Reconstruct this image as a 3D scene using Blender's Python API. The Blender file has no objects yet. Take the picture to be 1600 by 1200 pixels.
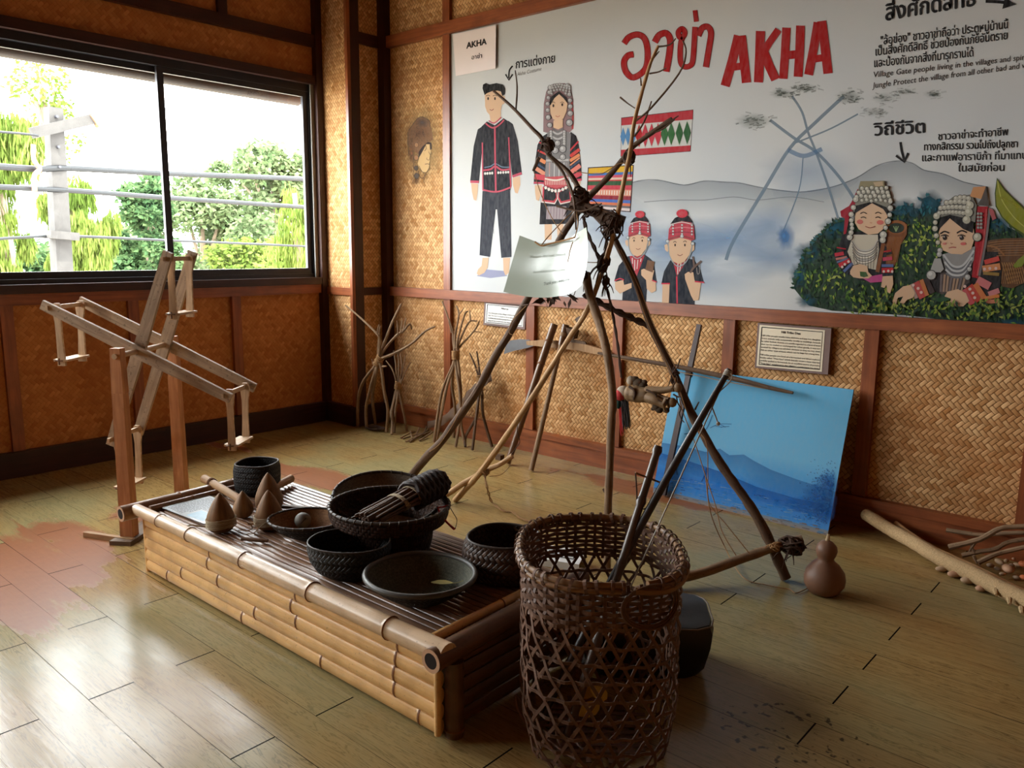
import bpy, math, random
from mathutils import Vector, Matrix
random.seed(7)
S = bpy.context.scene
COL = S.collection
PI = math.pi

# ---------------------------------------------------------------- camera
F_PX, YAW, PITCH, ROLL, EYE = 1258.62, 0.718886, 0.168250, -0.00994906, 1.35
_f = Vector((-math.sin(YAW)*math.cos(PITCH), math.cos(YAW)*math.cos(PITCH), -math.sin(PITCH)))
_r = Vector((math.cos(YAW), math.sin(YAW), 0.0))
_d = _f.cross(_r)
_c, _s = math.cos(ROLL), math.sin(ROLL)
CR, CD, CF = _c*_r + _s*_d, -_s*_r + _c*_d, _f
CAM = Vector((0, 0, EYE))
cam_data = bpy.data.cameras.new('camera')
cam_data.sensor_width = 36.0
cam_data.lens = F_PX/1600*36.0
cam_data.clip_start, cam_data.clip_end = 0.02, 300
cam = bpy.data.objects.new('camera', cam_data)
COL.objects.link(cam)
cam.matrix_world = Matrix(((CR.x, -CD.x, -CF.x, CAM.x), (CR.y, -CD.y, -CF.y, CAM.y), (CR.z, -CD.z, -CF.z, CAM.z), (0, 0, 0, 1)))
S.camera = cam

# ---------------------------------------------------------------- light and exposure
S.view_settings.view_transform = 'Standard'
S.view_settings.look = 'None'
S.view_settings.gamma = 1.0
S.view_settings.use_curve_mapping = False
S.view_settings.exposure = 2.18
S.cycles.use_denoising = True
S.cycles.max_bounces = 10
S.cycles.diffuse_bounces = 6
S.cycles.transparent_max_bounces = 24
S.cycles.sample_clamp_indirect = 8.0
S.cycles.caustics_reflective = False
S.cycles.caustics_refractive = False
world = bpy.data.worlds.new('sky')
S.world = world
world.use_nodes = True
_nt = world.node_tree
_bg = _nt.nodes['Background']
_tc = _nt.nodes.new('ShaderNodeTexCoord')
_sp = _nt.nodes.new('ShaderNodeSeparateXYZ')
_rp = _nt.nodes.new('ShaderNodeValToRGB')
_nt.links.new(_tc.outputs['Generated'], _sp.inputs[0])
_nt.links.new(_sp.outputs['Z'], _rp.inputs[0])
_rp.color_ramp.elements[0].position = 0.0
_rp.color_ramp.elements[0].color = (0.98, 0.985, 1.0, 1)
_rp.color_ramp.elements[1].position = 0.8
_rp.color_ramp.elements[1].color = (0.92, 0.96, 1.0, 1)
# a brighter patch of haze where the sun stands, down the street to the left
_dt = _nt.nodes.new('ShaderNodeVectorMath'); _dt.operation = 'DOT_PRODUCT'; _dt.inputs[1].default_value = Vector((-0.36, -0.90, 0.42)).normalized()
_nt.links.new(_tc.outputs['Generated'], _dt.inputs[0])
_mx = _nt.nodes.new('ShaderNodeMath'); _mx.operation = 'MAXIMUM'; _mx.inputs[1].default_value = 0.0
_nt.links.new(_dt.outputs['Value'], _mx.inputs[0])
_pw = _nt.nodes.new('ShaderNodeMath'); _pw.operation = 'POWER'; _pw.inputs[1].default_value = 2.5
_nt.links.new(_mx.outputs[0], _pw.inputs[0])
_ma = _nt.nodes.new('ShaderNodeMath'); _ma.operation = 'MULTIPLY_ADD'; _ma.inputs[1].default_value = 2.0; _ma.inputs[2].default_value = 5.2
_nt.links.new(_pw.outputs[0], _ma.inputs[0])
_nt.links.new(_ma.outputs[0], _bg.inputs['Strength'])
_nt.links.new(_rp.outputs[0], _bg.inputs['Color'])

sun_data = bpy.data.lights.new('sun', 'SUN')
sun_data.energy = 4.0
sun_data.angle = 0.01
sun_data.color = (1.0, 0.96, 0.88)
sun = bpy.data.objects.new('sun', sun_data)
COL.objects.link(sun)
sun.rotation_euler = Vector((-0.62, 0.25, -0.95)).to_track_quat('-Z', 'Y').to_euler()

def portal(name, loc, sx, sz):
    l = bpy.data.lights.new(name, 'AREA')
    l.shape = 'RECTANGLE'; l.size, l.size_y = sz, sx
    l.cycles.is_portal = True
    o = bpy.data.objects.new(name, l); COL.objects.link(o)
    o.location = loc; o.rotation_euler = (0, -PI/2, 0)
LX, RY = -5.17, 4.05          # the window wall plane and the mural wall plane
BX, BY, CEIL = 3.2, -3.6, 3.35
portal('sky_portal', (LX-0.12, 2.60, 1.79), 2.1, 1.26)
portal('sky_portal_far', (LX-0.12, -1.75, 1.79), 1.7, 1.26)
portal('sky_portal_near', (LX-0.12, 0.5, 1.79), 1.8, 1.26)

# ---------------------------------------------------------------- where a line of sight meets a plane of the room
def ray(px, py): return CR*((px-800)/F_PX) + CD*((py-600)/F_PX) + CF
def Zp(px, py, z=0.0):
    d = ray(px, py); return CAM + d*((z-EYE)/d.z)
def Yp(px, py, y):
    d = ray(px, py); return CAM + d*(y/d.y)
def Xp(px, py, x):
    d = ray(px, py); return CAM + d*(x/d.x)
def Np(px, py, p0, n):
    d = ray(px, py); return CAM + d*((Vector(p0)-CAM).dot(n)/d.dot(n))
def Yl(pts, y0, y1):
    n = len(pts)-1
    return [Yp(x, y, y0+(y1-y0)*i/max(n, 1)) for i, (x, y) in enumerate(pts)]

# ---------------------------------------------------------------- mesh collector
def lin(c):
    return tuple((v/255/12.92 if v/255 <= 0.04045 else ((v/255+0.055)/1.055)**2.4) for v in c[:3])

class M:
    def __init__(s): s.v, s.f, s.uv, s.col, s.mi = [], [], [], [], []
    def add(s, vs, fs, uvs=None, cols=None, mi=0):
        o = len(s.v)
        s.v += [Vector(p) for p in vs]
        for k, f in enumerate(fs):
            s.f.append(tuple(i+o for i in f)); s.mi.append(mi)
            s.uv.append(uvs[k] if uvs else [(0, 0)]*len(f))
            s.col.append(cols[k] if cols else None)
        return s
    def quad(s, a, b, c, d, uv=None, mi=0):
        a, b, c, d = map(Vector, (a, b, c, d))
        if uv is None:
            w, h = (b-a).length, (d-a).length
            uv = [(0, 0), (w, 0), (w, h), (0, h)]
        return s.add([a, b, c, d], [(0, 1, 2, 3)], [uv], mi=mi)
    def hexa(s, p, mi=0):
        # p: 8 corners, bottom 4 then top 4 (same winding)
        p = [Vector(q) for q in p]
        for f in ((0, 3, 2, 1), (4, 5, 6, 7), (0, 1, 5, 4), (1, 2, 6, 5), (2, 3, 7, 6), (3, 0, 4, 7)):
            a, b, c, d = (p[i] for i in f)
            s.quad(a, b, c, d, mi=mi)
        return s
    def box(s, x0, x1, y0, y1, z0, z1, mi=0):
        vs = [(x0, y0, z0), (x1, y0, z0), (x1, y1, z0), (x0, y1, z0), (x0, y0, z1), (x1, y0, z1), (x1, y1, z1), (x0, y1, z1)]
        def q(i, j, k, l, ax):
            uv = [((vs[t][0], vs[t][2]), (vs[t][1], vs[t][2]), (vs[t][0], vs[t][1]))[ax] for t in (i, j, k, l)]
            s.quad(vs[i], vs[j], vs[k], vs[l], uv, mi)
        q(0, 1, 5, 4, 0); q(2, 3, 7, 6, 0); q(1, 2, 6, 5, 1); q(3, 0, 4, 7, 1); q(0, 3, 2, 1, 2); q(4, 5, 6, 7, 2)
        return s
    def beam(s, a, b, w, h, up=(0, 0, 1), w1=None, h1=None, mi=0):
        a, b = Vector(a), Vector(b); d = (b-a).normalized(); up = Vector(up)
        x = d.cross(up)
        if x.length < 1e-4: x = d.cross(Vector((0, 1, 0)))
        x.normalize(); y = x.cross(d).normalized()
        w1 = w if w1 is None else w1; h1 = h if h1 is None else h1
        p = []
        for c, ww, hh in ((a, w, h), (b, w1, h1)):
            p += [c - x*ww/2 - y*hh/2, c + x*ww/2 - y*hh/2, c + x*ww/2 + y*hh/2, c - x*ww/2 + y*hh/2]
        return s.hexa(p, mi)
    def tube(s, pts, rads, n=8, caps=True, flat=1.0, mi=0, closed=False):
        pts = [Vector(p) for p in pts]; N = len(pts)
        if not isinstance(rads, (list, tuple)): rads = [rads]*N
        if len(rads) != N: rads = [rads[0]+(rads[-1]-rads[0])*i/(N-1) for i in range(N)]
        t0 = (pts[1]-pts[0]).normalized()
        ref = Vector((0, 0, 1)) if abs(t0.z) < 0.9 else Vector((1, 0, 0))
        x = t0.cross(ref).normalized()
        vs, L, ls = [], 0.0, []
        for i in range(N):
            if closed: t = (pts[(i+1) % N]-pts[i-1]).normalized()
            else: t = (pts[min(i+1, N-1)]-pts[max(i-1, 0)])
            t = t.normalized() if t.length > 1e-9 else t0
            x = (x - t*x.dot(t))
            x = x.normalized() if x.length > 1e-6 else t.orthogonal().normalized()
            y = t.cross(x)
            if i: L += (pts[i]-pts[i-1]).length
            ls.append(L)
            for k in range(n):
                a = 2*PI*k/n
                vs.append(pts[i] + x*(rads[i]*math.cos(a)) + y*(rads[i]*math.sin(a)*flat))
        fs, uvs = [], []
        rm = max(rads)
        seg = N if closed else N-1
        for i in range(seg):
            j = (i+1) % N
            lj = ls[j] if j else L + (pts[0]-pts[-1]).length
            for k in range(n):
                q = (k+1) % n
                fs.append((i*n+k, i*n+q, j*n+q, j*n+k))
                u0, u1 = 2*PI*rm*k/n, 2*PI*rm*(k+1)/n
                uvs.append([(u0, ls[i]), (u1, ls[i]), (u1, lj), (u0, lj)])
        if caps and not closed:
            fs.append(tuple(range(n-1, -1, -1))); uvs.append([(0, 0)]*n)
            fs.append(tuple((N-1)*n+k for k in range(n))); uvs.append([(0, 0)]*n)
        return s.add(vs, fs, uvs, mi=mi)
    def strap(s, pts, nrm, w, t, mi=0, closed=False):
        # flat strip of width w and thickness t; nrm: outward normals
        pts = [Vector(p) for p in pts]; N = len(pts); vs = []
        for i in range(N):
            if closed: d = pts[(i+1) % N]-pts[i-1]
            else: d = pts[min(i+1, N-1)]-pts[max(i-1, 0)]
            d.normalize(); n = Vector(nrm[i]); n = (n - d*n.dot(d)).normalized(); b = d.cross(n)
            ww = w[i] if isinstance(w, (list, tuple)) else w
            vs += [pts[i]-b*ww/2-n*t/2, pts[i]+b*ww/2-n*t/2, pts[i]+b*ww/2+n*t/2, pts[i]-b*ww/2+n*t/2]
        fs, uvs = [], []
        for i in range(N if closed else N-1):
            j = (i+1) % N
            for k in range(4):
                q = (k+1) % 4
                fs.append((i*4+k, i*4+q, j*4+q, j*4+k)); uvs.append([(k*.01, i*.02), (k*.01+.01, i*.02), (k*.01+.01, i*.02+.02), (k*.01, i*.02+.02)])
        if not closed:
            fs += [(3, 2, 1, 0), tuple((N-1)*4+k for k in range(4))]; uvs += [[(0, 0)]*4]*2
        return s.add(vs, fs, uvs, mi=mi)
    def lathe(s, prof, c=(0, 0, 0), n=40, sx=1.0, sy=1.0, pw=2.0, rot=0.0, tilt=None, mi=0, wob=0.0, top=False):
        # prof: list of (r, z); superellipse exponent pw; UV in metres
        c = Vector(c); vs = []; L = 0; ls = []
        ph = random.random()*6
        for i, (r, z) in enumerate(prof):
            if i: L += math.hypot(r-prof[i-1][0], z-prof[i-1][1])
            ls.append(L)
            for k in range(n):
                a = 2*PI*k/n
                ca, sa = math.cos(a), math.sin(a)
                q = (abs(ca)**pw + abs(sa)**pw)**(-1.0/pw)
                rr = r*q*(1+wob*math.sin(3*a+ph)+wob*.6*math.sin(5*a+2*ph))
                x, y = rr*ca*sx, rr*sa*sy
                p = Vector((x*math.cos(rot)-y*math.sin(rot), x*math.sin(rot)+y*math.cos(rot), z))
                if tilt is not None: p = tilt @ p
                vs.append(c+p)
        rm = max(r for r, z in prof); fs, uvs = [], []
        for i in range(len(prof)-1):
            for k in range(n):
                q = (k+1) % n
                fs.append((i*n+k, i*n+q, (i+1)*n+q, (i+1)*n+k))
                u0, u1 = 2*PI*rm*k/n, 2*PI*rm*(k+1)/n
                uvs.append([(u0, ls[i]), (u1, ls[i]), (u1, ls[i+1]), (u0, ls[i+1])])
        for i, flip in ((0, True), (len(prof)-1, False)):
            if prof[i][0] > 1e-4 and (flip or top):
                ring = [i*n+k for k in range(n)]
                if flip: ring.reverse()
                fs.append(tuple(ring)); uvs.append([(vs[t].x, vs[t].y) for t in ring])
        return s.add(vs, fs, uvs, mi=mi)
    def ball(s, c, r, n=12, m=8, rot=None, mi=0):
        if not isinstance(r, (list, tuple, Vector)): r = (r, r, r)
        c = Vector(c); vs = []
        for i in range(m+1):
            th = PI*i/m
            for k in range(n):
                a = 2*PI*k/n
                p = Vector((r[0]*math.sin(th)*math.cos(a), r[1]*math.sin(th)*math.sin(a), -r[2]*math.cos(th)))
                if rot is not None: p = rot @ p
                vs.append(c+p)
        fs = [(i*n+k, i*n+(k+1) % n, (i+1)*n+(k+1) % n, (i+1)*n+k) for i in range(m) for k in range(n)]
        uv = [[(.1*k/n, .05*i/m), (.1*(k+1)/n, .05*i/m), (.1*(k+1)/n, .05*(i+1)/m), (.1*k/n, .05*(i+1)/m)] for i in range(m) for k in range(n)]
        return s.add(vs, fs, uv, mi=mi)
    def slab(s, poly, t, mi=0):
        # polygon (3D points, flat) extruded by vector t
        n = len(poly); P = [Vector(p) for p in poly]; t = Vector(t)
        vs = P + [p+t for p in P]
        fs = [tuple(range(n)), tuple(range(2*n-1, n-1, -1))]
        uv = [[(p.x, p.z) for p in P], [(P[i-n].x, P[i-n].z) for i in range(2*n-1, n-1, -1)]]
        for i in range(n):
            j = (i+1) % n
            fs.append((i, i+n, j+n, j)); w = (P[j]-P[i]).length
            uv.append([(0, 0), (0, t.length), (w, t.length), (w, 0)])
        return s.add(vs, fs, uv, mi=mi)

WL = {}          # world position of every object made here
def obj(name, m, mats, parent=None, sharp=40, label=None, origin=None):
    if not isinstance(mats, (list, tuple)): mats = [mats]
    org = WL[parent.name] if parent is not None else (Vector(origin) if origin is not None else Vector((0, 0, 0)))
    me = bpy.data.meshes.new(name)
    me.from_pydata([tuple(p-org) for p in m.v], [], m.f)
    for mt in mats: me.materials.append(mt)
    me.polygons.foreach_set('material_index', m.mi)
    ul = me.uv_layers.new(name='UVMap')
    flat = []
    for u in m.uv:
        for a, b in u: flat += [a, b]
    ul.data.foreach_set('uv', flat)
    if any(c is not None for c in m.col):
        ca = me.color_attributes.new('paint', 'FLOAT_COLOR', 'CORNER')
        flat = []
        for f, c in zip(m.f, m.col):
            if c is None: c = (0.5, 0.5, 0.5, 1)
            if isinstance(c[0], (tuple, list)):
                for q in c: flat += list(q)
            else: flat += list(c)*len(f)
        ca.data.foreach_set('color', flat)
    me.polygons.foreach_set('use_smooth', [sharp > 0]*len(m.f))
    me.update()
    if sharp > 0: me.set_sharp_from_angle(angle=math.radians(sharp))
    o = bpy.data.objects.new(name, me)
    COL.objects.link(o)
    if parent is not None: o.parent = parent; WL[o.name] = org
    else: o.location = org; WL[o.name] = org
    if label: o['label'] = label
    return o
def tag(o, label, cat, group=None):
    o['label'] = label; o['category'] = cat
    if group: o['group'] = group
    return o
def thing(name, loc, label, cat, group=None):
    o = bpy.data.objects.new(name, None); COL.objects.link(o)
    o.empty_display_size = 0.05
    o.location = loc; WL[o.name] = Vector(loc)
    return tag(o, label, cat, group)
def struct(name, m, mats, parent=None, sharp=30):
    o = obj(name, m, mats, parent, sharp)
    if parent is None: o['kind'] = 'structure'
    return o

def smooth(pts, k=4):
    # Catmull-Rom through the points
    P = [Vector(p) for p in pts]
    if len(P) < 3:
        return [P[0].lerp(P[-1], i/k) for i in range(k+1)]
    out = []
    for i in range(len(P)-1):
        p0, p1, p2, p3 = P[max(i-1, 0)], P[i], P[i+1], P[min(i+2, len(P)-1)]
        for j in range(k):
            t = j/k
            out.append(0.5*((2*p1)+(p2-p0)*t+(2*p0-5*p1+4*p2-p3)*t*t+(3*p1-p0-3*p2+p3)*t**3))
    out.append(P[-1]); return out
def stick(m, pts, r0, r1, n=7, k=4, rough=0.08, mi=0):
    pts = smooth(pts, k); N = len(pts)
    rad = [(r0+(r1-r0)*i/(N-1))*(1+rough*random.uniform(-1, 1)) for i in range(N)]
    j = rough*0.5
    pts = [p + Vector((random.uniform(-1, 1), random.uniform(-1, 1), random.uniform(-1, 1)))*rad[i]*j if 0 < i < N-1 else p for i, p in enumerate(pts)]
    m.tube(pts, rad, n, mi=mi); return m
def coil(m, a, b, R, turns, r, n=5, seg=12, jit=0.0):
    # a cord wound round the line a-b
    a, b = Vector(a), Vector(b); d = (b-a).normalized(); x = d.orthogonal().normalized(); y = d.cross(x)
    N = int(turns*seg); pts = []
    for i in range(N+1):
        t = i/N; an = 2*PI*turns*t
        rr = R*(1+jit*random.uniform(-1, 1))
        pts.append(a.lerp(b, t)+x*rr*math.cos(an)+y*rr*math.sin(an))
    m.tube(pts, r, n); return m

# ---------------------------------------------------------------- materials
class NT:
    def __init__(s, name):
        s.m = bpy.data.materials.new(name); s.m.use_nodes = True; s.t = s.m.node_tree
        s.b = s.t.nodes['Principled BSDF']; s.out = s.t.nodes['Material Output']
    def n(s, t, **kw):
        q = s.t.nodes.new(t)
        for k, v in kw.items(): setattr(q, k, v)
        return q
    def l(s, a, b): s.t.links.new(a, b)
    def put(s, sock, v):
        if isinstance(v, bpy.types.NodeSocket): s.l(v, sock)
        elif isinstance(v, tuple) and len(v) == 3 and sock.type == 'RGBA': sock.default_value = (*v, 1)
        else: sock.default_value = v
    def ma(s, op, a, b=None, c=None):
        q = s.n('ShaderNodeMath', operation=op)
        for i, v in enumerate((a, b, c)):
            if v is not None: s.put(q.inputs[i], v)
        return q.outputs[0]
    def mix(s, f, a, b, mode='MIX'):
        q = s.n('ShaderNodeMix', data_type='RGBA', blend_type=mode)
        s.put(q.inputs[0], f); s.put(q.inputs[6], a); s.put(q.inputs[7], b)
        return q.outputs[2]
    def ramp(s, f, *st):
        q = s.n('ShaderNodeValToRGB'); e = q.color_ramp.elements
        while len(e) < len(st): e.new(0.5)
        for i, (p, c) in enumerate(st):
            e[i].position = p; e[i].color = (*(c if isinstance(c, tuple) else (c, c, c)), 1)
        s.l(f, q.inputs[0]); return q.outputs[0]
    def noise(s, vec, scale, detail=3.0, rough=0.5, dist=0.0):
        q = s.n('ShaderNodeTexNoise')
        if vec is not None: s.l(vec, q.inputs['Vector'])
        q.inputs['Scale'].default_value = scale; q.inputs['Detail'].default_value = detail
        q.inputs['Roughness'].default_value = rough; q.inputs['Distortion'].default_value = dist
        return q.outputs['Fac']
    def xyz(s, v):
        q = s.n('ShaderNodeSeparateXYZ'); s.l(v, q.inputs[0]); return q.outputs
    def vec(s, x, y, z=0.0):
        q = s.n('ShaderNodeCombineXYZ')
        for i, v in enumerate((x, y, z)): s.put(q.inputs[i], v)
        return q.outputs[0]
    def scale(s, v, sc):
        q = s.n('ShaderNodeVectorMath', operation='MULTIPLY'); s.l(v, q.inputs[0]); q.inputs[1].default_value = sc
        return q.outputs[0]
    def tc(s, k): return s.n('ShaderNodeTexCoord').outputs[k]
    def bump(s, h, st=0.3, dist=0.002):
        q = s.n('ShaderNodeBump'); q.inputs['Strength'].default_value = st; q.inputs['Distance'].default_value = dist
        s.l(h, q.inputs['Height']); s.l(q.outputs[0], s.b.inputs['Normal'])
    def done(s, col=None, rough=0.7, spec=0.3):
        if col is not None: s.put(s.b.inputs['Base Color'], col)
        s.put(s.b.inputs['Roughness'], rough)
        s.b.inputs['Specular IOR Level'].default_value = spec
        return s.m

def plain(name, rgb, rough=0.6, var=0.25, sc=40, bump=0.15, spec=0.3, metal=0.0):
    k = NT(name); c = lin(rgb); f = k.noise(k.tc('Object'), sc, 4)
    col = k.mix(f, tuple(v*(1-var) for v in c), tuple(min(1, v*(1+var)) for v in c))
    if bump: k.bump(f, bump, 0.003)
    k.b.inputs['Metallic'].default_value = metal
    return k.done(col, rough, spec)
def wood(name, a, b, rough=0.6, sx=60, sy=4, bump=0.25, spec=0.3, spots=0.0):
    # grain runs along V of the UV map
    k = NT(name); uv = k.tc('UV'); g = k.noise(k.scale(uv, (sx, sy, 1)), 1.0, 5, 0.6, 0.6)
    ob = k.noise(k.tc('Object'), 9, 3)
    col = k.mix(k.ramp(g, (0.3, 0.0), (0.7, 1.0)), lin(a), lin(b))
    col = k.mix(k.ramp(ob, (0.35, 0.0), (0.75, 0.45)), col, tuple(v*0.55 for v in lin(a)))
    if spots:
        sp = k.noise(k.tc('Object'), 70, 2)
        col = k.mix(k.ramp(sp, (0.62, 0.0), (0.7, spots)), col, tuple(v*0.3 for v in lin(a)))
    k.bump(g, bump, 0.002)
    return k.done(col, rough, spec)
def weave(name, c1, c2, s=0.02, rot45=True, gap=0.25, rough=0.55, bump=0.8, over=2, coord='UV', stain=None, dist=0.004, spec=0.12, holes=False):
    # twill weave: strips over `over`, under `over`
    k = NT(name); u = k.xyz(k.tc(coord)); U, V = u[0], u[1]
    if rot45:
        a = k.ma('MULTIPLY', k.ma('ADD', U, V), 0.7071/s); b = k.ma('MULTIPLY', k.ma('SUBTRACT', U, V), 0.7071/s)
    else:
        a = k.ma('DIVIDE', U, s); b = k.ma('DIVIDE', V, s)
    i, j = k.ma('FLOOR', a), k.ma('FLOOR', b); fa, fb = k.ma('SUBTRACT', a, i), k.ma('SUBTRACT', b, j)
    P = 2*over
    dj = k.ma('SUBTRACT', i, j); d = k.ma('FLOORED_MODULO', dj, float(P)); g = k.ma('FLOOR', k.ma('DIVIDE', dj, float(P)))
    isa = k.ma('LESS_THAN', d, over-0.5); isb = k.ma('SUBTRACT', 1.0, isa)
    ta = k.ma('DIVIDE', k.ma('ADD', d, fa), float(over)); tb = k.ma('DIVIDE', k.ma('ADD', k.ma('SUBTRACT', P-1.0, d), fb), float(over))
    t = k.ma('ADD', k.ma('MULTIPLY', ta, isa), k.ma('MULTIPLY', tb, isb))
    ac = k.ma('ADD', k.ma('MULTIPLY', fb, isa), k.ma('MULTIPLY', fa, isb))
    idr = k.ma('ADD', k.ma('MULTIPLY', j, isa), k.ma('MULTIPLY', i, isb))
    wn = k.n('ShaderNodeTexWhiteNoise', noise_dimensions='3D'); k.l(k.vec(g, idr, k.ma('MULTIPLY', isb, 7.0)), wn.inputs['Vector'])
    wr = k.n('ShaderNodeTexWhiteNoise', noise_dimensions='2D'); k.l(k.vec(idr, k.ma('MULTIPLY', isb, 7.0)), wr.inputs['Vector'])
    rnd = k.ma('ADD', k.ma('MULTIPLY', wn.outputs['Value'], 0.6), k.ma('MULTIPLY', wr.outputs['Value'], 0.4))
    e = k.ma('ABSOLUTE', k.ma('SUBTRACT', k.ma('MULTIPLY', ac, 2.0), 1.0))
    prof = k.ma('SUBTRACT', 1.0, k.ma('POWER', e, 5.0))
    arch = k.ma('POWER', k.ma('SINE', k.ma('MULTIPLY', t, PI)), 0.6)
    h = k.ma('MULTIPLY', prof, arch)
    fib = k.noise(k.vec(k.ma('MULTIPLY', ac, 9.0), k.ma('MULTIPLY', t, 1.2), rnd), 2.0, 2)
    col = k.mix(rnd, lin(c1), lin(c2))
    col = k.mix(k.ma('MULTIPLY', isb, 0.18), col, tuple(v*0.7 for v in lin(c1)))
    col = k.mix(k.ma('MULTIPLY', fib, 0.35), col, tuple(v*0.72 for v in lin(c1)))
    col = k.mix(k.ramp(h, (0.0, 1.0-0.0), (gap, 0.0)), col, tuple(v*0.28 for v in lin(c1)))
    if stain:
        ns = k.noise(k.tc('Object'), 1.7, 4, 0.6)
        col = k.mix(k.ramp(ns, (0.45, 0.0), (0.75, 0.6)), col, lin(stain))
    k.bump(k.ma('ADD', h, k.ma('MULTIPLY', fib, 0.15)), bump, dist)
    if holes:
        k.put(k.b.inputs['Alpha'], k.ma('SUBTRACT', 1.0, k.ma('LESS_THAN', h, holes)))
    return k.done(col, rough, spec)

MAT = {}
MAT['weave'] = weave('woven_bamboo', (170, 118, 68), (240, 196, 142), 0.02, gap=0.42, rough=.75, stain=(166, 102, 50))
MAT['weave_shaded'] = weave('woven_bamboo_shaded', (170, 104, 56), (212, 148, 88), 0.02, gap=0.12, bump=0.35, stain=(146, 82, 40))  # same bamboo weave, with the backlit wall's shade put into its colour
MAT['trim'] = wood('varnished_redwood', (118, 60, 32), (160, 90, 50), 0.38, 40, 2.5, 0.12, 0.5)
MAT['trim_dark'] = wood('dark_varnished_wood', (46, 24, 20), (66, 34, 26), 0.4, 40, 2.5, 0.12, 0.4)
MAT['frame'] = plain('dark_window_frame', (38, 38, 44), 0.4, 0.1, 20, 0.0, 0.4)
MAT['ceiling'] = plain('brown_ceiling', (120, 84, 56), 0.8)
# ---------------------------------------------------------------- floor boards
k = NT('laminate_floor')
pos = k.tc('Object'); P3 = k.xyz(pos)
PL, PW = 1.098, 0.1352
row = k.ma('FLOOR', k.ma('DIVIDE', k.ma('SUBTRACT', P3[1], 0.976), PW))
odd = k.ma('FLOORED_MODULO', row, 2.0)
fy = k.ma('SUBTRACT', k.ma('DIVIDE', k.ma('SUBTRACT', P3[1], 0.976), PW), row)
xo = k.ma('DIVIDE', k.ma('ADD', k.ma('ADD', P3[0], 2.934), k.ma('MULTIPLY', odd, 0.574)), PL)
cx_ = k.ma('FLOOR', xo); fx = k.ma('SUBTRACT', xo, cx_)
wn = k.n('ShaderNodeTexWhiteNoise', noise_dimensions='2D'); k.l(k.vec(row, cx_), wn.inputs['Vector'])
rnd = wn.outputs['Value']
ey = k.ma('MULTIPLY', k.ma('MINIMUM', fy, k.ma('SUBTRACT', 1.0, fy)), PW)
ex = k.ma('MULTIPLY', k.ma('MINIMUM', fx, k.ma('SUBTRACT', 1.0, fx)), PL)
gapn = k.noise(k.scale(pos, (1.3, 6, 1)), 1.0, 2)
gy = k.ma('LESS_THAN', ey, k.ma('MULTIPLY', k.ma('MAXIMUM', k.ma('SUBTRACT', gapn, 0.36), 0.03), 0.0042))
gx = k.ma('LESS_THAN', ex, 0.0026)
gap = k.ma('MAXIMUM', gx, gy)
gv = k.vec(k.ma('MULTIPLY', P3[0], 1.1), k.ma('ADD', k.ma('MULTIPLY', P3[1], 16.0), k.ma('MULTIPLY', rnd, 40.0)), k.ma('MULTIPLY', rnd, 9.0))
grain = k.noise(gv, 1.6, 6, 0.62, 1.4)
fine = k.noise(k.scale(pos, (6, 170, 1)), 1.0, 2)
rings = k.ma('ABSOLUTE', k.ma('SUBTRACT', k.ma('FRACT', k.ma('MULTIPLY', grain, 9.0)), 0.5))
col = k.mix(grain, lin((152, 122, 72)), lin((188, 160, 104)))
col = k.mix(k.ramp(rings, (0.0, 0.75), (0.20, 0.0)), col, lin((88, 64, 28)))
col = k.mix(k.ma('MULTIPLY', fine, 0.45), col, lin((104, 82, 42)))
col = k.mix(k.ma('MULTIPLY', rnd, 0.3), col, lin((150, 104, 56)))
big = k.noise(pos, 1.15, 3)
col = k.mix(k.ramp(big, (0.42, 0.0), (0.62, 0.40)), col, lin((134, 146, 112)))
# worn patches where the printed layer has rubbed off (they follow the boards)
wob = k.ma('ADD', k.ma('MULTIPLY', k.ma('SUBTRACT', k.noise(pos, 6.0, 6, 0.65), 0.5), 0.9), k.ma('MULTIPLY', k.ma('SUBTRACT', k.noise(k.scale(pos, (9, 60, 1)), 1.0, 3), 0.5), 0.5))
jit = k.ma('MULTIPLY', k.ma('SUBTRACT', rnd, 0.5), 0.42)
mask = None
for (px, py, rx, ry) in ((92, 832, .36, .14), (60, 890, .52, .17), (150, 880, .26, .13), (10, 930, .42, .15), (205, 808, .22, .12), (150, 915, .2, .1), (500, 748, .34, .16), (1010, 768, .5, .12), (365, 700, .2, .08)):
    c0 = Zp(px, py)
    ddx = k.ma('DIVIDE', k.ma('ADD', k.ma('SUBTRACT', P3[0], c0.x), jit), rx); ddy = k.ma('DIVIDE', k.ma('SUBTRACT', P3[1], c0.y), ry)
    dd = k.ma('SQRT', k.ma('ADD', k.ma('MULTIPLY', ddx, ddx), k.ma('MULTIPLY', ddy, ddy)))
    mk = k.ma('SUBTRACT', 1.25, k.ma('ADD', dd, wob))
    mask = mk if mask is None else k.ma('MAXIMUM', mask, mk)
worn = k.ramp(mask, (0.16, 0.0), (0.42, 0.92))
red = k.mix(k.noise(pos, 30, 4), lin((124, 70, 40)), lin((146, 88, 52)))
col = k.mix(worn, col, red)
spots = k.noise(pos, 34, 2)
sc0 = Zp(1240, 1150)
sdx, sdy = k.ma('SUBTRACT', P3[0], sc0.x), k.ma('SUBTRACT', P3[1], sc0.y)
sm = k.ma('LESS_THAN', k.ma('ADD', k.ma('MULTIPLY', sdx, sdx), k.ma('MULTIPLY', k.ma('MULTIPLY', sdy, sdy), 2.0)), 0.05)
col = k.mix(k.ma('MULTIPLY', sm, k.ramp(spots, (0.6, 0.0), (0.66, 0.8))), col, lin((40, 34, 26)))
col = k.mix(gap, col, lin((16, 13, 10)))
ripple = k.noise(pos, 5.0, 2)
scr = k.noise(k.scale(pos, (3, 40, 1)), 2.0, 3)
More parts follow.
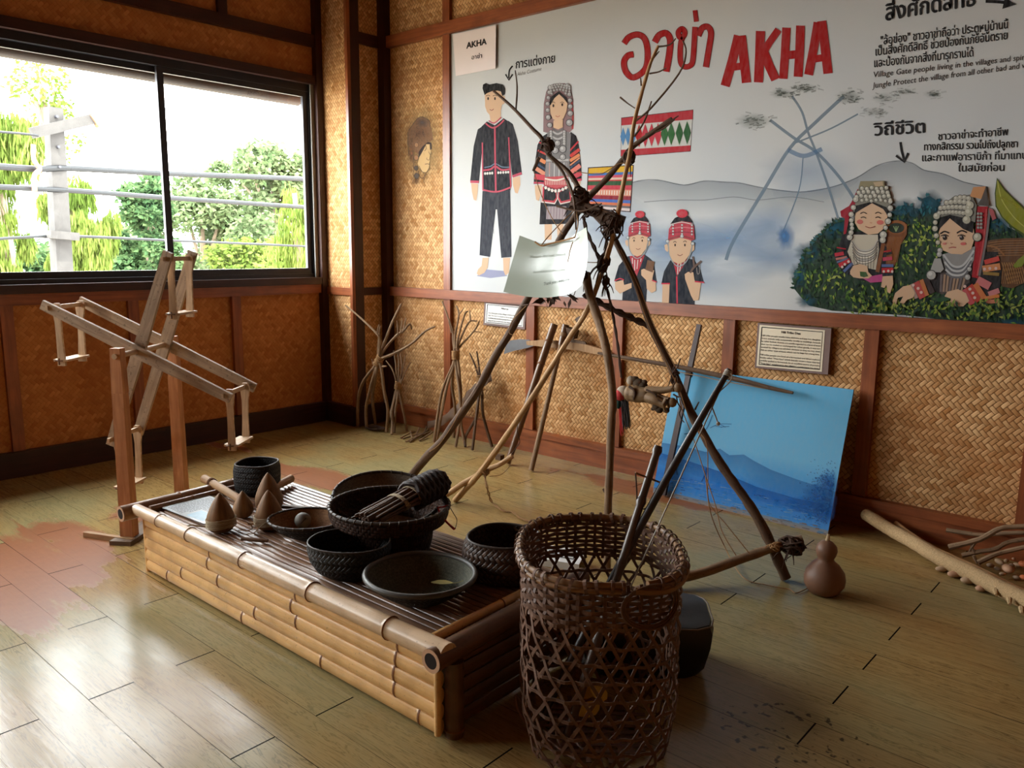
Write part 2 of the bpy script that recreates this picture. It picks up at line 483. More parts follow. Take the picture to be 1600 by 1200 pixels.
hh = k.ma('ADD', k.ma('ADD', k.ma('MULTIPLY', ripple, 0.5), k.ma('MULTIPLY', scr, 0.10)), k.ma('MULTIPLY', gap, -0.6))
k.bump(hh, 0.22, 0.012)
k.b.inputs['Coat Weight'].default_value = 0.0
k.b.inputs['Coat Roughness'].default_value = 0.08
MAT['floor'] = k.done(col, k.ma('ADD', 0.16, k.ma('ADD', k.ma('MULTIPLY', scr, 0.12), k.ma('MULTIPLY', worn, 0.15))), 0.55)
k.l(k.ma('MULTIPLY_ADD', gap, -0.25, 0.25), k.b.inputs['Specular IOR Level'])

struct('floor', M().box(LX-.12, BX+.12, BY-.12, RY+.12, -0.1, 0), MAT['floor'], sharp=0)
struct('ceiling', M().box(LX-.12, BX+.12, BY-.12, RY+.12, CEIL, CEIL+.1), MAT['ceiling'], sharp=0)
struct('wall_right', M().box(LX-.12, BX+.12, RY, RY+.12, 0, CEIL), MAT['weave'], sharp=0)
m = M()
WZ0, WZ1 = 1.10, 2.52
WIN = ((1.47, 3.66), (-0.40, 1.41), (-2.60, -0.90))  # last opening is out of view, added to brighten the platform front
m.box(LX-.12, LX, BY, RY, 0, WZ0); m.box(LX-.12, LX, BY, RY, WZ1, CEIL)
ys = [BY] + [v for w in sorted(WIN) for v in w] + [RY]
for a, b in zip(ys[0::2], ys[1::2]): m.box(LX-.12, LX, a, b, WZ0, WZ1)
struct('wall_left', m, MAT['weave_shaded'], sharp=0)
struct('wall_back', M().box(LX-.12, BX+.12, BY-.12, BY, 0, CEIL), MAT['weave_shaded'], sharp=0)
struct('wall_far', M().box(BX, BX+.12, BY-.12, RY+.12, 0, CEIL), MAT['weave_shaded'], sharp=0)
# boxed-in column in the corner
CY, CX = 3.72, -4.82
struct('wall_column', M().box(LX, CX, CY, RY, 0, CEIL), MAT['weave'], sharp=0)

# ---------------------------------------------------------------- timber trim
tn = [0]
def trim(x0, x1, y0, y1, z0, z1, mt='trim'):
    tn[0] += 1
    m = M(); L = (x1-x0, y1-y0, z1-z0); ax = L.index(max(L))
    # V of the UV map along the length
    c = [(x0+x1)/2, (y0+y1)/2, (z0+z1)/2]
    a, b = list(c), list(c); a[ax] = (x0, y0, z0)[ax]; b[ax] = (x1, y1, z1)[ax]
    d = Vector(b)-Vector(a)
    up = Vector((0, 0, 1)) if ax != 2 else Vector((0, 1, 0))
    m.beam(a, b, (L[1] if ax == 0 else L[0]), (L[1] if ax == 2 else L[2]), up)
    # V along the length
    for i, f in enumerate(m.f):
        P = [m.v[t] for t in f]
        o = [t for t in range(3) if t != ax]
        m.uv[i] = [(p[o[0]]+p[o[1]], p[ax]) for p in P]
    o = struct('trim_%d' % tn[0], m, MAT[mt], sharp=0)
    bv = o.modifiers.new('bevel', 'BEVEL'); bv.width = 0.004; bv.segments = 2; bv.limit_method = 'ANGLE'
    return o
D = 0.028
# mural wall
trim(-4.77, BX, RY-D-.012, RY, .980, 1.046)
trim(-4.77, BX, RY-D-.012, RY, 2.762, 2.842)
SX = (-4.145, -3.368, -2.685, -1.972, -1.236, -0.535, 0.18, 0.90, 1.62, 2.34)
for x in SX: trim(x-.033, x+.033, RY-D, RY, .155, .979)
trim(-4.178, -4.112, RY-D, RY, 1.047, 2.761)
for x in SX[:2] + SX[2::2]: trim(x-.033, x+.033, RY-D, RY, 2.843, CEIL)
# window wall
trim(LX, LX+D+.012, BY, 3.66, .995, 1.060, 'trim')
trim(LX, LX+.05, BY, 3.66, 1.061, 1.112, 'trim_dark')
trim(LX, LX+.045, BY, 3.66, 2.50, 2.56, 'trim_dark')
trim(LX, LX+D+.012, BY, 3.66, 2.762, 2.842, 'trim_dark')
for i in range(9):
    y = 2.96-0.71*i
    trim(LX, LX+D, y-.033, y+.033, .155, .994)
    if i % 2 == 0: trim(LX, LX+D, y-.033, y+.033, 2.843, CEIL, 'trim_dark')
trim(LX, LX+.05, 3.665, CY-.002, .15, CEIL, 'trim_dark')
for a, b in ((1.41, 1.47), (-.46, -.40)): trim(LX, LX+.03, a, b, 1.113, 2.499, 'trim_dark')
# column
trim(LX+.05, CX+.002, CY-.016, CY, .985, 1.040)
trim(CX-.012, CX+.016, CY-.020, CY+.008, .15, CEIL, 'trim')
trim(CX, CX+.018, CY+.009, CY+.085, .15, CEIL, 'trim_dark')
trim(CX, CX+.016, CY+.086, RY-.065, .985, 1.040, 'trim_dark')
trim(CX, CX+.016, CY+.086, RY-.065, 2.762, 2.842, 'trim_dark')
trim(CX, CX+.068, RY-.064, RY, .15, CEIL, 'trim_dark')
def baseboard(name, a, b, nx, ny, dark=False):
    m = M()
    for z0, z1, t in ((0, .112, .030), (.112, .152, .042)):
        x0, x1 = sorted((a[0], b[0])); y0, y1 = sorted((a[1], b[1]))
        if nx: x0, x1 = (a[0], a[0]+nx*t) if nx > 0 else (a[0]-t, a[0])
        if ny: y0, y1 = (a[1]-t, a[1]) if ny < 0 else (a[1], a[1]+t)
        m.box(x0, x1, y0, y1, z0, z1)
    for i, f in enumerate(m.f): m.uv[i] = [(m.v[t].z, m.v[t].x+m.v[t].y) for t in f]
    struct(name, m, MAT['trim_dark' if dark else 'trim'], sharp=0)
baseboard('baseboard_right', (CX+.07, RY), (BX, RY), 0, -1)
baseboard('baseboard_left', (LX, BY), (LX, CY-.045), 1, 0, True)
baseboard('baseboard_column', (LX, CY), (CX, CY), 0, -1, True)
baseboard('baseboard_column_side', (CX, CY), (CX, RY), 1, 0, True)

# ---------------------------------------------------------------- windows
k = NT('window_glass')
tr = k.n('ShaderNodeBsdfTransparent'); gl = k.n('ShaderNodeBsdfGlossy'); gl.inputs['Roughness'].default_value = 0.02
ms = k.n('ShaderNodeMixShader'); lw = k.n('ShaderNodeLayerWeight'); fr = k.ma('MULTIPLY_ADD', k.ma('POWER', lw.outputs['Facing'], 5.0), 0.4, 0.02)
tr.inputs['Color'].default_value = (0.97, 0.985, 0.975, 1)
k.l(fr, ms.inputs[0]); k.l(tr.outputs[0], ms.inputs[1]); k.l(gl.outputs[0], ms.inputs[2]); k.l(ms.outputs[0], k.out.inputs['Surface'])
MAT['glass'] = k.m
MAT['alu'] = plain('pale_window_bead', (150, 150, 146), 0.4, 0.1, 20, 0.0)
for wi, (a, b) in enumerate(WIN):
    m = M(); x0, x1 = LX-.10, LX-.012
    m.box(x0, x1, a, b, WZ0, 1.140); m.box(x0, x1, a, b, 2.452, WZ1)
    m.box(x0, x1, a, a+.045, 1.140, 2.452); m.box(x0, x1, b-.030, b, 1.140, 2.452)
    w = struct('window_%d' % (wi+1), m, MAT['frame'], sharp=0)  # the third window is unseen, put in for its light
    mid = (a+b)/2-.02
    for si, (p, q, xa) in enumerate(((a+.045, mid+.03, LX-.085), (mid-.03, b-.030, LX-.050))):
        s = M(); t = .040
        s.box(xa, xa+.026, p, q, 1.140, 1.180); s.box(xa, xa+.026, p, q, 2.415, 2.452)
        s.box(xa, xa+.026, p, p+t, 1.180, 2.415); s.box(xa, xa+.026, q-t, q, 1.180, 2.415)
        sa = obj('sash', s, MAT['frame'], w, 0)
        obj('pane', M().box(xa+.011, xa+.015, p+t, q-t, 1.180, 2.415), MAT['glass'], sa, 0)
# plaster strip beside the right jamb
trim(LX, LX+.012, 3.635, 3.664, 1.113, 2.50, 'alu')
# ---------------------------------------------------------------- outside the window
GZ = -3.4
MAT['ground'] = plain('grassy_ground', (150, 140, 124), 0.9, 0.3, 3, 0.0)
g = obj('street_ground', M().box(-60, LX-1.2, -40, 60, GZ-.2, GZ), MAT['ground'], sharp=0); g['kind'] = 'structure'
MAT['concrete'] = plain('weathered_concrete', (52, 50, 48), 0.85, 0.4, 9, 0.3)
MAT['rust'] = plain('rusty_steel', (150, 96, 70), 0.7, 0.3, 20, 0.2)
MAT['cable'] = plain('grey_cable', (16, 17, 19), 0.5, 0.1, 20, 0.0)
UX = -11.5
a, b = Xp(83, 169, UX), Xp(97, 424, UX)
a2 = b + (b-a)*((GZ-b.z)/(b.z-a.z))
up_ = thing('utility_pole', a2, 'weathered square concrete utility pole with a broken crossarm outside the window', 'pole')
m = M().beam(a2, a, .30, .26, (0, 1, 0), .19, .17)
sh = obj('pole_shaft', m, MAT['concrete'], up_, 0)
hm = M()
for py in (184, 207, 231, 262):
    p = Xp(84+(py-169)*.055, py, UX); hm.tube([p+Vector((.10, -.02, 0)), p+Vector((.16, -.02, 0))], .018, 8)
obj('bolt_hole', hm, MAT['frame'], sh)
m = M().beam(Xp(50, 208, UX+.16), Xp(157, 183, UX+.10), .10, .13, (0, 0, 1))
ca = obj('crossarm', m, MAT['concrete'], up_, 0, 'broken concrete crossarm')
obj('stub', M().beam(Xp(146, 190, UX+.14), Xp(159, 182, UX+.14), .11, .17), MAT['rust'], ca, 0)
m = M(); stick(m, [Xp(52, 226, UX+.25), Xp(53, 250, UX+.25), Xp(62, 264, UX+.25), Xp(54, 274, UX+.25), Xp(54, 298, UX+.25)], .030, .030)
obj('cable_bracket', m, MAT['rust'], up_)
obj('strap_band', M().beam(Xp(94, 362, UX+.12), Xp(94, 374, UX+.12), .36, .34, (0, 1, 0)), MAT['concrete'], up_, 0)
for i, (p, r, lab) in enumerate((([(-40, 257), (55, 264), (110, 263), (260, 271), (478, 280), (600, 287)], .040, 'uppermost thick grey power cable crossing outside the window'),
        ([(-40, 290), (54, 295), (115, 298), (260, 309), (480, 324), (600, 333)], .034, 'middle grey power cable just below the thick one outside'),
        ([(-40, 376), (95, 369), (270, 376), (480, 385), (600, 391)], .018, 'lowest thin grey wire crossing low outside the window'),
        ([(-40, 203), (36, 209), (60, 212)], .014, 'short thin wire left of the concrete pole, near its crossarm'))):
    m = M(); pts = [Xp(x, y, UX+.30-.0015*(x+40)*(i < 3)) for x, y in p]
    m.tube(smooth(pts, 4), r, 8)
    tag(obj('power_cable', m, MAT['cable']), lab, 'cable', 'power cables outside')
# gutter just outside the glass, with an unseen eave roof sized to limit skylight
MAT['soffit'] = plain('brown_eave_boards', (96, 72, 54), 0.8, 0.2, 8, 0.0)
ge = Xp(200, 118, LX-.34); gz = ge.z
m = M().hexa([(LX-.38, -4, gz+.05), (LX-.121, -4, gz+.28), (LX-.121, 7, gz+.28), (LX-.38, 7, gz+.05), (LX-.38, -4, gz+.09), (LX-.121, -4, gz+.34), (LX-.121, 7, gz+.34), (LX-.38, 7, gz+.09)])
o = obj('eave_roof', m, MAT['soffit'], sharp=0); o['kind'] = 'structure'
MAT['gutter'] = plain('beige_gutter', (60, 52, 44), 0.6, 0.08, 10, 0.0)
m = M().tube([Xp(-60, 66, LX-.34), Xp(466, 156.5, LX-.34)], .045, 14)
tag(obj('eave_gutter', m, MAT['gutter']), 'beige eave pipe running along the top of the window outside', 'gutter')

def leafmat(name, c1, c2, c3):
    k = NT(name); oi = k.noise(k.tc('Object'), 1.6, 3); g = k.n('ShaderNodeNewGeometry').outputs['Random Per Island']
    col = k.mix(g, lin(c1), lin(c2)); col = k.mix(k.ramp(oi, (0.4, 0.0), (0.65, 0.7)), col, lin(c3))
    d = k.n('ShaderNodeBsdfDiffuse'); t = k.n('ShaderNodeBsdfTranslucent'); s = k.n('ShaderNodeMixShader'); s.inputs[0].default_value = 0.35
    k.l(col, d.inputs['Color']); k.l(col, t.inputs['Color']); k.l(d.outputs[0], s.inputs[1]); k.l(t.outputs[0], s.inputs[2]); k.l(s.outputs[0], k.out.inputs['Surface'])
    return k.m
MAT['leaf_lime'] = leafmat('lime_leaves', (78, 94, 36), (110, 122, 62), (58, 80, 30))
MAT['leaf_mid'] = leafmat('soft_green_leaves', (80, 96, 62), (116, 126, 92), (60, 80, 50))
MAT['leaf_dark'] = leafmat('deep_green_leaves', (52, 76, 48), (84, 104, 66), (38, 62, 40))
MAT['bark'] = plain('tree_bark', (110, 96, 80), 0.9, 0.3, 12, 0.4)
def tree(label, cat, px, py, x, mt, n, ls, droop=False, grp='trees outside the window', rows=None):
    c = Xp(sum(px)/2, sum(py)/2, x)
    ry = (Xp(px[1], sum(py)/2, x)-Xp(px[0], sum(py)/2, x)).length/2; rz = (Xp(sum(px)/2, py[0], x)-Xp(sum(px)/2, py[1], x)).length/2
    base = Vector((c.x, c.y, GZ))
    t = thing('leafy_tree', base, label, cat, grp)
    rng = random.Random(int(px[0]*7+py[0])); n = int(n*2.0); ls *= .66
    m = M(); stick(m, [base, base.lerp(c, .5)+Vector((.1, .1, 0)), c+Vector((0, 0, rz*.7))], .16, .04)
    for q in range(5):
        e = c+Vector((rng.uniform(-.6, .6)*ry, rng.uniform(-.7, .7)*ry, rng.uniform(0, .7)*rz)); stick(m, [c+Vector((0, 0, -rz*rng.uniform(.1, .8))), c.lerp(e, .5), e], .07, .02)
    obj('trunk', m, MAT['bark'], t)
    m = M(); nb = 34
    blobs = [(Vector((rng.uniform(-.7, .7)*ry, rng.uniform(-.72, .72)*ry, rng.uniform(-.8, .72)*rz)), rng.uniform(.2, .38)*min(ry, rz)) for q in range(nb)]
    for q in range(n):
        o, br = rng.choice(blobs)
        d = Vector((rng.gauss(0, 1), rng.gauss(0, 1), rng.gauss(0, 1))).normalized()*br*rng.uniform(.6, 1.1)
        if droop: d.z *= 1.6
        p = c+o+d
        if droop:
            v = Vector((rng.uniform(-.25, .25), rng.uniform(-.25, .25), -1)).normalized(); w = Vector((rng.uniform(-1, 1), rng.uniform(-1, 1), 0)).normalized()
            L, W = ls*rng.uniform(1.2, 2.2), ls*.26
        else:
            v = Vector((rng.uniform(-1, 1), rng.uniform(-1, 1), rng.uniform(-.9, .5))).normalized(); w = v.cross(Vector((rng.uniform(-1, 1), rng.uniform(-1, 1), rng.uniform(-1, 1)))).normalized()
            L, W = ls*rng.uniform(.7, 1.3), ls*rng.uniform(.5, .7)
        m.add([p, p+v*L*.5+w*W/2, p+v*L, p+v*L*.5-w*W/2], [(0, 1, 2, 3)])
    obj('crown', m, MAT[mt], t, 0)
tree('tall weeping lime-green tree at the far left edge of the window', 'tree', (-70, 66), (150, 470), -13.5, 'leaf_lime', 5200, .17, True)
tree('narrow weeping lime-green tree right of the concrete pole', 'tree', (108, 190), (318, 470), -13.2, 'leaf_lime', 3000, .16, True)
tree('weeping lime-green tree directly behind the concrete pole', 'tree', (70, 150), (250, 480), -14.5, 'leaf_lime', 3200, .17, True)
tree('deep green bushy tree in the middle, left of the window mullion', 'tree', (185, 285), (248, 480), -17, 'leaf_dark', 5200, .21)
tree('soft green broad tree behind the window mullion', 'tree', (230, 400), (262, 500), -25, 'leaf_mid', 7000, .27)
tree('tall soft green tree rising at the right end of the window', 'tree', (352, 500), (215, 480), -20, 'leaf_mid', 6500, .26)
tree('weeping yellow-green branch hanging at the right jamb of the window', 'tree', (424, 500), (280, 430), -13, 'leaf_lime', 1500, .15, True)
tree('bright low bush at the lower right of the window', 'shrub', (330, 500), (368, 500), -15.5, 'leaf_lime', 4200, .2)
tree('sparse pale tree high above the concrete pole', 'tree', (10, 130), (86, 260), -24, 'leaf_lime', 420, .25)
tree('deep green hedge tree low behind the concrete pole', 'shrub', (-40, 200), (352, 520), -21, 'leaf_dark', 4500, .24)
tree('pale green tree filling the gap below the cables in the left pane', 'tree', (150, 260), (330, 500), -23, 'leaf_mid', 4000, .28)
# ---------------------------------------------------------------- painted surfaces
k = NT('brush_paint')
at = k.n('ShaderNodeVertexColor', layer_name='paint')
nz = k.noise(k.scale(k.tc('Object'), (1, 1, .35)), 60, 4)
col = k.mix(k.ramp(nz, (0.3, 0.0), (0.8, 0.12)), at.outputs['Color'], (0.5, 0.5, 0.5))
col = k.mix(1.0, col, (0.75, 0.75, 0.75), 'MULTIPLY')
k.l(at.outputs['Alpha'], k.b.inputs['Alpha'])
MAT['paint'] = k.done(col, 0.85, 0.08)
k = NT('mural_ground')
nz = k.noise(k.tc('Object'), 2.2, 4); fn = k.noise(k.tc('Object'), 90, 3)
col = k.mix(k.ramp(nz, (0.35, 0.0), (0.75, 0.5)), lin((192, 193, 191)), lin((178, 184, 190)))
k.bump(fn, 0.08, 0.002)
MAT['mural'] = k.done(col, 0.85, 0.08)
MY = RY-0.012
def zz(ox, oy, s, pts): return [(ox+x*s, oy+y*s) for x, y in pts]
class Paint(M):
    # flat brushwork on an upright surface: points are read off the painting, laid on the plane at(x, y, layer)
    def __init__(s, at=None, tr=None):
        super().__init__(); s.at = at or (lambda x, y, L: Yp(x, y, MY-0.0005*L)); s.tr = tr or (lambda x, y: (x, y))
    def P(s, x, y, L): return s.at(*s.tr(x, y), L+.022*(len(s.f) % 41))
    def poly(s, pts, rgb, L=1, a=1.0):
        return s.add([s.P(x, y, L) for x, y in pts], [tuple(range(len(pts)))], cols=[(*lin(rgb), a)])
    def stroke(s, pts, w, rgb, L=2, a=1.0, sm=True):
        if sm and len(pts) > 2: pts = [(p.x, p.y) for p in smooth([(x, y, 0) for x, y in pts], 5)]
        n = len(pts); lft, rgt = [], []
        for i in range(n):
            x0, y0 = pts[max(i-1, 0)]; x1, y1 = pts[min(i+1, n-1)]
            d = math.hypot(x1-x0, y1-y0) or 1; nx, ny = -(y1-y0)/d, (x1-x0)/d
            ww = (w if not isinstance(w, tuple) else w[0]+(w[1]-w[0])*i/(n-1))/2
            x, y = pts[i]; lft.append((x+nx*ww, y+ny*ww)); rgt.append((x-nx*ww, y-ny*ww))
        vs = [s.P(x, y, L) for x, y in lft]+[s.P(x, y, L) for x, y in rgt]
        return s.add(vs, [(i, i+1, n+i+1, n+i) for i in range(n-1)], cols=[(*lin(rgb), a)]*(n-1))
    def disc(s, x, y, rx, ry, rgb, L=3, a=1.0, n=12):
        return s.poly([(x+rx*math.cos(2*PI*k/n), y+ry*math.sin(2*PI*k/n)) for k in range(n)], rgb, L, a)
    def bead(s, x, y, r, L=4, rgb=(176, 174, 170)):
        s.disc(x, y, r*1.12, r*1.12, (66, 64, 64), L); s.disc(x, y, r*.94, r*.94, rgb, L+1); s.disc(x-r*.2, y-r*.25, r*.45, r*.45, tuple(min(255, c+34) for c in rgb), L+2, n=8)
    def blob(s, x, y, rx, ry, rgb, L=1, a=0.4, n=20):
        ring = [(x+rx*math.cos(2*PI*k/n)*(1+.12*math.sin(3*k)), y+ry*math.sin(2*PI*k/n)*(1+.1*math.cos(2*k))) for k in range(n)]
        vs = [s.P(x, y, L)]+[s.P(p, q, L) for p, q in ring]; c = lin(rgb)
        return s.add(vs, [(0, 1+k, 1+(k+1) % n) for k in range(n)], cols=[((*c, a), (*c, 0.0), (*c, 0.0))]*n)
    def wash(s, top, bot, rgb, L=1, a0=0.4, a1=0.0):
        n = len(top); c = lin(rgb)
        vs = [s.P(x, y, L) for x, y in top]+[s.P(x, y, L) for x, y in bot]
        return s.add(vs, [(i, i+1, n+i+1, n+i) for i in range(n-1)], cols=[((*c, a0), (*c, a0), (*c, a1), (*c, a1))]*(n-1))
    def text(s, body, p0, p1, cap, rgb, L=2, bold=0.0, a=1.0, slant=0.0):
        # lettering from p0 to p1 along its base line, capitals `cap` tall
        cu = bpy.data.curves.new('lettering', 'FONT'); cu.body = body; cu.size = 1.0; cu.resolution_u = 2
        o = bpy.data.objects.new('lettering', cu); COL.objects.link(o)
        dg = bpy.context.evaluated_depsgraph_get()
        me = bpy.data.meshes.new_from_object(o.evaluated_get(dg))
        vs = [(v.co.x+slant*v.co.y, v.co.y) for v in me.vertices]; fs = [tuple(p.vertices) for p in me.polygons]
        bpy.data.objects.remove(o); bpy.data.curves.remove(cu); bpy.data.meshes.remove(me)
        if not vs: return s
        x0 = min(v[0] for v in vs); x1 = max(v[0] for v in vs)
        k0 = cap/0.70
        for dx, dy in (((0, 0), (bold*2.2, 0), (-bold*2.2, 0), (0, bold*1.6), (0, -bold*1.6)) if bold else ((0, 0),)):
            out = []
            for x, y in vs:
                t = (x+dx-x0)/(x1-x0); out.append(s.P(p0[0]+(p1[0]-p0[0])*t, p0[1]+(p1[1]-p0[1])*t-(y+dy)*k0, L+.1*(dx+dy)/max(bold, 1e-6)))
            s.add(out, fs, cols=[(*lin(rgb), a)]*len(fs))
        return s
def paint(name, p, parent, label=None):
    return obj(name, p, MAT['paint'], parent, 0, label)

mural = obj('painted_mural', M().box(-4.110, 1.9, MY, RY-.0005, 1.047, 2.761), MAT['mural'], sharp=0)
tag(mural, 'large white mural board painted with hill tribe figures and red lettering on the right wall', 'mural')
BLK, RED, PINK, SKIN = (26, 24, 26), (176, 26, 26), (196, 84, 102), (222, 184, 150)

# background washes: misty hills, painted swing, blue haze
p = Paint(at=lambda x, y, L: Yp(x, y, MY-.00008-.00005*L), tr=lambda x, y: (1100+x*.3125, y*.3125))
r1 = [(-420, 935), (-330, 905), (-230, 900), (-100, 925), (0, 905), (100, 910), (180, 915), (300, 940), (480, 960), (640, 935), (760, 890), (860, 830), (960, 805), (1040, 815), (1100, 850), (1200, 870), (1300, 910), (1420, 935)]
p.wash(r1, [(x, y+170) for x, y in r1], (128, 142, 152), 1, .34, 0.0)
p.stroke(r1, 5, (110, 122, 134), 2, .5)
r2 = [(-300, 1010), (-150, 1000), (0, 1000), (150, 985), (270, 1000), (440, 985), (600, 1010)]
p.stroke(r2, 4, (110, 126, 142), 2, .35)
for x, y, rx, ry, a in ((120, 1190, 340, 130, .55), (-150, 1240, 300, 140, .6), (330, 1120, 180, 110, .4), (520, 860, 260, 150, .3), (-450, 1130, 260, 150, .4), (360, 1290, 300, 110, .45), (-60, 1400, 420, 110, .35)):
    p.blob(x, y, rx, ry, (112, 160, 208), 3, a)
SW = (128, 150, 168)
p.stroke([(330, 600), (450, 690), (560, 760), (680, 890), (780, 1040)], 15, SW, 4, .6)
p.stroke([(700, 480), (560, 610), (430, 740), (300, 950), (150, 1200), (110, 1300)], 17, SW, 5, .6)
p.stroke([(440, 480), (490, 560), (520, 660), (560, 760), (620, 930), (670, 1090)], 12, SW, 6, .6)
p.stroke([(770, 570), (640, 640), (520, 690), (440, 720)], 8, SW, 7, .6)
p.stroke([(420, 750), (500, 780), (590, 745)], 22, (110, 150, 188), 7, .5)
p.stroke([(495, 790), (475, 950), (395, 1160)], 6, SW, 6, .7)
p.blob(408, 1185, 50, 70, (96, 146, 200), 7, .9)
p.blob(400, 1180, 28, 40, (90, 140, 196), 8, .9)
rng = random.Random(3)
for x, y, rx, ry in ((390, 468, 70, 26), (245, 605, 95, 42), (720, 485, 70, 38), (500, 440, 80, 22), (900, 490, 70, 30), (850, 560, 70, 26), (1000, 460, 60, 18), (1140, 470, 50, 20)):
    f = .9 if x < 800 else .55
    p.blob(x, y, rx, ry, (104, 112, 98), 7, .55*f)
    for q in range(26):
        u, v = x+rng.gauss(0, rx*.5), y+rng.gauss(0, ry*.5)
        p.stroke([(u, v), (u+rng.uniform(12, 30), v+rng.uniform(-10, 8))], rng.uniform(3, 9), (96, 106, 92), 8, .35*f)
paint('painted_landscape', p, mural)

# red title
p = Paint()
for st, w in (([(975, 68), (983, 58), (997, 54), (1008, 62), (1012, 84), (1008, 108), (990, 121), (978, 112), (975, 97), (981, 87), (990, 85)], 9),
        ([(1023, 66), (1030, 55), (1041, 52), (1047, 62), (1046, 82), (1041, 112)], 9.5),
        ([(1070, 60), (1062, 58), (1060, 50), (1066, 45), (1070, 52), (1064, 66), (1063, 94), (1069, 104), (1079, 102), (1083, 90), (1086, 42)], 8),
        ([(1086, 16), (1088, 34)], 7),
        ([(1091, 56), (1097, 44), (1106, 42), (1111, 52), (1108, 74), (1103, 105)], 9)):
    p.stroke(st, w*1.12, (122, 12, 16), 2); p.stroke(st, w*.92, RED, 3)
tr = lambda q: zz(1100, 0, .3125, q)
for st, w in (([(172, 178), (142, 300), (105, 430)], 46), ([(186, 178), (200, 300), (212, 414)], 46), ([(128, 338), (210, 328)], 36),
        ([(282, 155), (278, 280), (272, 412)], 46), ([(372, 148), (325, 215), (285, 285)], 36), ([(300, 262), (326, 330), (358, 398)], 46),
        ([(412, 138), (405, 260), (396, 394)], 42), ([(482, 128), (478, 250), (470, 384)], 44), ([(400, 278), (478, 270)], 42),
        ([(570, 112), (548, 240), (522, 374)], 44), ([(588, 105), (604, 230), (620, 368)], 46), ([(545, 296), (612, 286)], 36)):
    p.stroke(tr(st), w*.3125, RED, 3, sm=False)
paint('red_title', p, mural, 'red painted title lettering')

# black captions
p = Paint()
p.text('การแต่งกาย', (806, 107), (867, 97), 13, BLK, 2, .012)
paint('costume_caption', p, mural)
p = Paint(); p.stroke([(801, 103), (796, 110), (795, 122)], 2.4, BLK, 2); p.stroke([(790, 116), (795, 125), (801, 116)], 2.6, BLK, 3, sm=False)
paint('painted_arrow', p, mural)
p = Paint(); p.text('Akha Costume', (808, 119), (846, 110), 6, (112, 104, 98), 2, 0.0, 1.0, .2); paint('faint_caption', p, mural)
p = Paint()
p.text('สิ่งศักดิ์สิทธิ์', (1384, 32), (1524, 8), 25, BLK, 2, .016)
paint('village_gate_heading', p, mural)
p = Paint()
for s_, a, b, c in (('"ล้อข่อง" ชาวอาข่าถือว่า ประตูหมู่บ้านนี้', (1376, 70), (1575, 44), 13), ('เป็นสิ่งศักดิ์สิทธิ์ ช่วยป้องกันภัยอันตราย', (1368, 87), (1574, 61), 13), ('และป้องกันจากสิ่งที่มารุกรานได้', (1366, 105), (1521, 88), 13)):
    p.text(s_, a, b, c, BLK, 2, .010)
for s_, a, b, c in (('Village Gate people living in the villages and spirits', (1365, 121), (1612, 92), 9), ('Jungle Protect the village from all other bad and wild', (1363, 138), (1616, 104), 9)):
    p.text(s_, a, b, c, (52, 44, 38), 2, .004, 1, .1)
paint('village_gate_caption', p, mural)
p = Paint(); p.stroke([(1540, 2), (1562, 3), (1582, 6)], 5, BLK, 2); p.poly([(1570, -4), (1588, 7), (1566, 14)], BLK, 3)
paint('painted_arrow', p, mural)
p = Paint()
p.text('วิถีชีวิต', (1365, 212), (1445, 207), 19, BLK, 2, .016)
paint('way_of_life_heading', p, mural)
p = Paint()
for s_, a, b in (('ชาวอาข่าจะทำอาชีพ', (1466, 219), (1575, 211)), ('ทางกสิกรรม รวมไปถึงปลูกชา', (1444, 235), (1590, 230)), ('และกาแฟอาราบิก้า ที่มาแทน', (1441, 252), (1604, 248)), ('ในสมัยก่อน', (1497, 268), (1569, 267))):
    p.text(s_, a, b, 11.5, BLK, 2, .010)
paint('way_of_life_caption', p, mural)
p = Paint(); p.stroke([(1407, 222), (1409, 236), (1413, 250)], 4, BLK, 2); p.stroke([(1400, 243), (1413, 253), (1419, 239)], 4, BLK, 3, sm=False)
paint('painted_arrow', p, mural)

# painted man
p = Paint(tr=lambda x, y: (725+x*.275, 110+y*.275)); DK = (46, 46, 52)
p.poly([(72, 1168), (120, 1130), (230, 1140), (245, 1168), (150, 1180)], (168, 170, 204), 1, .7)
p.poly([(105, 685), (262, 680), (270, 1060), (212, 1065), (188, 790), (180, 790), (148, 1060), (88, 1050)], (58, 60, 68), 2)
p.poly([(105, 1065), (140, 1065), (135, 1120), (115, 1150), (85, 1165), (72, 1155), (80, 1130), (100, 1110)], SKIN, 2)
p.poly([(222, 1065), (262, 1065), (255, 1150), (235, 1165), (225, 1140)], SKIN, 2)
p.poly([(40, 640), (80, 645), (78, 690), (70, 740), (55, 735), (45, 690)], SKIN, 2); p.poly([(275, 612), (318, 600), (320, 650), (305, 700), (290, 695), (278, 650)], SKIN, 2)
p.poly([(145, 250), (150, 285), (175, 300), (210, 275), (210, 230)], SKIN, 2)
p.poly([(100, 320), (78, 335), (55, 430), (35, 630), (85, 635), (106, 420)], DK, 2); p.poly([(250, 285), (278, 305), (305, 400), (328, 580), (275, 605), (252, 400)], DK, 2)
p.poly([(100, 318), (130, 290), (175, 312), (225, 272), (256, 292), (264, 680), (185, 690), (105, 680), (104, 400)], (40, 40, 46), 3)
for st, w in (([(36, 632), (85, 634)], 14), ([(275, 603), (328, 584)], 14), ([(175, 318), (177, 500), (181, 688)], 9), ([(122, 300), (150, 322), (175, 325), (205, 305), (228, 280)], 8), ([(140, 285), (172, 299), (212, 266)], 7), ([(105, 678), (185, 690), (266, 664)], 9), ([(104, 410), (107, 680)], 7), ([(254, 380), (266, 662)], 7), ([(110, 568), (150, 562), (178, 545), (215, 566), (262, 560)], 10)):
    p.stroke(st, w, PINK, 4)
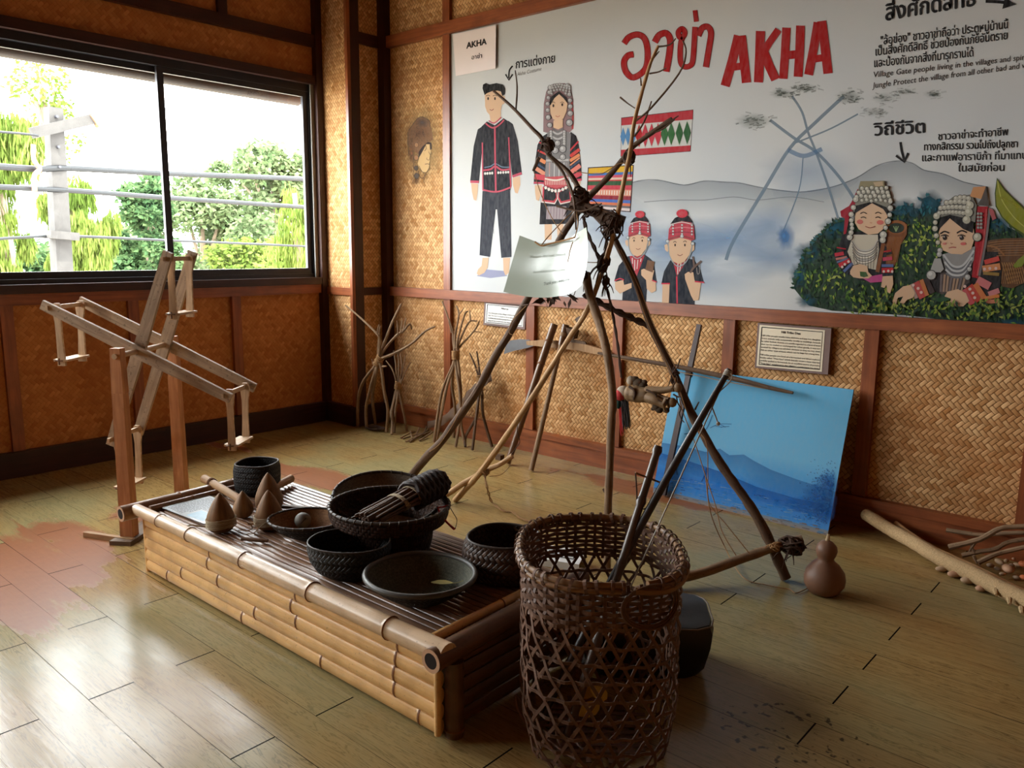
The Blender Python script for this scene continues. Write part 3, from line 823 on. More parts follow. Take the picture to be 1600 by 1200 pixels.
p.stroke([(115, 552), (150, 545), (178, 530), (215, 548), (258, 550)], 5, (120, 140, 164), 4)
for x in (120, 133, 147, 160, 195, 208, 223, 238, 251): p.disc(x, 586-(x-120)*.06, 6, 8, (230, 228, 220), 5, n=8)
for q in range(40):
    x = rng.uniform(112, 255); y = rng.uniform(330, 1000)
    if y > 700 and 168 < x < 205: continue
    p.stroke([(x, y), (x+rng.uniform(-3, 3), y+rng.uniform(25, 60))], 4, (92, 94, 104), 4, .35)
p.poly([(118, 140), (120, 205), (130, 235), (150, 258), (170, 262), (195, 250), (210, 225), (215, 195), (230, 188), (233, 150), (215, 140), (205, 110), (130, 120)], SKIN, 4)
p.poly([(105, 102), (108, 80), (125, 72), (145, 80), (185, 72), (220, 80), (234, 102), (232, 136), (217, 146), (210, 120), (190, 115), (160, 118), (130, 130), (117, 140)], (20, 18, 20), 5)
for x in (137, 176): p.disc(x, 160, 5, 9, (40, 24, 20), 5, n=8); p.stroke([(x-12, 146), (x, 141), (x+11, 146)], 3, (60, 40, 34), 5)
p.stroke([(146, 221), (157, 227), (169, 219)], 3.5, (140, 70, 62), 5)
paint('painted_man', p, mural, 'painted man in a black pink-trimmed jacket')

# painted woman
p = Paint(tr=lambda x, y: (820+x*.20833, 110+y*.20833)); SIL = (168, 164, 162)
p.poly([(148, 1150), (205, 1150), (200, 1270), (150, 1270)], SKIN, 1); p.poly([(240, 1150), (290, 1150), (285, 1260), (245, 1260)], SKIN, 1)
p.poly([(180, 125), (215, 100), (300, 95), (345, 130), (366, 220), (362, 440), (330, 470), (170, 470), (138, 460), (142, 250), (160, 160)], (146, 116, 118), 1)
p.stroke([(350, 230), (360, 330), (358, 440)], 14, (186, 74, 74), 2)
p.poly([(75, 860), (130, 860), (120, 930), (105, 980), (85, 970), (78, 920)], SKIN, 2); p.poly([(365, 830), (420, 825), (410, 900), (385, 905), (368, 870)], SKIN, 2)
p.poly([(172, 470), (125, 500), (95, 560), (75, 700), (66, 852), (142, 852), (158, 700), (168, 560)], (34, 30, 34), 2)
p.poly([(343, 460), (385, 490), (405, 560), (422, 700), (427, 822), (350, 836), (335, 720), (335, 500)], (34, 30, 34), 2)
for a, b, w, c in (((336, 604), (402, 532), 12, (196, 60, 66)), ((340, 645), (410, 592), 24, (206, 66, 62)), ((338, 678), (412, 632), 24, (226, 140, 92)), ((339, 712), (412, 655), 10, (226, 150, 110)), ((342, 730), (412, 676), 13, (60, 76, 104)), ((345, 765), (416, 712), 32, (226, 130, 116)), ((350, 805), (424, 770), 34, (206, 74, 86)), ((352, 830), (427, 818), 16, (196, 70, 96)), ((100, 660), (156, 692), 28, (226, 140, 92)), ((92, 700), (152, 742), 14, (60, 76, 104)), ((84, 735), (150, 778), 30, (226, 150, 120)), ((74, 795), (150, 806), 42, (206, 74, 86)), ((67, 842), (142, 846), 14, (196, 70, 96)), ((108, 540), (160, 560), 10, (196, 60, 66)), ((98, 600), (160, 630), 14, (206, 66, 62))):
    p.stroke([a, b], w, c, 3)
p.poly([(170, 462), (330, 460), (346, 480), (330, 800), (152, 800), (165, 500)], (130, 126, 126), 3)
p.poly([(110, 1155), (125, 870), (345, 860), (355, 1150)], (38, 36, 40), 2)
p.poly([(165, 1020), (312, 1020), (306, 1116), (160, 1116)], (172, 158, 160), 3)
for x in range(175, 310, 22): p.stroke([(x, 1022), (x-4, 1114)], 3, (120, 90, 100), 4)
p.poly([(126, 868), (236, 902), (248, 962), (225, 1004), (122, 990)], (226, 214, 206), 3); p.poly([(246, 905), (345, 862), (356, 985), (266, 1006), (246, 962)], (226, 214, 206), 3)
p.poly([(134, 872), (236, 906), (243, 958), (222, 994), (130, 982)], (196, 70, 82), 4); p.poly([(250, 910), (340, 868), (350, 978), (268, 996), (250, 960)], (196, 70, 82), 4)
p.poly([(146, 880), (230, 910), (234, 955), (215, 978), (142, 970)], (34, 32, 36), 5); p.poly([(258, 916), (330, 878), (338, 966), (275, 982), (256, 950)], (34, 32, 36), 5)
p.poly([(150, 800), (322, 790), (332, 862), (236, 894), (140, 862)], (200, 86, 92), 5)
p.stroke([(150, 812), (236, 824), (322, 802)], 12, (236, 220, 206), 6); p.stroke([(145, 862), (236, 886), (330, 860)], 8, (160, 50, 64), 6)
for x in range(156, 322, 13): p.stroke([(x, 826), (x+1, 858)], 4, (236, 214, 200), 6)
for i, x in enumerate((157, 180, 205, 230, 257, 285, 308)): p.disc(x, 880+24*math.sin(PI*i/6), 10, 13, (236, 232, 222), 7, n=9)
for i in range(9):
    x = 168+i*18; p.stroke([(x, 690), (x-2, 796)], 12, (186, 182, 180) if i % 2 else (150, 144, 146), 4)
p.stroke([(160, 676), (330, 672)], 16, (186, 182, 178), 5); p.stroke([(186, 690), (184, 780)], 4, (196, 120, 110), 5)
for j in range(5):
    y = 452+j*19; p.stroke([(210-j*2, y-14), (246, y+6), (288+j*2, y-14)], 12, (190, 186, 184) if j % 2 else (120, 116, 116), 5)
for sx in (200, 292):
    for j in range(6): p.bead(sx+(4 if sx > 250 else -4), 460+j*18, 13, 6, SIL)
p.bead(284, 590, 26, 6, SIL); p.bead(284, 650, 22, 6, SIL); p.bead(246, 545, 22, 6, SIL); p.bead(228, 600, 24, 6, SIL)
p.poly([(215, 375), (213, 428), (250, 442), (286, 425), (285, 368)], SKIN, 6)
p.poly([(188, 240), (215, 195), (257, 168), (300, 203), (320, 250), (312, 310), (290, 360), (250, 384), (210, 365), (192, 320)], SKIN, 7)
p.poly([(180, 250), (200, 195), (255, 156), (312, 203), (322, 250), (290, 208), (257, 178), (222, 208), (192, 262)], (30, 24, 24), 8)
for j, y in enumerate((104, 122, 142, 162)):
    for i in range(9-j):
        x = 186+j*5+i*(150-j*6)/(8-j)
        if j > 1 and 225 < x < 290 and y > 150: continue
        p.bead(x, y+abs(x-257)*.22, 10, 8, SIL)
for x, y, r in ((176, 205, 15), (170, 250, 16), (171, 298, 16), (175, 352, 19), (186, 410, 19), (333, 180, 16), (338, 225, 17), (340, 270, 18), (340, 322, 21), (334, 392, 25), (190, 130, 18), (318, 116, 17), (183, 165, 16)): p.bead(x, y, r, 8, SIL)
for x in (214, 281): p.disc(x, 265-(x-214)*.12, 7, 12, (50, 28, 22), 9, n=8); p.stroke([(x-16, 244), (x, 236), (x+14, 246)], 3.5, (70, 44, 36), 9)
p.stroke([(230, 340), (246, 348), (264, 340)], 4, (170, 80, 70), 9)
paint('painted_woman', p, mural, 'painted woman in a silver headdress')

# painted textiles
p = Paint(tr=lambda x, y: (770+x*.21875, 60+y*.21875))
def lerp2(t, a, b): return (a[0]+(b[0]-a[0])*t, a[1]+(b[1]-a[1])*t)
p.poly([(917, 566), (1433, 508), (1413, 808), (912, 846)], (60, 40, 44), 1)
p.poly([(920, 570), (1430, 512), (1410, 805), (915, 842)], (214, 214, 208), 2)
p.poly([(920, 570), (1430, 512), (1427, 578), (919, 622)], (190, 52, 62), 3); p.poly([(916, 796), (1413, 764), (1410, 805), (914, 842)], (190, 52, 62), 3)
for x, c in ((930, (86, 140, 190)), (965, (86, 140, 190)), (1002, (86, 140, 190)), (1045, RED), (1088, (204, 62, 76)), (1134, (204, 62, 76)), (1180, (204, 62, 76)), (1226, (58, 110, 62)), (1274, (58, 110, 62)), (1332, (48, 100, 54)), (1388, (48, 100, 54))):
    y = 702-(x-920)*.06; h = 84 if x > 1010 else 66; w = 27 if x > 1010 else 20
    p.poly([(x-w, y), (x, y-h), (x+w, y), (x, y+h)], c, 4)
paint('painted_red_textile', p, mural)
p = Paint()
A, B, Cc, Dd = (920, 263), (989, 259), (984, 330), (917, 325)
bands = ((0, .13, (226, 178, 44)), (.13, .19, (70, 120, 190)), (.19, .25, (206, 84, 104)), (.25, .30, (226, 200, 180)), (.30, .33, (196, 60, 60)), (.33, .43, (56, 92, 60)), (.43, .53, (206, 70, 84)), (.53, .67, (226, 150, 124)), (.67, .76, (150, 44, 56)), (.76, .83, (76, 112, 186)), (.83, .89, (214, 120, 84)), (.89, .94, (110, 104, 106)), (.94, 1.0, (222, 206, 202)))
p.poly([(918.5, 261.5), (990.5, 257.5), (985.5, 331.5), (915.5, 326.5)], (60, 40, 44), 1)
for a, b, c in bands: p.poly([lerp2(a, A, Dd), lerp2(a, B, Cc), lerp2(b, B, Cc), lerp2(b, A, Dd)], c, 2)
for i in range(17):
    t = (i+.5)/17; u = lerp2(.55, A, Dd); v = lerp2(.55, B, Cc); a = lerp2(t, u, v); u = lerp2(.65, A, Dd); v = lerp2(.65, B, Cc); b = lerp2(t, u, v); p.stroke([a, b], 1.6, (236, 224, 206), 3)
paint('painted_striped_textile', p, mural)

# painted children
for who in (0, 1):
    p = Paint(tr=lambda x, y: (940+x*.15, 310+y*.15)); V = (38, 42, 52)
    if who == 0:
        p.poly([(262, 605), (300, 600), (450, 585), (500, 620), (545, 665), (576, 872), (520, 862), (480, 860), (464, 1078), (214, 1072), (226, 880), (130, 862), (178, 700)], V, 1)
        p.poly([(290, 600), (450, 590), (358, 832)], (186, 62, 74), 2)
        for a, b in (((345, 640), (344, 750)), ((378, 640), (368, 735)), ((320, 620), (322, 680)), ((412, 625), (405, 660))): p.stroke([a, b], 8, (230, 222, 216), 3)
        p.poly([(138, 870), (225, 850), (235, 902), (312, 880), (312, 932), (190, 992), (142, 945)], SKIN, 3)
        p.poly([(530, 862), (562, 872), (566, 960), (520, 986), (470, 940), (463, 850), (413, 800), (412, 745), (440, 732), (470, 745), (548, 750), (530, 830)], SKIN, 4)
        p.poly([(478, 642), (552, 658), (532, 772), (455, 742)], (122, 88, 66), 5)
        p.stroke([(134, 858), (190, 836), (232, 850)], 11, (206, 62, 82), 4); p.stroke([(524, 852), (574, 872)], 12, (206, 62, 82), 5)
        hx, hy, sc = 385, 400, 1.0
    else:
        p.poly([(715, 645), (780, 660), (900, 625), (965, 640), (1030, 740), (1066, 878), (975, 872), (970, 1112), (700, 1100), (712, 890), (622, 890), (650, 760)], V, 1)
        p.poly([(742, 655), (900, 630), (784, 812)], (186, 62, 74), 2)
        for a, b in (((795, 660), (792, 790)), ((830, 655), (812, 760)), ((870, 640), (862, 670))): p.stroke([a, b], 9, (230, 222, 216), 3)
        p.stroke([(782, 812), (788, 1100)], 14, (206, 62, 82), 2)
        p.poly([(635, 895), (708, 895), (700, 1098), (628, 1094)], SKIN, 3)
        p.poly([(975, 875), (1035, 880), (1010, 1060), (960, 1066), (930, 1010), (870, 840), (865, 790), (900, 765), (955, 770), (968, 850)], SKIN, 4)
        p.stroke([(922, 775), (965, 715), (1040, 652)], 22, (110, 88, 78), 5); p.stroke([(965, 715), (950, 605)], 20, (110, 88, 78), 5); p.stroke([(1018, 670), (1020, 770), (998, 785), (990, 720)], 8, (150, 140, 134), 4)
        p.stroke([(622, 888), (712, 888)], 14, (206, 62, 82), 4); p.stroke([(970, 866), (1068, 876)], 14, (206, 62, 82), 5)
        hx, hy, sc = 822, 438, 1.2
    q = Paint(); T = p.tr
    def H(pts): return [(hx+(x-385)*sc, hy+(y-400)*sc) for x, y in pts]
    for pts, c, L in (([(245, 440), (268, 430), (285, 480), (270, 500), (250, 480)], SKIN, 5), ([(478, 440), (505, 430), (505, 480), (485, 500)], SKIN, 5),
            ([(278, 405), (385, 375), (478, 400), (480, 450), (462, 525), (415, 588), (370, 605), (320, 582), (288, 520)], SKIN, 6),
            ([(276, 405), (284, 300), (330, 235), (465, 235), (500, 270), (508, 390), (480, 402), (385, 372)], (192, 66, 80), 7),
            ([(296, 258), (335, 205), (395, 178), (450, 188), (492, 246), (395, 232)], (34, 32, 36), 8)):
        p.poly(H(pts), c, L)
    for st, w, c, L in (([(278, 412), (292, 540), (355, 622), (420, 600), (470, 520), (485, 440)], 9, (160, 166, 168), 7), ([(280, 392), (385, 362), (498, 388)], 14, (150, 70, 70), 8), ([(292, 300), (395, 285), (500, 296)], 10, (214, 120, 126), 8), ([(286, 340), (395, 326), (504, 338)], 9, (150, 50, 66), 8), ([(296, 262), (395, 242), (494, 262)], 8, (220, 196, 190), 9),
            ([(322, 418), (336, 408), (350, 418)], 5, (60, 40, 34), 8), ([(408, 414), (424, 404), (438, 414)], 5, (60, 40, 34), 8), ([(358, 522), (380, 532), (404, 520)], 5, (120, 60, 54), 8)):
        p.stroke(H(st), w*sc, c, L)
    for x in (320, 398, 484):
        for y in (270, 296, 322, 348): X, Y = H([(x, y-8*math.sin((x-280)/220*PI)*.5)])[0]; p.bead(X, Y, 9*sc, 9, (196, 196, 192))
    for x, y, r in ((397, 364, 15), (272, 408, 15), (490, 428, 15)): X, Y = H([(x, y)])[0]; p.bead(X, Y, r*sc, 9, (190, 192, 190))
    for x in (338, 423): X, Y = H([(x, 440)])[0]; p.disc(X, Y, 7*sc, 12*sc, (44, 30, 26), 8, n=8)
    X, Y = H([(398, 166)])[0]
    pts = []
    for i in range(36):
        rr = (1+.16*(i % 2)); pts.append((X+46*sc*rr*math.cos(2*PI*i/36), Y+31*sc*1.1*rr*math.sin(2*PI*i/36)))
    p.poly(pts, (204, 58, 72), 9)
    for i in range(14): p.stroke([(X+rng.uniform(-30, 30)*sc, Y+rng.uniform(-20, 20)*sc), (X+rng.uniform(-36, 36)*sc, Y+rng.uniform(-24, 24)*sc)], 4, (232, 110, 116), 10, .7)
    paint('painted_child', p, mural, 'painted child holding a wooden cup' if who == 0 else 'painted child holding a slingshot')

# tea bushes
p = Paint(tr=lambda x, y: (1200+x*.25, 230+y*.25))
bush = [(160, 880), (175, 800), (205, 740), (230, 660), (310, 560), (400, 470), (480, 450), (620, 470), (780, 400), (860, 355), (950, 395), (965, 320), (1010, 305), (1080, 350), (1040, 430), (1250, 420), (1420, 430), (1500, 500), (1640, 560), (1640, 1100), (1500, 1112), (1200, 1090), (850, 1050), (400, 1022), (255, 990), (200, 930)]
p.poly(bush, (38, 62, 44), 2)
for x, y, rx, ry in ((850, 400, 110, 70), (1010, 350, 80, 70), (420, 510, 90, 60), (250, 660, 70, 60), (190, 800, 50, 70), (1450, 480, 90, 60), (1520, 1105, 90, 40), (240, 960, 60, 40)):
    p.blob(x, y, rx*1.25, ry*1.25, (34, 92, 112), 3, .95)
def inside(x, y, P):
    c = False
    for i in range(len(P)):
        (x0, y0), (x1, y1) = P[i-1], P[i]
        if (y0 > y) != (y1 > y) and x < (x1-x0)*(y-y0)/(y1-y0)+x0: c = not c
    return c
def leaf(x, y, an, L0, w, rgb, L):
    c, s_ = math.cos(an), math.sin(an)
    p.poly([(x, y), (x+L0*.5*c-w*s_, y+L0*.5*s_+w*c), (x+L0*c, y+L0*s_), (x+L0*.5*c+w*s_, y+L0*.5*s_-w*c)], rgb, L)
cnt = 0
while cnt < 1500:
    x, y = rng.uniform(150, 1640), rng.uniform(300, 1115)
    if not inside(x, y, bush): continue
    cnt += 1
    d = rng.random(); an = -PI/2+rng.gauss(0, .8)
    lit_ = math.exp(-((x-900)/190)**2-((y-620)/150)**2)+.9*math.exp(-((x-430)/170)**2-((y-830)/120)**2)+.8*math.exp(-((y-975)/80)**2)*(x > 500)+.4*math.exp(-((x-1400)/200)**2-((y-1000)/90)**2)
    if y < 440: cc = rng.choice(((30, 84, 100), (40, 104, 112), (26, 66, 78)))
    elif rng.random() < lit_*.75: cc = rng.choice(((110, 140, 50), (140, 160, 60), (84, 122, 44), (164, 176, 84)))
    else: cc = rng.choice(((34, 66, 40), (50, 84, 46), (26, 50, 38), (64, 98, 50), (20, 40, 36)))
    leaf(x, y, an, rng.uniform(20, 46), rng.uniform(5, 10), cc, 4+(cnt % 3))
for i in range(0, 6):
    for q in range(18):
        x0, y0 = bush[i]; x1, y1 = bush[i+1]; t = rng.random(); leaf(x0+(x1-x0)*t+8, y0+(y1-y0)*t+6, PI+rng.gauss(.5, .5), rng.uniform(20, 36), 8, rng.choice(((30, 60, 40), (34, 92, 100), (44, 76, 48))), 5)
paint('painted_tea_bushes', p, mural)

# painted tea pickers
p = Paint(tr=lambda x, y: (1240+x/6, 260+y/6)); B0 = 8
p.poly([(880, 560), (1065, 540), (1060, 640), (1000, 740), (950, 930), (840, 950), (860, 700)], (128, 76, 42), B0)
p.disc(965, 570, 100, 66, (150, 92, 50), B0+1, n=18); p.disc(962, 578, 74, 48, (38, 50, 38), B0+2, n=18)
for a in (-.6, 0, .6): p.stroke([(960, 610), (960+40*math.sin(a), 560)], 9, (150, 170, 120), B0+3)
for q in range(10): p.stroke([(890+q*14, 660), (870+q*11, 900)], 4, (176, 116, 66), B0+1)
p.poly([(545, 330), (600, 210), (620, 230), (560, 400), (520, 480), (490, 640), (468, 640), (480, 490), (445, 470), (437, 420), (520, 370)], (160, 36, 52), B0)
p.poly([(420, 760), (460, 640), (560, 610), (790, 620), (870, 760), (860, 1100), (620, 1070), (480, 1000)], (32, 30, 34), B0+1)
p.poly([(380, 830), (430, 790), (500, 840), (565, 915), (500, 1010), (455, 985), (400, 900)], (34, 32, 38), B0+2)
for a, b, w, c in (((385, 830), (470, 815), 34, (190, 50, 66)), ((395, 870), (500, 850), 22, (190, 120, 110)), ((405, 900), (510, 860), 18, (96, 112, 140)), ((425, 930), (530, 880), 40, (196, 44, 54)), ((470, 985), (552, 905), 26, (90, 110, 160)), ((500, 1008), (566, 925), 16, (40, 44, 60)), ((835, 870), (925, 860), 34, (196, 66, 90)), ((826, 930), (935, 930), 26, (96, 112, 160)), ((826, 975), (935, 972), 46, (196, 44, 54)), ((832, 1015), (930, 1012), 16, (40, 44, 60)), ((838, 830), (920, 810), 22, (40, 36, 40)), ((845, 800), (915, 788), 14, (176, 40, 50)), ((405, 760), (490, 775), 12, (170, 40, 52))):
    p.stroke([a, b], w, c, B0+3)
for x, y in ((455, 943), (480, 918), (515, 892), (846, 985), (888, 980), (924, 985)): p.disc(x, y, 12, 13, (226, 206, 196), B0+4, n=9)
p.stroke([(845, 700), (815, 850), (785, 990)], 36, (134, 82, 48), B0+2)
p.poly([(505, 800), (560, 640), (790, 640), (800, 780), (770, 970), (680, 950), (600, 910), (560, 930)], (206, 196, 176), B0+3)
for j in range(6): p.stroke([(545+j*2, 690+j*26), (600, 770+j*24), (680, 790+j*22), (750, 760+j*22), (790-j*2, 690+j*26)], 17, (196, 190, 180) if j % 2 == 0 else (232, 224, 206), B0+4); p.stroke([(545+j*2, 700+j*26), (600, 781+j*24), (680, 801+j*22), (750, 771+j*22), (790-j*2, 700+j*26)], 5, (70, 64, 62), B0+5)
for q in range(9): p.stroke([(530+q*28, 840+10*math.sin(q)), (555+q*24, 960)], 4, (96, 86, 76), B0+4)
p.poly([(530, 980), (560, 930), (620, 915), (690, 935), (700, 990), (735, 1025), (700, 1050), (620, 1050), (560, 1040), (530, 1010)], SKIN, B0+5)
p.poly([(835, 1030), (930, 1025), (935, 1100), (905, 1190), (880, 1180), (870, 1110), (850, 1140), (820, 1130)], SKIN, B0+5)
p.poly([(620, 985), (680, 990), (700, 1030), (660, 1040), (625, 1030)], (70, 100, 58), B0+6)
p.poly([(640, 1045), (830, 1010), (840, 1080), (720, 1090)], (196, 80, 140), B0+4)
p.poly([(575, 480), (600, 380), (725, 340), (850, 390), (880, 470), (860, 570), (790, 630), (700, 640), (610, 590), (575, 530)], SKIN, B0+6)
p.poly([(560, 450), (590, 360), (725, 325), (870, 370), (890, 470), (840, 400), (735, 345), (640, 400)], (30, 26, 26), B0+7)
p.poly([(575, 370), (600, 240), (625, 140), (850, 135), (860, 210), (920, 330), (890, 390), (735, 330)], (140, 136, 122), B0+7)
p.poly([(610, 200), (630, 138), (850, 135), (850, 200)], (150, 140, 108), B0+8); p.poly([(745, 150), (835, 140), (840, 180), (770, 190)], (196, 172, 140), B0+9)
for j, (y, x0, x1, n, r) in enumerate(((205, 640, 870, 6, 20), (240, 610, 880, 7, 21), (280, 590, 890, 8, 21), (318, 640, 905, 7, 17))):
    for i in range(n): p.bead(x0+(x1-x0)*i/(n-1), y+6*math.sin(i*2.3+j), r, B0+9, (190, 186, 170))
for x, y, r in ((582, 310, 27), (560, 385, 25), (540, 450, 26), (540, 505, 22), (545, 545, 20), (548, 580, 20), (538, 620, 24), (525, 665, 28), (905, 330, 22), (905, 390, 27), (900, 455, 22), (885, 515, 28), (862, 575, 22), (840, 640, 34), (835, 690, 30)): p.bead(x, y, r, B0+9, (190, 186, 172))
for x in (655, 792): p.stroke([(x-26, 482), (x, 474), (x+26, 486)], 9, (36, 26, 24), B0+8); p.stroke([(x-28, 442), (x, 430), (x+30, 444)], 8, (36, 26, 24), B0+8)
p.disc(622, 520, 30, 22, (226, 120, 110), B0+7, .8); p.disc(812, 525, 34, 22, (226, 120, 110), B0+7, .8)
p.stroke([(672, 562), (718, 576), (766, 560)], 7, (150, 70, 60), B0+8); p.stroke([(716, 524), (726, 532), (736, 526)], 4, (190, 120, 96), B0+8)
paint('painted_tea_picker', p, mural, 'painted smiling tea picker with a brown basket')

p = Paint(tr=lambda x, y: (1380+x*.20833, 260+y*.20833)); B0 = 8
p.poly([(760, 560), (900, 540), (1080, 535), (1080, 860), (970, 915), (890, 900), (880, 760), (780, 640)], (104, 72, 48), B0)
for j in range(7): p.stroke([(790+j*10, 575+j*16), (900, 560+j*18), (1070, 556+j*18)], 6, (150, 108, 70), B0+1)
for j in range(9): p.stroke([(890+j*18, 720), (940+j*17, 880)], 6, (170, 126, 78), B0+1); p.stroke([(1050-j*18, 720), (1000-j*14, 880)], 6, (150, 108, 66), B0+2)
p.stroke([(780, 596), (850, 610), (910, 670)], 12, (150, 104, 66), B0+2)
p.poly([(410, 700), (660, 640), (860, 640), (890, 780), (870, 960), (700, 1000), (380, 940), (330, 860)], (38, 32, 34), B0+1)
p.poly([(705, 300), (785, 300), (770, 560), (710, 840), (665, 830), (690, 560)], (170, 34, 44), B0+3)
p.stroke([(775, 320), (752, 560), (705, 820)], 10, (196, 90, 90), B0+4); p.stroke([(800, 310), (770, 560), (720, 820)], 18, (120, 112, 112), B0+3); p.poly([(790, 310), (825, 325), (848, 390), (820, 405), (800, 350)], (176, 90, 92), B0+3)
for a, b, w, c in (((760, 720), (870, 690), 36, (206, 76, 66)), ((745, 770), (878, 750), 50, (214, 140, 90)), ((750, 800), (870, 810), 24, (150, 120, 60)), ((705, 850), (800, 900), 60, (206, 120, 120)), ((640, 900), (720, 1010), 70, (190, 70, 56)), ((600, 925), (668, 1035), 44, (196, 84, 90)), ((690, 880), (760, 990), 40, (206, 120, 70)), ((790, 960), (870, 930), 40, (206, 130, 130)), ((760, 990), (870, 970), 26, (214, 130, 70)), ((770, 1015), (866, 1010), 30, (206, 130, 100)), ((240, 870), (300, 985), 60, (190, 80, 76)), ((285, 850), (330, 970), 30, (196, 120, 70)), ((205, 885), (250, 990), 26, (176, 150, 140)), ((320, 840), (370, 950), 40, (60, 44, 44))):
    p.stroke([a, b], w, c, B0+5)
for x, y in ((612, 900), (650, 920), (672, 950), (686, 985), (225, 890), (262, 915), (285, 945), (760, 770), (800, 765), (845, 765)): p.disc(x, y, 12, 12, (226, 190, 180), B0+6, n=8)
p.poly([(70, 1010), (90, 950), (150, 900), (205, 890), (240, 950), (225, 985), (180, 1000), (150, 1035), (125, 1020), (150, 975), (110, 985), (95, 1040), (75, 1040)], SKIN, B0+6)
p.poly([(460, 975), (480, 940), (560, 920), (620, 950), (645, 1010), (600, 1050), (520, 1050), (470, 1040), (510, 1000), (490, 985)], SKIN, B0+6)
p.poly([(390, 990), (450, 980), (510, 990), (470, 1015), (410, 1015)], (50, 84, 54), B0+7)
p.poly([(420, 950), (430, 800), (640, 780), (650, 870), (560, 920), (440, 960)], (84, 72, 70), B0+4)
for j in range(8): p.stroke([(436+j*26, 810), (430+j*22, 940)], 15, (170, 140, 116) if j % 3 else (120, 110, 110), B0+5)
p.poly([(440, 660), (690, 600), (680, 700), (620, 810), (520, 830), (470, 780)], (150, 148, 146), B0+5)
for j in range(6): p.stroke([(452+j*4, 660+j*28), (520, 745+j*17), (600, 740+j*17), (680-j*6, 630+j*26)], 15, (196, 196, 196) if j % 2 == 0 else (110, 110, 114), B0+6)
p.poly([(350, 790), (385, 690), (430, 690), (455, 770), (430, 795)], (170, 168, 164), B0+7); p.bead(360, 815, 36, B0+7, (180, 178, 172)); p.bead(420, 660, 20, B0+7); p.bead(425, 630, 20, B0+7); p.bead(632, 830, 22, B0+7); p.bead(645, 770, 18, B0+7)
p.poly([(425, 570), (415, 500), (440, 430), (500, 385), (600, 400), (680, 470), (685, 540), (660, 620), (590, 660), (510, 655), (450, 630)], SKIN, B0+7)
p.poly([(410, 480), (430, 390), (500, 360), (620, 370), (680, 420), (672, 500), (600, 470), (500, 390), (450, 440)], (28, 24, 26), B0+8)
p.poly([(400, 390), (430, 310), (520, 230), (660, 210), (700, 290), (690, 420), (600, 385), (500, 362)], (132, 130, 120), B0+8)
p.poly([(650, 225), (675, 155), (770, 150), (735, 245)], (206, 148, 100), B0+10); p.poly([(770, 150), (795, 300), (700, 290), (735, 245)], (92, 84, 80), B0+9)
for y, x0, x1, n, r in ((240, 545, 640, 4, 20), (272, 475, 640, 6, 20), (312, 430, 640, 8, 19), (350, 420, 600, 8, 17)):
    for i in range(n): p.bead(x0+(x1-x0)*i/(n-1), y-8*math.sin(PI*i/(n-1)), r, B0+10, (182, 178, 162))
for x, y, r in ((400, 372, 26), (390, 420, 18), (388, 466, 22), (398, 520, 20), (410, 570, 18), (650, 290, 32), (640, 345, 34), (625, 400, 32), (705, 530, 32)): p.bead(x, y, r, B0+10, (184, 180, 160))
for q in range(10): p.bead(712+(q % 2)*22, 355+(q//2)*26, 11, B0+10, (150, 146, 140))
for x in (462, 588): p.disc(x, 535, 17, 19, (40, 22, 18), B0+9, n=10); p.disc(x-5, 528, 5, 5, (230, 220, 214), B0+10, n=6); p.stroke([(x-30, 522), (x, 512), (x+28, 524)], 7, (26, 20, 20), B0+10)
p.stroke([(428, 505), (460, 488), (494, 500)], 11, (30, 22, 22), B0+9); p.stroke([(552, 500), (590, 482), (628, 496)], 11, (30, 22, 22), B0+9)
p.disc(600, 580, 22, 12, (214, 110, 104), B0+9); p.disc(460, 580, 16, 9, (214, 130, 118), B0+9); p.stroke([(492, 612), (520, 606), (548, 608)], 7, (176, 76, 76), B0+9); p.stroke([(505, 572), (512, 582), (522, 577)], 4, (170, 110, 90), B0+9)
paint('painted_tea_picker', p, mural, 'painted tea picker leaning over the bushes')
p = Paint(tr=lambda x, y: (1380+x*.20833, 260+y*.20833))
p.poly([(853, 84), (905, 165), (980, 240), (1080, 330), (1080, 545), (960, 455), (888, 382), (842, 300), (836, 200)], (70, 84, 30), 8)
p.poly([(856, 100), (900, 170), (975, 245), (1080, 345), (1080, 520), (970, 448), (895, 376), (850, 295), (845, 200)], (140, 142, 44), 9)
p.stroke([(858, 110), (890, 250), (980, 380), (1080, 470)], 8, (186, 186, 90), 10); p.stroke([(880, 230), (960, 270), (1040, 320)], 20, (172, 168, 60), 10, .6)
p.poly([(975, 745), (1010, 700), (1060, 660), (1080, 690), (1040, 750), (990, 762)], (130, 140, 50), 14)
paint('painted_leaf', p, mural, 'large painted yellow-green leaf')
# tufts in front of the pickers' hands
p = Paint(tr=lambda x, y: (1200+x*.25, 230+y*.25))
for q in range(240):
    x = rng.uniform(520, 1620); y = rng.uniform(965, 1085)+(-60 if x < 800 else 0)*.6
    if 760 < x < 1300 and y < 985: continue
    leaf(x, y, -PI/2+rng.gauss(0, .6), rng.uniform(22, 50), 8, rng.choice(((90, 122, 48), (130, 150, 60), (50, 84, 46), (34, 62, 40), (150, 160, 70))), 26+(q % 2))
paint('painted_grass_tufts', p, mural)

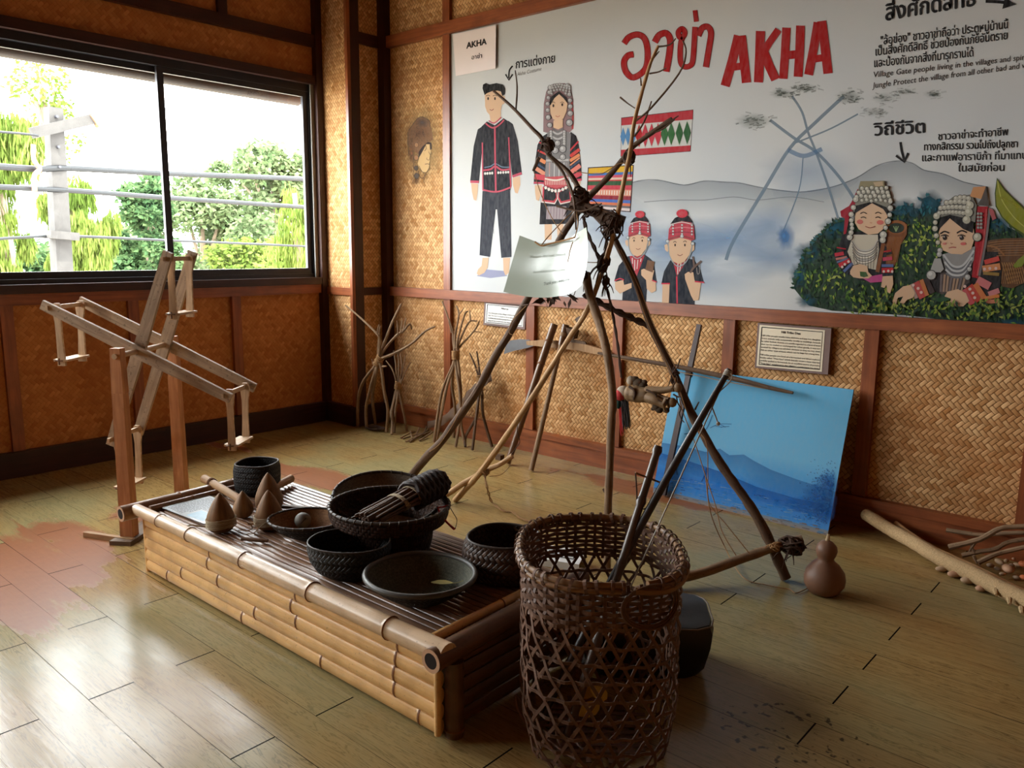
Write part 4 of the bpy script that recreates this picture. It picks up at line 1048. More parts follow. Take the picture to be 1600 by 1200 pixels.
# paper name sheet taped to the mural
sheet = obj('name_sheet', M().slab([Yp(x, y, MY-.016) for x, y in ((707.5, 54), (775, 39), (774, 107), (712, 119))], (0, .001, 0)), plain('white_paper', (226, 214, 212), 0.6, 0.04, 6, 0.0), sharp=0)
tag(sheet, 'white paper sheet lettered AKHA at the top left corner of the mural', 'sign')
p = Paint(at=lambda x, y, L: Yp(x, y, MY-.0165-.0004*L))
p.text('AKHA', (729, 76), (760, 69), 9.5, BLK, 1, .02); p.text('อาข่า', (737, 93), (753, 90), 6.5, BLK, 1, .01)
paint('sheet_lettering', p, sheet)

# sketched head on the narrow woven panel left of the mural
p = Paint(at=lambda x, y, L: Yp(x, y, RY-.0016-.0004*L), tr=lambda x, y: (610+x*.11669, 160+y*.11667))
for x, y, rx, ry, a in ((430, 560, 330, 560, .75), (470, 700, 330, 420, .6), (420, 300, 280, 320, .5)): p.blob(x, y, rx, ry, (204, 168, 112), 1, a, 28)
p.poly([(235, 400), (290, 310), (350, 220), (430, 196), (520, 250), (560, 400), (572, 500), (520, 532), (430, 600), (385, 700), (300, 640), (238, 560)], (158, 118, 88), 2, .75)
for x, y, rx, ry, c, a in ((430, 270, 110, 70, (104, 92, 88), .8), (390, 400, 190, 140, (140, 100, 78), .5), (280, 540, 70, 90, (104, 84, 76), .8), (285, 680, 50, 130, (168, 112, 84), .8), (350, 990, 50, 70, (110, 92, 78), .8), (350, 1060, 60, 60, (124, 96, 74), .6)): p.blob(x, y, rx, ry, c, 2, a)
p.poly([(385, 740), (430, 640), (480, 560), (520, 530), (545, 600), (540, 700), (525, 800), (520, 870), (480, 935), (430, 930), (390, 880), (365, 820)], (226, 188, 132), 3)
p.poly([(375, 740), (380, 660), (430, 590), (500, 530), (550, 540), (555, 620), (530, 640), (525, 560), (480, 560), (440, 640), (395, 720)], (56, 42, 38), 4)
for st, w in (([(470, 560), (480, 620), (455, 650)], 7), ([(510, 660), (535, 700), (545, 660)], 6), ([(488, 740), (490, 765), (520, 768), (536, 700)], 6), ([(462, 828), (495, 822), (525, 830)], 8), ([(385, 850), (420, 920), (470, 945), (515, 890), (525, 800)], 6), ([(370, 920), (400, 1000), (440, 1010), (470, 960)], 5), ([(240, 380), (290, 310), (360, 220), (430, 195), (520, 250), (530, 330)], 6), ([(235, 390), (235, 560), (250, 700)], 6), ([(300, 1100), (310, 850), (300, 640)], 5), ([(455, 1080), (450, 1000), (490, 960)], 4)): p.stroke(st, w, (66, 52, 46), 5)
for q in range(150):
    x, y = rng.gauss(390, 90), rng.gauss(420, 90); p.stroke([(x, y), (x+rng.uniform(-18, 24), y+rng.uniform(4, 30))], 3, (74, 58, 50), 4, .55)
for q in range(60):
    x, y = rng.gauss(290, 50), rng.gauss(760, 150); p.stroke([(x, y), (x+rng.uniform(-6, 6), y+rng.uniform(20, 60))], 3, (96, 72, 60), 4, .5)
for x, y, r in ((348, 570, 30), (345, 740, 32), (345, 880, 30), (350, 985, 34)): p.disc(x, y, r, r*1.15, (66, 52, 46), 5); p.disc(x, y, r*.85, r, (176, 128, 92) if y < 800 else (96, 84, 74), 6)
tag(obj('portrait_drawing', p, MAT['paint'], sharp=0), 'ink sketch of a head in a beaded cap left of the mural', 'drawing')
# ---------------------------------------------------------------- bamboo materials
def bamboo(name, a, b, node=0.0, rough=0.35, spec=0.45):
    k = NT(name); uv = k.tc('UV'); u = k.xyz(uv)
    g = k.noise(k.scale(uv, (150, 2.2, 1)), 1.0, 4, 0.6); bl = k.noise(k.tc('Object'), 11, 4)
    col = k.mix(g, lin(a), lin(b)); col = k.mix(k.ramp(bl, (0.42, 0.0), (0.72, 0.55)), col, tuple(v*.62 for v in lin(a)))
    fl = k.noise(k.tc('Object'), 120, 2); col = k.mix(k.ramp(fl, (0.66, 0.0), (0.72, 0.5)), col, tuple(v*.35 for v in lin(a)))
    k.bump(g, 0.12, 0.0015)
    return k.done(col, rough, spec)
MAT['bamboo'] = bamboo('golden_bamboo', (208, 156, 92), (236, 194, 132))
MAT['bamboo_pale'] = bamboo('pale_weathered_bamboo', (184, 150, 114), (220, 190, 154))
MAT['bamboo_brown'] = bamboo('brown_split_bamboo', (118, 88, 68), (156, 120, 94), rough=0.30)
MAT['bamboo_dark'] = bamboo('dark_bamboo', (84, 56, 36), (120, 84, 54))
MAT['bamboo_node'] = plain('bamboo_node', (122, 80, 48), 0.6, 0.3, 60)
MAT['pith'] = plain('bamboo_cut_end', (190, 150, 118), 0.8, 0.2, 60)
MAT['hollow'] = plain('dark_hollow', (34, 22, 16), 0.9, 0.2, 30, 0.0)

def cane(name, a, b, r0, r1, nodes, mt, parent, open_end=0, seg=5, n=16, bow=0.0, label=None):
    # a bamboo pole with swollen joints; open_end: -1 / +1 leaves that end hollow
    a, b = Vector(a), Vector(b); m = M(); pts, rad = [], []
    ts = sorted(set([i/(seg*6) for i in range(seg*6+1)]+[t+d for t in nodes for d in (-.012, -.006, 0, .006, .012)]))
    ts = [t for t in ts if 0 <= t <= 1]
    for t in ts:
        r = r0+(r1-r0)*t
        for q in nodes:
            d = (t-q)*(b-a).length
            r += .0030*(r/.03)*math.exp(-(d/.004)**2)-.0010*math.exp(-((d+.010)/.006)**2)
        pts.append(a.lerp(b, t)+Vector((0, 0, bow*math.sin(PI*t)))); rad.append(r)
    m.tube(pts, rad, n)
    o = obj(name, m, MAT[mt], parent, 35, label)
    if nodes:
        for q in nodes:
            d = (b-a).normalized(); c = a.lerp(b, q)+Vector((0, 0, bow*math.sin(PI*q))); r = (r0+(r1-r0)*q)*1.06
            obj('joint_ring', M().tube([c-d*.0022, c, c+d*.0022], [r*1.06, r*1.09, r*1.06], n), MAT['bamboo_node'], o)
    if open_end:
        e, d = (a, (a-b).normalized()) if open_end < 0 else (b, (b-a).normalized()); r = r0 if open_end < 0 else r1
        rg = M(); pts = []; x = d.orthogonal().normalized(); y = d.cross(x)
        vs = [e+d*.0015+x*(q*math.cos(2*PI*i/20))+y*(q*math.sin(2*PI*i/20)) for q in (r*.985, r*.66) for i in range(20)]
        rg.add(vs, [(i, (i+1) % 20, 20+(i+1) % 20, 20+i) for i in range(20)])
        obj('cut_end', rg, MAT['pith'], o)
        obj('hollow', M().add([e+d*.0012+x*(r*.66*math.cos(2*PI*i/20))+y*(r*.66*math.sin(2*PI*i/20)) for i in range(20)], [tuple(range(20))]), MAT['hollow'], o)
    return o

# ---------------------------------------------------------------- bamboo display platform
PZ = .262                                    # top of the slats
plat = thing('bamboo_platform', (-2.35, 1.73, 0), 'low bamboo display platform with slatted top and banded front in the middle of the floor', 'platform')
X0, X1, Y0, Y1 = -3.235, -1.478, 1.402, 2.075
fl, frt = Vector((X0-.045, Y0-.012, .262)), Vector((X1+.022, Y0+.012, .262))
cane('front_rail', fl, frt, .0235, .0330, (.115, .245, .452, .668, .872), 'bamboo_pale', plat, 0, 6)
cane('end_rail', (X0-.062, Y0-.070, .252), (X0-.085, Y1-.02, .262), .0330, .0285, (.35, .72), 'bamboo_brown', plat, -1)
cane('end_rail', (X1-.002, Y0-.030, .252), (X1-.030, Y1+.02, .258), .0345, .0300, (.55,), 'bamboo_dark', plat, -1)
for i, (zc, r, nd, mt) in enumerate(((.218, .021, (.30, .615, .905), 'bamboo'), (.173, .025, (.29, .60, .90), 'bamboo'), (.125, .026, (.33, .615, .895), 'bamboo'), (.077, .025, (.17, .47, .895), 'bamboo'), (.031, .024, (.10, .42, .69, .955), 'bamboo'))):
    m = M(); a, b = Vector((X0+.006, Y0+.004, zc)), Vector((X1-.014, Y0+.004+.012, zc))
    pts, rad = [], []
    ts = sorted(set([j/40 for j in range(41)]+[q+d for q in nd for d in (-.010, -.005, 0, .005, .010)]))
    for t in ts:
        if t > 1: continue
        rr = r
        for q in nd: rr += .0030*math.exp(-((t-q)*1.75/.005)**2)
        pts.append(a.lerp(b, t)); rad.append(rr)
    m.tube(pts, rad, 12, flat=1.0)
    # split cane: flatten the depth
    yc = Y0+.004
    for v in m.v: v.y = yc+.012*(v.x-X0)/(X1-X0)+(v.y-yc-.012*(v.x-X0)/(X1-X0))*.55
    o = obj('front_slat', m, MAT[mt], plat, 35)
    nm = M()
    for q in nd:
        c = a.lerp(b, q); mm = M().tube([c-Vector((.004, 0, 0)), c, c+Vector((.004, 0, 0))], [r*1.06, r*1.12, r*1.06], 12)
        for v in mm.v: v.y = c.y+(v.y-c.y)*.6
        obj('joint_ring', mm, MAT['bamboo_node'], o)
cane('corner_post', (X0-.006, Y0+.006, 0), (X0-.006, Y0+.006, .238), .0125, .0125, (), 'bamboo', plat)
cane('corner_post', (X1-.006, Y0-.002, .02), (X1-.006, Y0-.002, .228), .010, .010, (), 'bamboo', plat)
cane('corner_post', (X1+.006, Y0+.050, 0), (X1+.006, Y0+.050, .225), .0265, .0265, (.1,), 'bamboo_dark', plat)
cane('corner_post', (X1-.02, Y1-.03, 0), (X1-.02, Y1-.03, .228), .0265, .0265, (.4,), 'bamboo_dark', plat)
cane('corner_post', (X0-.02, Y1-.04, 0), (X0-.02, Y1-.04, .228), .024, .024, (.4,), 'bamboo_brown', plat)
for i in range(5):
    x = X1-.012; z = .218-.047*i
    m = M().tube([(x, Y0+.085, z), (x-.004, (Y0+Y1)/2, z), (x-.012, Y1-.07, z)], .022, 10)
    for v in m.v: v.x = x+(v.x-x)*.5
    obj('end_slat', m, MAT['bamboo_dark'], plat, 35)
    m = M().tube([(X0-.02, Y0+.03, z), (X0-.03, Y1-.07, z)], .022, 10)
    for v in m.v: v.x = X0+(v.x-X0)*.5
    obj('end_slat', m, MAT['bamboo_brown'], plat, 35)
# the slatted deck
nS = 23; y = Y0+.040
rngp = random.Random(5)
step = (Y1-Y0-.035)/nS
for i in range(nS):
    yy = Y0+.045+step*i; m = M(); z = PZ-.012
    pts = [Vector((X0+.005+rngp.uniform(-.012, .012)+(X1-X0-.045+rngp.uniform(-.006, .006))*t, yy+.012*t+rngp.uniform(-.0006, .0006), z+rngp.uniform(-.0008, .0012))) for t in (0, .17, .34, .5, .67, .84, 1)]
    m.tube(pts, [step*.50*(1+rngp.uniform(-.05, .04)) for q in pts], 10, flat=1.0)
    for v in m.v: v.z = z+(v.z-z)*.58 if v.z > z else z+(v.z-z)*.4
    o = obj('deck_slat', m, MAT['bamboo_brown'], plat, 35)
cane('edge_batten', (X0+.008, Y0+.02, PZ+.006), (X0-.012, Y1-.03, PZ+.010), .0125, .0125, (.3, .8), 'bamboo_brown', plat)
cane('edge_batten', (X1-.072, Y0+.045, PZ+.004), (X1-.085, Y1-.02, PZ+.006), .0145, .0135, (.48,), 'bamboo', plat)
for y in (Y0+.16, Y1-.12): cane('cross_bearer', (X0+.01, y, .212), (X1-.03, y, .212), .022, .022, (), 'bamboo_dark', plat)
TZ = PZ+.001

# ---------------------------------------------------------------- baskets and bowls on the platform
MAT['wk_black'] = weave('sooty_woven_cane', (20, 18, 18), (44, 40, 38), .0085, True, .3, .6, .9, 2, dist=.004, spec=.3)
MAT['wk_char'] = weave('charcoal_woven_cane', (16, 16, 16), (42, 40, 38), .0125, True, .3, .5, 1.0, 2, dist=.005, spec=.35)
MAT['wk_brown'] = weave('brown_woven_cane', (48, 32, 22), (96, 66, 44), .0140, True, .35, .5, 1.0, 2, dist=.005, spec=.35)
MAT['wk_umber'] = weave('umber_woven_cane', (42, 28, 22), (86, 60, 46), .011, False, .3, .6, 1.0, 2, dist=.004)
MAT['wk_olive'] = weave('olive_woven_cane', (66, 66, 56), (102, 102, 86), .0042, True, .3, .6, .5, 2, dist=.002)
MAT['wk_grey'] = weave('grey_brown_woven_cane', (100, 90, 78), (138, 124, 106), .0042, True, .3, .6, .5, 2, dist=.002)
MAT['wk_tan'] = weave('tan_woven_cane', (120, 84, 54), (158, 118, 80), .0042, True, .3, .6, .5, 2, dist=.002)
MAT['rim_dark'] = wood('dark_cane_rim', (40, 32, 28), (74, 60, 50), 0.5, 90, 8)
MAT['rim_grey'] = wood('grey_cane_rim', (66, 64, 60), (98, 94, 88), 0.45, 90, 8)
MAT['stitch'] = plain('pale_cane_stitch', (96, 82, 68), 0.6)

def ringpts(c, r, n, sx=1, sy=1, pw=2.0, rot=0.0, tilt=None, dz=0.0):
    c = Vector(c); out = []
    for k_ in range(n):
        a = 2*PI*k_/n; ca, sa = math.cos(a), math.sin(a); q = (abs(ca)**pw+abs(sa)**pw)**(-1/pw)
        x, y = r*q*ca*sx, r*q*sa*sy
        p = Vector((x*math.cos(rot)-y*math.sin(rot), x*math.sin(rot)+y*math.cos(rot), dz))
        if tilt is not None: p = tilt @ p
        out.append(c+p)
    return out
def basket(name, label, c, prof, mt, rim_r, rim_mt, sx=1, sy=1, pw=2.0, rot=0.0, tilt=None, wob=0.0, stitches=0, wall=.006, inner=None, cat='basket', group=None, n=56):
    t = thing(name, c, label, cat, group)
    inn = [(max(r-wall, .001), z+(wall if i == 0 else 0)) for i, (r, z) in enumerate(prof)]
    st = random.getstate()
    obj('woven_wall', M().lathe(prof, c, n, sx, sy, pw, rot, tilt, wob=wob), MAT[mt], t, 50)
    random.setstate(st)
    m = M().lathe(inn, c, n, sx, sy, pw, rot, tilt, wob=wob)
    obj('lining', m, MAT[inner or mt], t, 50)
    R, Zt = prof[-1]
    rp = ringpts(c, R-wall*.4, n, sx, sy, pw, rot, tilt, Zt)
    if wob:
        st2 = M().lathe([(R-wall*.4, Zt), (R-wall*.4, Zt+.001)], c, n, sx, sy, pw, rot, tilt); rp = st2.v[:n]
    rim = obj('rim', M().tube(rp, rim_r, 10, closed=True), MAT[rim_mt], t, 60)
    if stitches:
        s_ = M()
        for i in range(stitches):
            a = 2*PI*i/stitches; f = i*n/stitches; p = rp[int(f) % n].lerp(rp[(int(f)+1) % n], f-int(f)); d = (rp[(int(f)+1) % n]-rp[int(f) % n]).normalized()
            up = Vector((0, 0, 1)) if tilt is None else tilt @ Vector((0, 0, 1))
            x = d.cross(up)
            s_.tube([p+x*(rim_r*1.12*math.cos(2*PI*q/10))+up*(rim_r*1.12*math.sin(2*PI*q/10))+d*(.002*math.sin(2*PI*q/10)) for q in range(10)], .0016, 5, closed=True)
        obj('stitching', s_, MAT['stitch'], rim)
    return t
# black squarish basket at the far left end
c = Vector((-3.145, 1.872, TZ))
basket('woven_basket', 'small black squarish woven basket at the far left end of the platform', c, [(.080, 0), (.090, .02), (.094, .06), (.094, .105), (.088, .130)], 'wk_black', .0042, 'rim_dark', 1, 1, 2.8, .55, wob=.012)
# shallow tan cone bowl
c = Vector((-2.484, 1.678, TZ))
basket('shallow_basket', 'shallow tan-lined cane bowl holding a round seed ball', c, [(.045, 0), (.085, .018), (.115, .038), (.146, .074)], 'wk_char', .0050, 'rim_dark', 1.0, .86, 2.0, .7, stitches=26, inner='wk_tan', cat='basket')
# large dark basket with a flared upper band
bigc = Vector((-2.180, 1.822, TZ))
basket('woven_basket', 'largest round dark brown basket with the twig brush lying across its rim', bigc, [(.150, 0), (.158, .03), (.165, .085), (.172, .098), (.212, .110), (.220, .130), (.221, .163)], 'wk_umber', .0065, 'rim_dark', 1.0, .97, 2.0, 0, wob=.010, stitches=44)
tl = Matrix.Rotation(math.radians(11), 3, Vector((.8, .6, 0)).cross(Vector((0, 0, 1)))) 
# winnowing tray leaning against the back of the big basket
ax = Vector((.80, -.60, 0)); tilt = Matrix.Rotation(math.radians(17), 3, Vector((.6, .8, 0)))
basket('winnowing_tray', 'wide grey-brown winnowing tray tilted behind the largest basket', (-2.335, 1.935, TZ+.075), [(.10, 0), (.155, .010), (.185, .030), (.200, .060)], 'wk_char', .0065, 'rim_dark', 1.06, 1.0, 2.0, 0, Matrix.Rotation(math.radians(13), 3, Vector((.55, .83, 0))), stitches=30, inner='wk_grey', cat='tray')
# charcoal bowl basket in front
basket('woven_basket', 'empty charcoal black round basket in front of the largest basket', (-2.098, 1.578, TZ), [(.085, 0), (.110, .015), (.132, .050), (.140, .085), (.139, .113)], 'wk_char', .0032, 'rim_dark', 1.0, .82, 2.2, .55, wob=.006)
# olive dish with a dry leaf
dish = Vector((-1.785, 1.612, TZ))
basket('woven_dish', 'wide shallow olive grey dish with a dry leaf in it', dish, [(.070, 0), (.095, .006), (.140, .036), (.166, .062), (.178, .076)], 'wk_char', .0085, 'rim_grey', 1.0, .96, 2.0, 0, stitches=0, inner='wk_olive', cat='dish', n=64)
# brown basket at the back right
basket('woven_basket', 'brown chevron-woven round basket at the right end of the platform', (-1.712, 1.922, TZ), [(.108, 0), (.122, .012), (.132, .045), (.136, .085), (.128, .120), (.120, .134)], 'wk_brown', .0045, 'rim_dark', 1.0, 1.0, 2.3, .35, wob=.008)
# dry leaf
MAT['dryleaf'] = plain('dry_leaf', (150, 138, 84), 0.7, 0.25, 80)
m = M(); lc = Zp(692, 912, TZ+.030); d = (Zp(728, 914, TZ+.038)-lc)
e = [Vector((0, 0, .006))]
dn = d.normalized(); sn = Vector((-dn.y, dn.x, 0))
prof = ((-.042, 0), (-.025, .015), (0, .018), (.020, .012), (.036, .002))
up_l = [lc+dn*a+sn*w+Vector((0, 0, .004+.08*w)) for a, w in prof]; md = [lc+dn*a+Vector((0, 0, .002)) for a, w in prof]; dn_l = [lc+dn*a-sn*w+Vector((0, 0, .004+.1*w)) for a, w in prof]
for i in range(4): m.add([up_l[i], up_l[i+1], md[i+1], md[i]], [(0, 1, 2, 3)]); m.add([md[i], md[i+1], dn_l[i+1], dn_l[i]], [(0, 1, 2, 3)])
m.tube(smooth([lc+dn*.034+Vector((0, 0, .003)), lc+dn*.052+sn*.003+Vector((0, 0, .006)), lc+dn*.068+sn*.006+Vector((0, 0, .012))]), .0010, 5)
tag(obj('dry_leaf', m, MAT['dryleaf'], sharp=0), 'curled pale dry leaf lying in the olive grey dish', 'leaf')
# seed ball
MAT['seed'] = plain('grey_seed', (108, 102, 94), 0.6, 0.2, 50)
sc = Zp(464, 818, TZ+.05)
sc = Vector((-2.538, 1.694, TZ+.050))
sb = obj('seed_ball', M().ball(sc, (.031, .031, .030), 24, 16), MAT['seed'], origin=sc); tag(sb, 'round grey seed ball with a dark slit in the shallow tan-lined bowl', 'seed')
vd = (CAM-sc).normalized(); sx_ = vd.cross(Vector((0, 0, 1))).normalized(); sy_ = sx_.cross(vd)
pts = [sc+(vd+(-sx_*.55+sy_*.35)*(1-t)*1.0+(sx_*.35-sy_*.45)*t).normalized()*.0312 for t in (0, .25, .5, .75, 1)]
obj('slit', M().tube(pts, [.0004, .0012, .0013, .0012, .0004], 5), MAT['hollow'], sb)

# ---------------------------------------------------------------- spinning tops
MAT['top'] = wood('carved_top_wood', (104, 74, 46), (150, 112, 74), 0.6, 30, 6, 0.3)
MAT['cord'] = plain('cotton_cord', (166, 150, 124), 0.9, 0.15, 200)
def top_(c, label, R, H, wrap=True, tail=None):
    c = Vector(c); t = thing('spinning_top', c, label, 'spinning top', 'spinning tops on the platform')
    pr = [(R*.62, 0), (R*.80, .006), (R*.97, H*.18), (R, H*.30), (R*.95, H*.42), (R*.76, H*.60), (R*.47, H*.80), (R*.22, H*.93), (R*.05, H*.995), (0, H)]
    obj('body', M().lathe(pr, c, 26, wob=.02), MAT['top'], t, 40)
    if wrap:
        m = M(); pts = []
        N = 150
        for i in range(N):
            u = i/N; a = 2*PI*8*u; pts.append(c+Vector((R*1.045*math.cos(a), R*1.045*math.sin(a), H*(.12+.24*u)+.004*math.sin(a*1.0+.6)+random.uniform(-.001, .001))))
        if tail: pts += smooth([pts[-1]]+[Vector(q) for q in tail], 6)
        m.tube(pts, .0019, 6); obj('string', m, MAT['cord'], t)
    return t
t1 = Zp(341, 822, TZ); t2 = Zp(377, 806, TZ); t3 = Zp(414, 821, TZ); t4 = Zp(414, 795, TZ)
top_((-2.790, 1.497, TZ), 'string-wrapped pointed wooden top nearest the front rail, beside the info card', .053, .150, True, [(-2.72, 1.525, TZ+.055), (-2.690, 1.56, TZ+.035), (-2.70, 1.57, TZ+.006), (-2.735, 1.535, TZ+.004)])
top_((-2.875, 1.640, TZ), 'plain pointed wooden top without string, behind the front wrapped one', .040, .108, False)
top_((-2.682, 1.638, TZ), 'string-wrapped pointed wooden top beside the shallow tan-lined bowl', .054, .152, True, [(-2.635, 1.575, TZ+.035), (-2.640, 1.545, TZ+.014), (-2.675, 1.535, TZ+.004)])
top_((-2.858, 1.748, TZ), 'tallest pointed wooden top, rearmost of the group, in front of the black basket', .056, .165, False)
m = M().tube(smooth([(-2.84, 1.475, TZ+.012), (-2.855, 1.445, TZ+.014), (-2.865, 1.412, TZ+.026), (-2.875, 1.385, TZ+.012)]), .0028, 6)
tag(obj('cord_end', m, MAT['cord']), 'loose cord end hanging over the front bamboo rail', 'cord')

# ---------------------------------------------------------------- sticks, card and small bits on the platform
MAT['stickwood'] = wood('peeled_stick_wood', (146, 108, 72), (188, 150, 108), 0.6, 60, 5)
MAT['battenwood'] = wood('grey_brown_batten', (96, 76, 60), (132, 108, 86), 0.6, 60, 5)
m = M(); stick(m, [(-3.405, 1.756, TZ+.028), (-3.27, 1.745, TZ+.024), (-3.02, 1.715, TZ+.020), (-2.93, 1.70, TZ+.018)], .019, .0165, 12, 4, .03)
s1 = obj('wooden_roller', m, MAT['stickwood']); tag(s1, 'thick pale peeled stick with a cord lashing, lying left of the tops', 'stick')
obj('lashing', coil(M(), (-3.330, 1.750, TZ+.026), (-3.312, 1.748, TZ+.026), .0205, 3, .0022), MAT['bamboo_node'], s1)
m = M(); stick(m, [(-2.98, 1.79, TZ+.018), (-3.06, 1.89, TZ+.022), (-3.13, 2.035, TZ+.024)], .017, .019, 12, 4, .03)
tag(obj('wooden_roller', m, MAT['stickwood']), 'short thick pale stick between the tallest top and the back edge', 'stick')
m = M().beam((-2.86, 1.80, TZ+.008), (-2.49, 2.00, TZ+.012), .020, .012)
tag(obj('wooden_batten', m, MAT['battenwood'], sharp=0), 'flat grey-brown batten pointing from the tops to the winnowing tray', 'batten')
m = M(); stick(m, [(-2.83, 1.765, TZ+.006), (-2.70, 1.835, TZ+.007), (-2.56, 1.90, TZ+.010)], .006, .007, 8, 4, .1); stick(m, [(-2.74, 1.812, TZ+.008), (-2.752, 1.79, TZ+.013)], .006, .004)
tag(obj('twig_rod', m, MAT['battenwood']), 'thin knobbly twig lying in front of the flat batten', 'stick')
m = M(); stick(m, [(-2.635, 1.492, TZ+.007), (-2.585, 1.520, TZ+.008), (-2.545, 1.545, TZ+.008)], .008, .0075, 8, 3, .05)
tag(obj('twig_stub', m, MAT['bamboo_dark']), 'short dark twig stub in front of the shallow bowl', 'stick')
m = M(); stick(m, [(-2.77, 1.60, TZ+.006), (-2.72, 1.635, TZ+.008), (-2.71, 1.65, TZ+.007)], .006, .007, 8, 3, .05)
tag(obj('peg', m, MAT['stickwood']), 'small pale wooden peg lying between the tops', 'peg')
# laminated information card
cA, cB, cC, cD = Vector((-3.225, 1.462, TZ+.004)), Vector((-3.225, 1.680, TZ+.004)), Vector((-2.935, 1.672, TZ+.004)), Vector((-2.895, 1.482, TZ+.004))
MAT['laminate'] = plain('laminated_card', (176, 182, 184), 0.18, 0.04, 8, 0.0, 0.6)
MAT['print'] = plain('printed_ink', (52, 52, 56), 0.5, 0.1, 30, 0.0)
MAT['photo_print'] = plain('printed_picture', (110, 146, 166), 0.3, 0.4, 30, 0.0)
card = obj('info_card', M().slab([cA, cB, cC, cD], (0, 0, .0015)), MAT['laminate'], sharp=0); tag(card, 'laminated grey information sheet lying at the left front of the platform', 'card')
def cp(u, v, h=.0019): return cA.lerp(cB, v).lerp(cD.lerp(cC, v), u)+Vector((0, 0, h))
m = M()
for i in range(17):
    u = .07+.05*i
    segs = [(.06, .94)] if i not in (0, 8, 16) else [(.2, .7)]
    if i > 8: segs = [(.45, .94)]
    for a, b in segs:
        v = a
        while v < b-.02:
            w = min(rngp.uniform(.03, .09), b-v); m.add([cp(u, v), cp(u, v+w), cp(u+.018, v+w), cp(u+.018, v)], [(0, 1, 2, 3)]); v += w+.015
obj('card_print', m, MAT['print'], card, 0)
obj('card_picture', M().add([cp(.55, .06), cp(.55, .40), cp(.92, .40), cp(.92, .06)], [(0, 1, 2, 3)]), MAT['photo_print'], card, 0)

# ---------------------------------------------------------------- twig brush lying across the big basket
MAT['twig'] = wood('brown_twigs', (84, 62, 50), (122, 96, 78), 0.55, 30, 6)
MAT['braid'] = plain('dark_braided_cane', (46, 34, 30), 0.6, 0.3, 60, 0.4)
A = Vector((-2.165, 1.655, TZ+.115)); Bv = Vector((-2.125, 2.000, TZ+.205))
A = Zp(576, 808, TZ+.166); Bv = Zp(688, 752, TZ+.215)
br = thing('twig_brush', A, 'bundle of brown twigs with a braided head lying across the largest basket', 'brush')
d = (Bv-A).normalized(); x = d.cross(Vector((0, 0, 1))).normalized(); y = x.cross(d)
L = (Bv-A).length
rb = random.Random(2)
tw = [(rb.uniform(-1, 1), rb.uniform(-1, 1)) for q in range(60)]
tw = [q for q in tw if q[0]**2+q[1]**2 < 1][:46]
for u, v in tw:
    m = M(); s0 = -.01+rb.uniform(-.02, .02)
    pts = [A+d*(s0)+x*u*.062+y*v*.020, A+d*(L*.33)+x*u*.054+y*v*.026, A+d*(L*.62)+x*u*.048+y*v*.034]
    m.tube(smooth(pts, 3), rb.uniform(.0034, .0050), 6); obj('twig', m, MAT['twig'], br)
for t0, ra, rb_ in ((.36, .054, .029), (.56, .050, .035)):
    pts = [A+d*(L*t0+.018*q/48)+x*(ra*math.cos(2*PI*q/16))+y*(rb_*math.sin(2*PI*q/16)) for q in range(49)]
    obj('binding', M().tube(pts, .0024, 6), MAT['cord'], br)
m = M()
for i in range(13):
    t = .58+.42*i/12; R = .054*(1-.25*max(0, (t-.9)/.1)**2)
    pts = [A+d*(L*t)+x*(R*1.05*math.cos(2*PI*q/22))+y*(R*.9*math.sin(2*PI*q/22))+d*(.006*math.cos(2*PI*q*5.5/22+i*PI)) for q in range(22)]
    m.tube(pts, .0088, 6, closed=True)
m.lathe([(.048, 0), (.050, .06), (.046, L*.42), (.0, L*.425)], A+d*(L*.58), 16, tilt=Matrix((x, y, d)).transposed())
obj('braided_head', m, MAT['braid'], br)

# red tie and cord loop on the big basket
MAT['red_cord'] = plain('red_yarn', (190, 62, 62), 0.8, 0.2, 100)
m = M(); stick(m, [Zp(684, 793, TZ+.166), Zp(688, 803, TZ+.150), Zp(697, 815, TZ+.120), Zp(710, 827, TZ+.090)], .0032, .0045, 6, 4, .1); stick(m, [Zp(684, 793, TZ+.168), Zp(693, 792, TZ+.168), Zp(701, 790, TZ+.166), Zp(702, 797, TZ+.15)], .003, .002, 6, 4, .1)
ty = obj('red_tie', m, MAT['red_cord']); tag(ty, 'red yarn tie dangling from the rim of the largest basket', 'cord')
m = M(); stick(m, [Zp(702, 791, TZ+.163), Zp(709, 803, TZ+.14), Zp(714, 813, TZ+.118), Zp(711, 827, TZ+.090)], .0014, .0014, 5, 4, .05)
obj('dark_strand', m, MAT['braid'], ty)
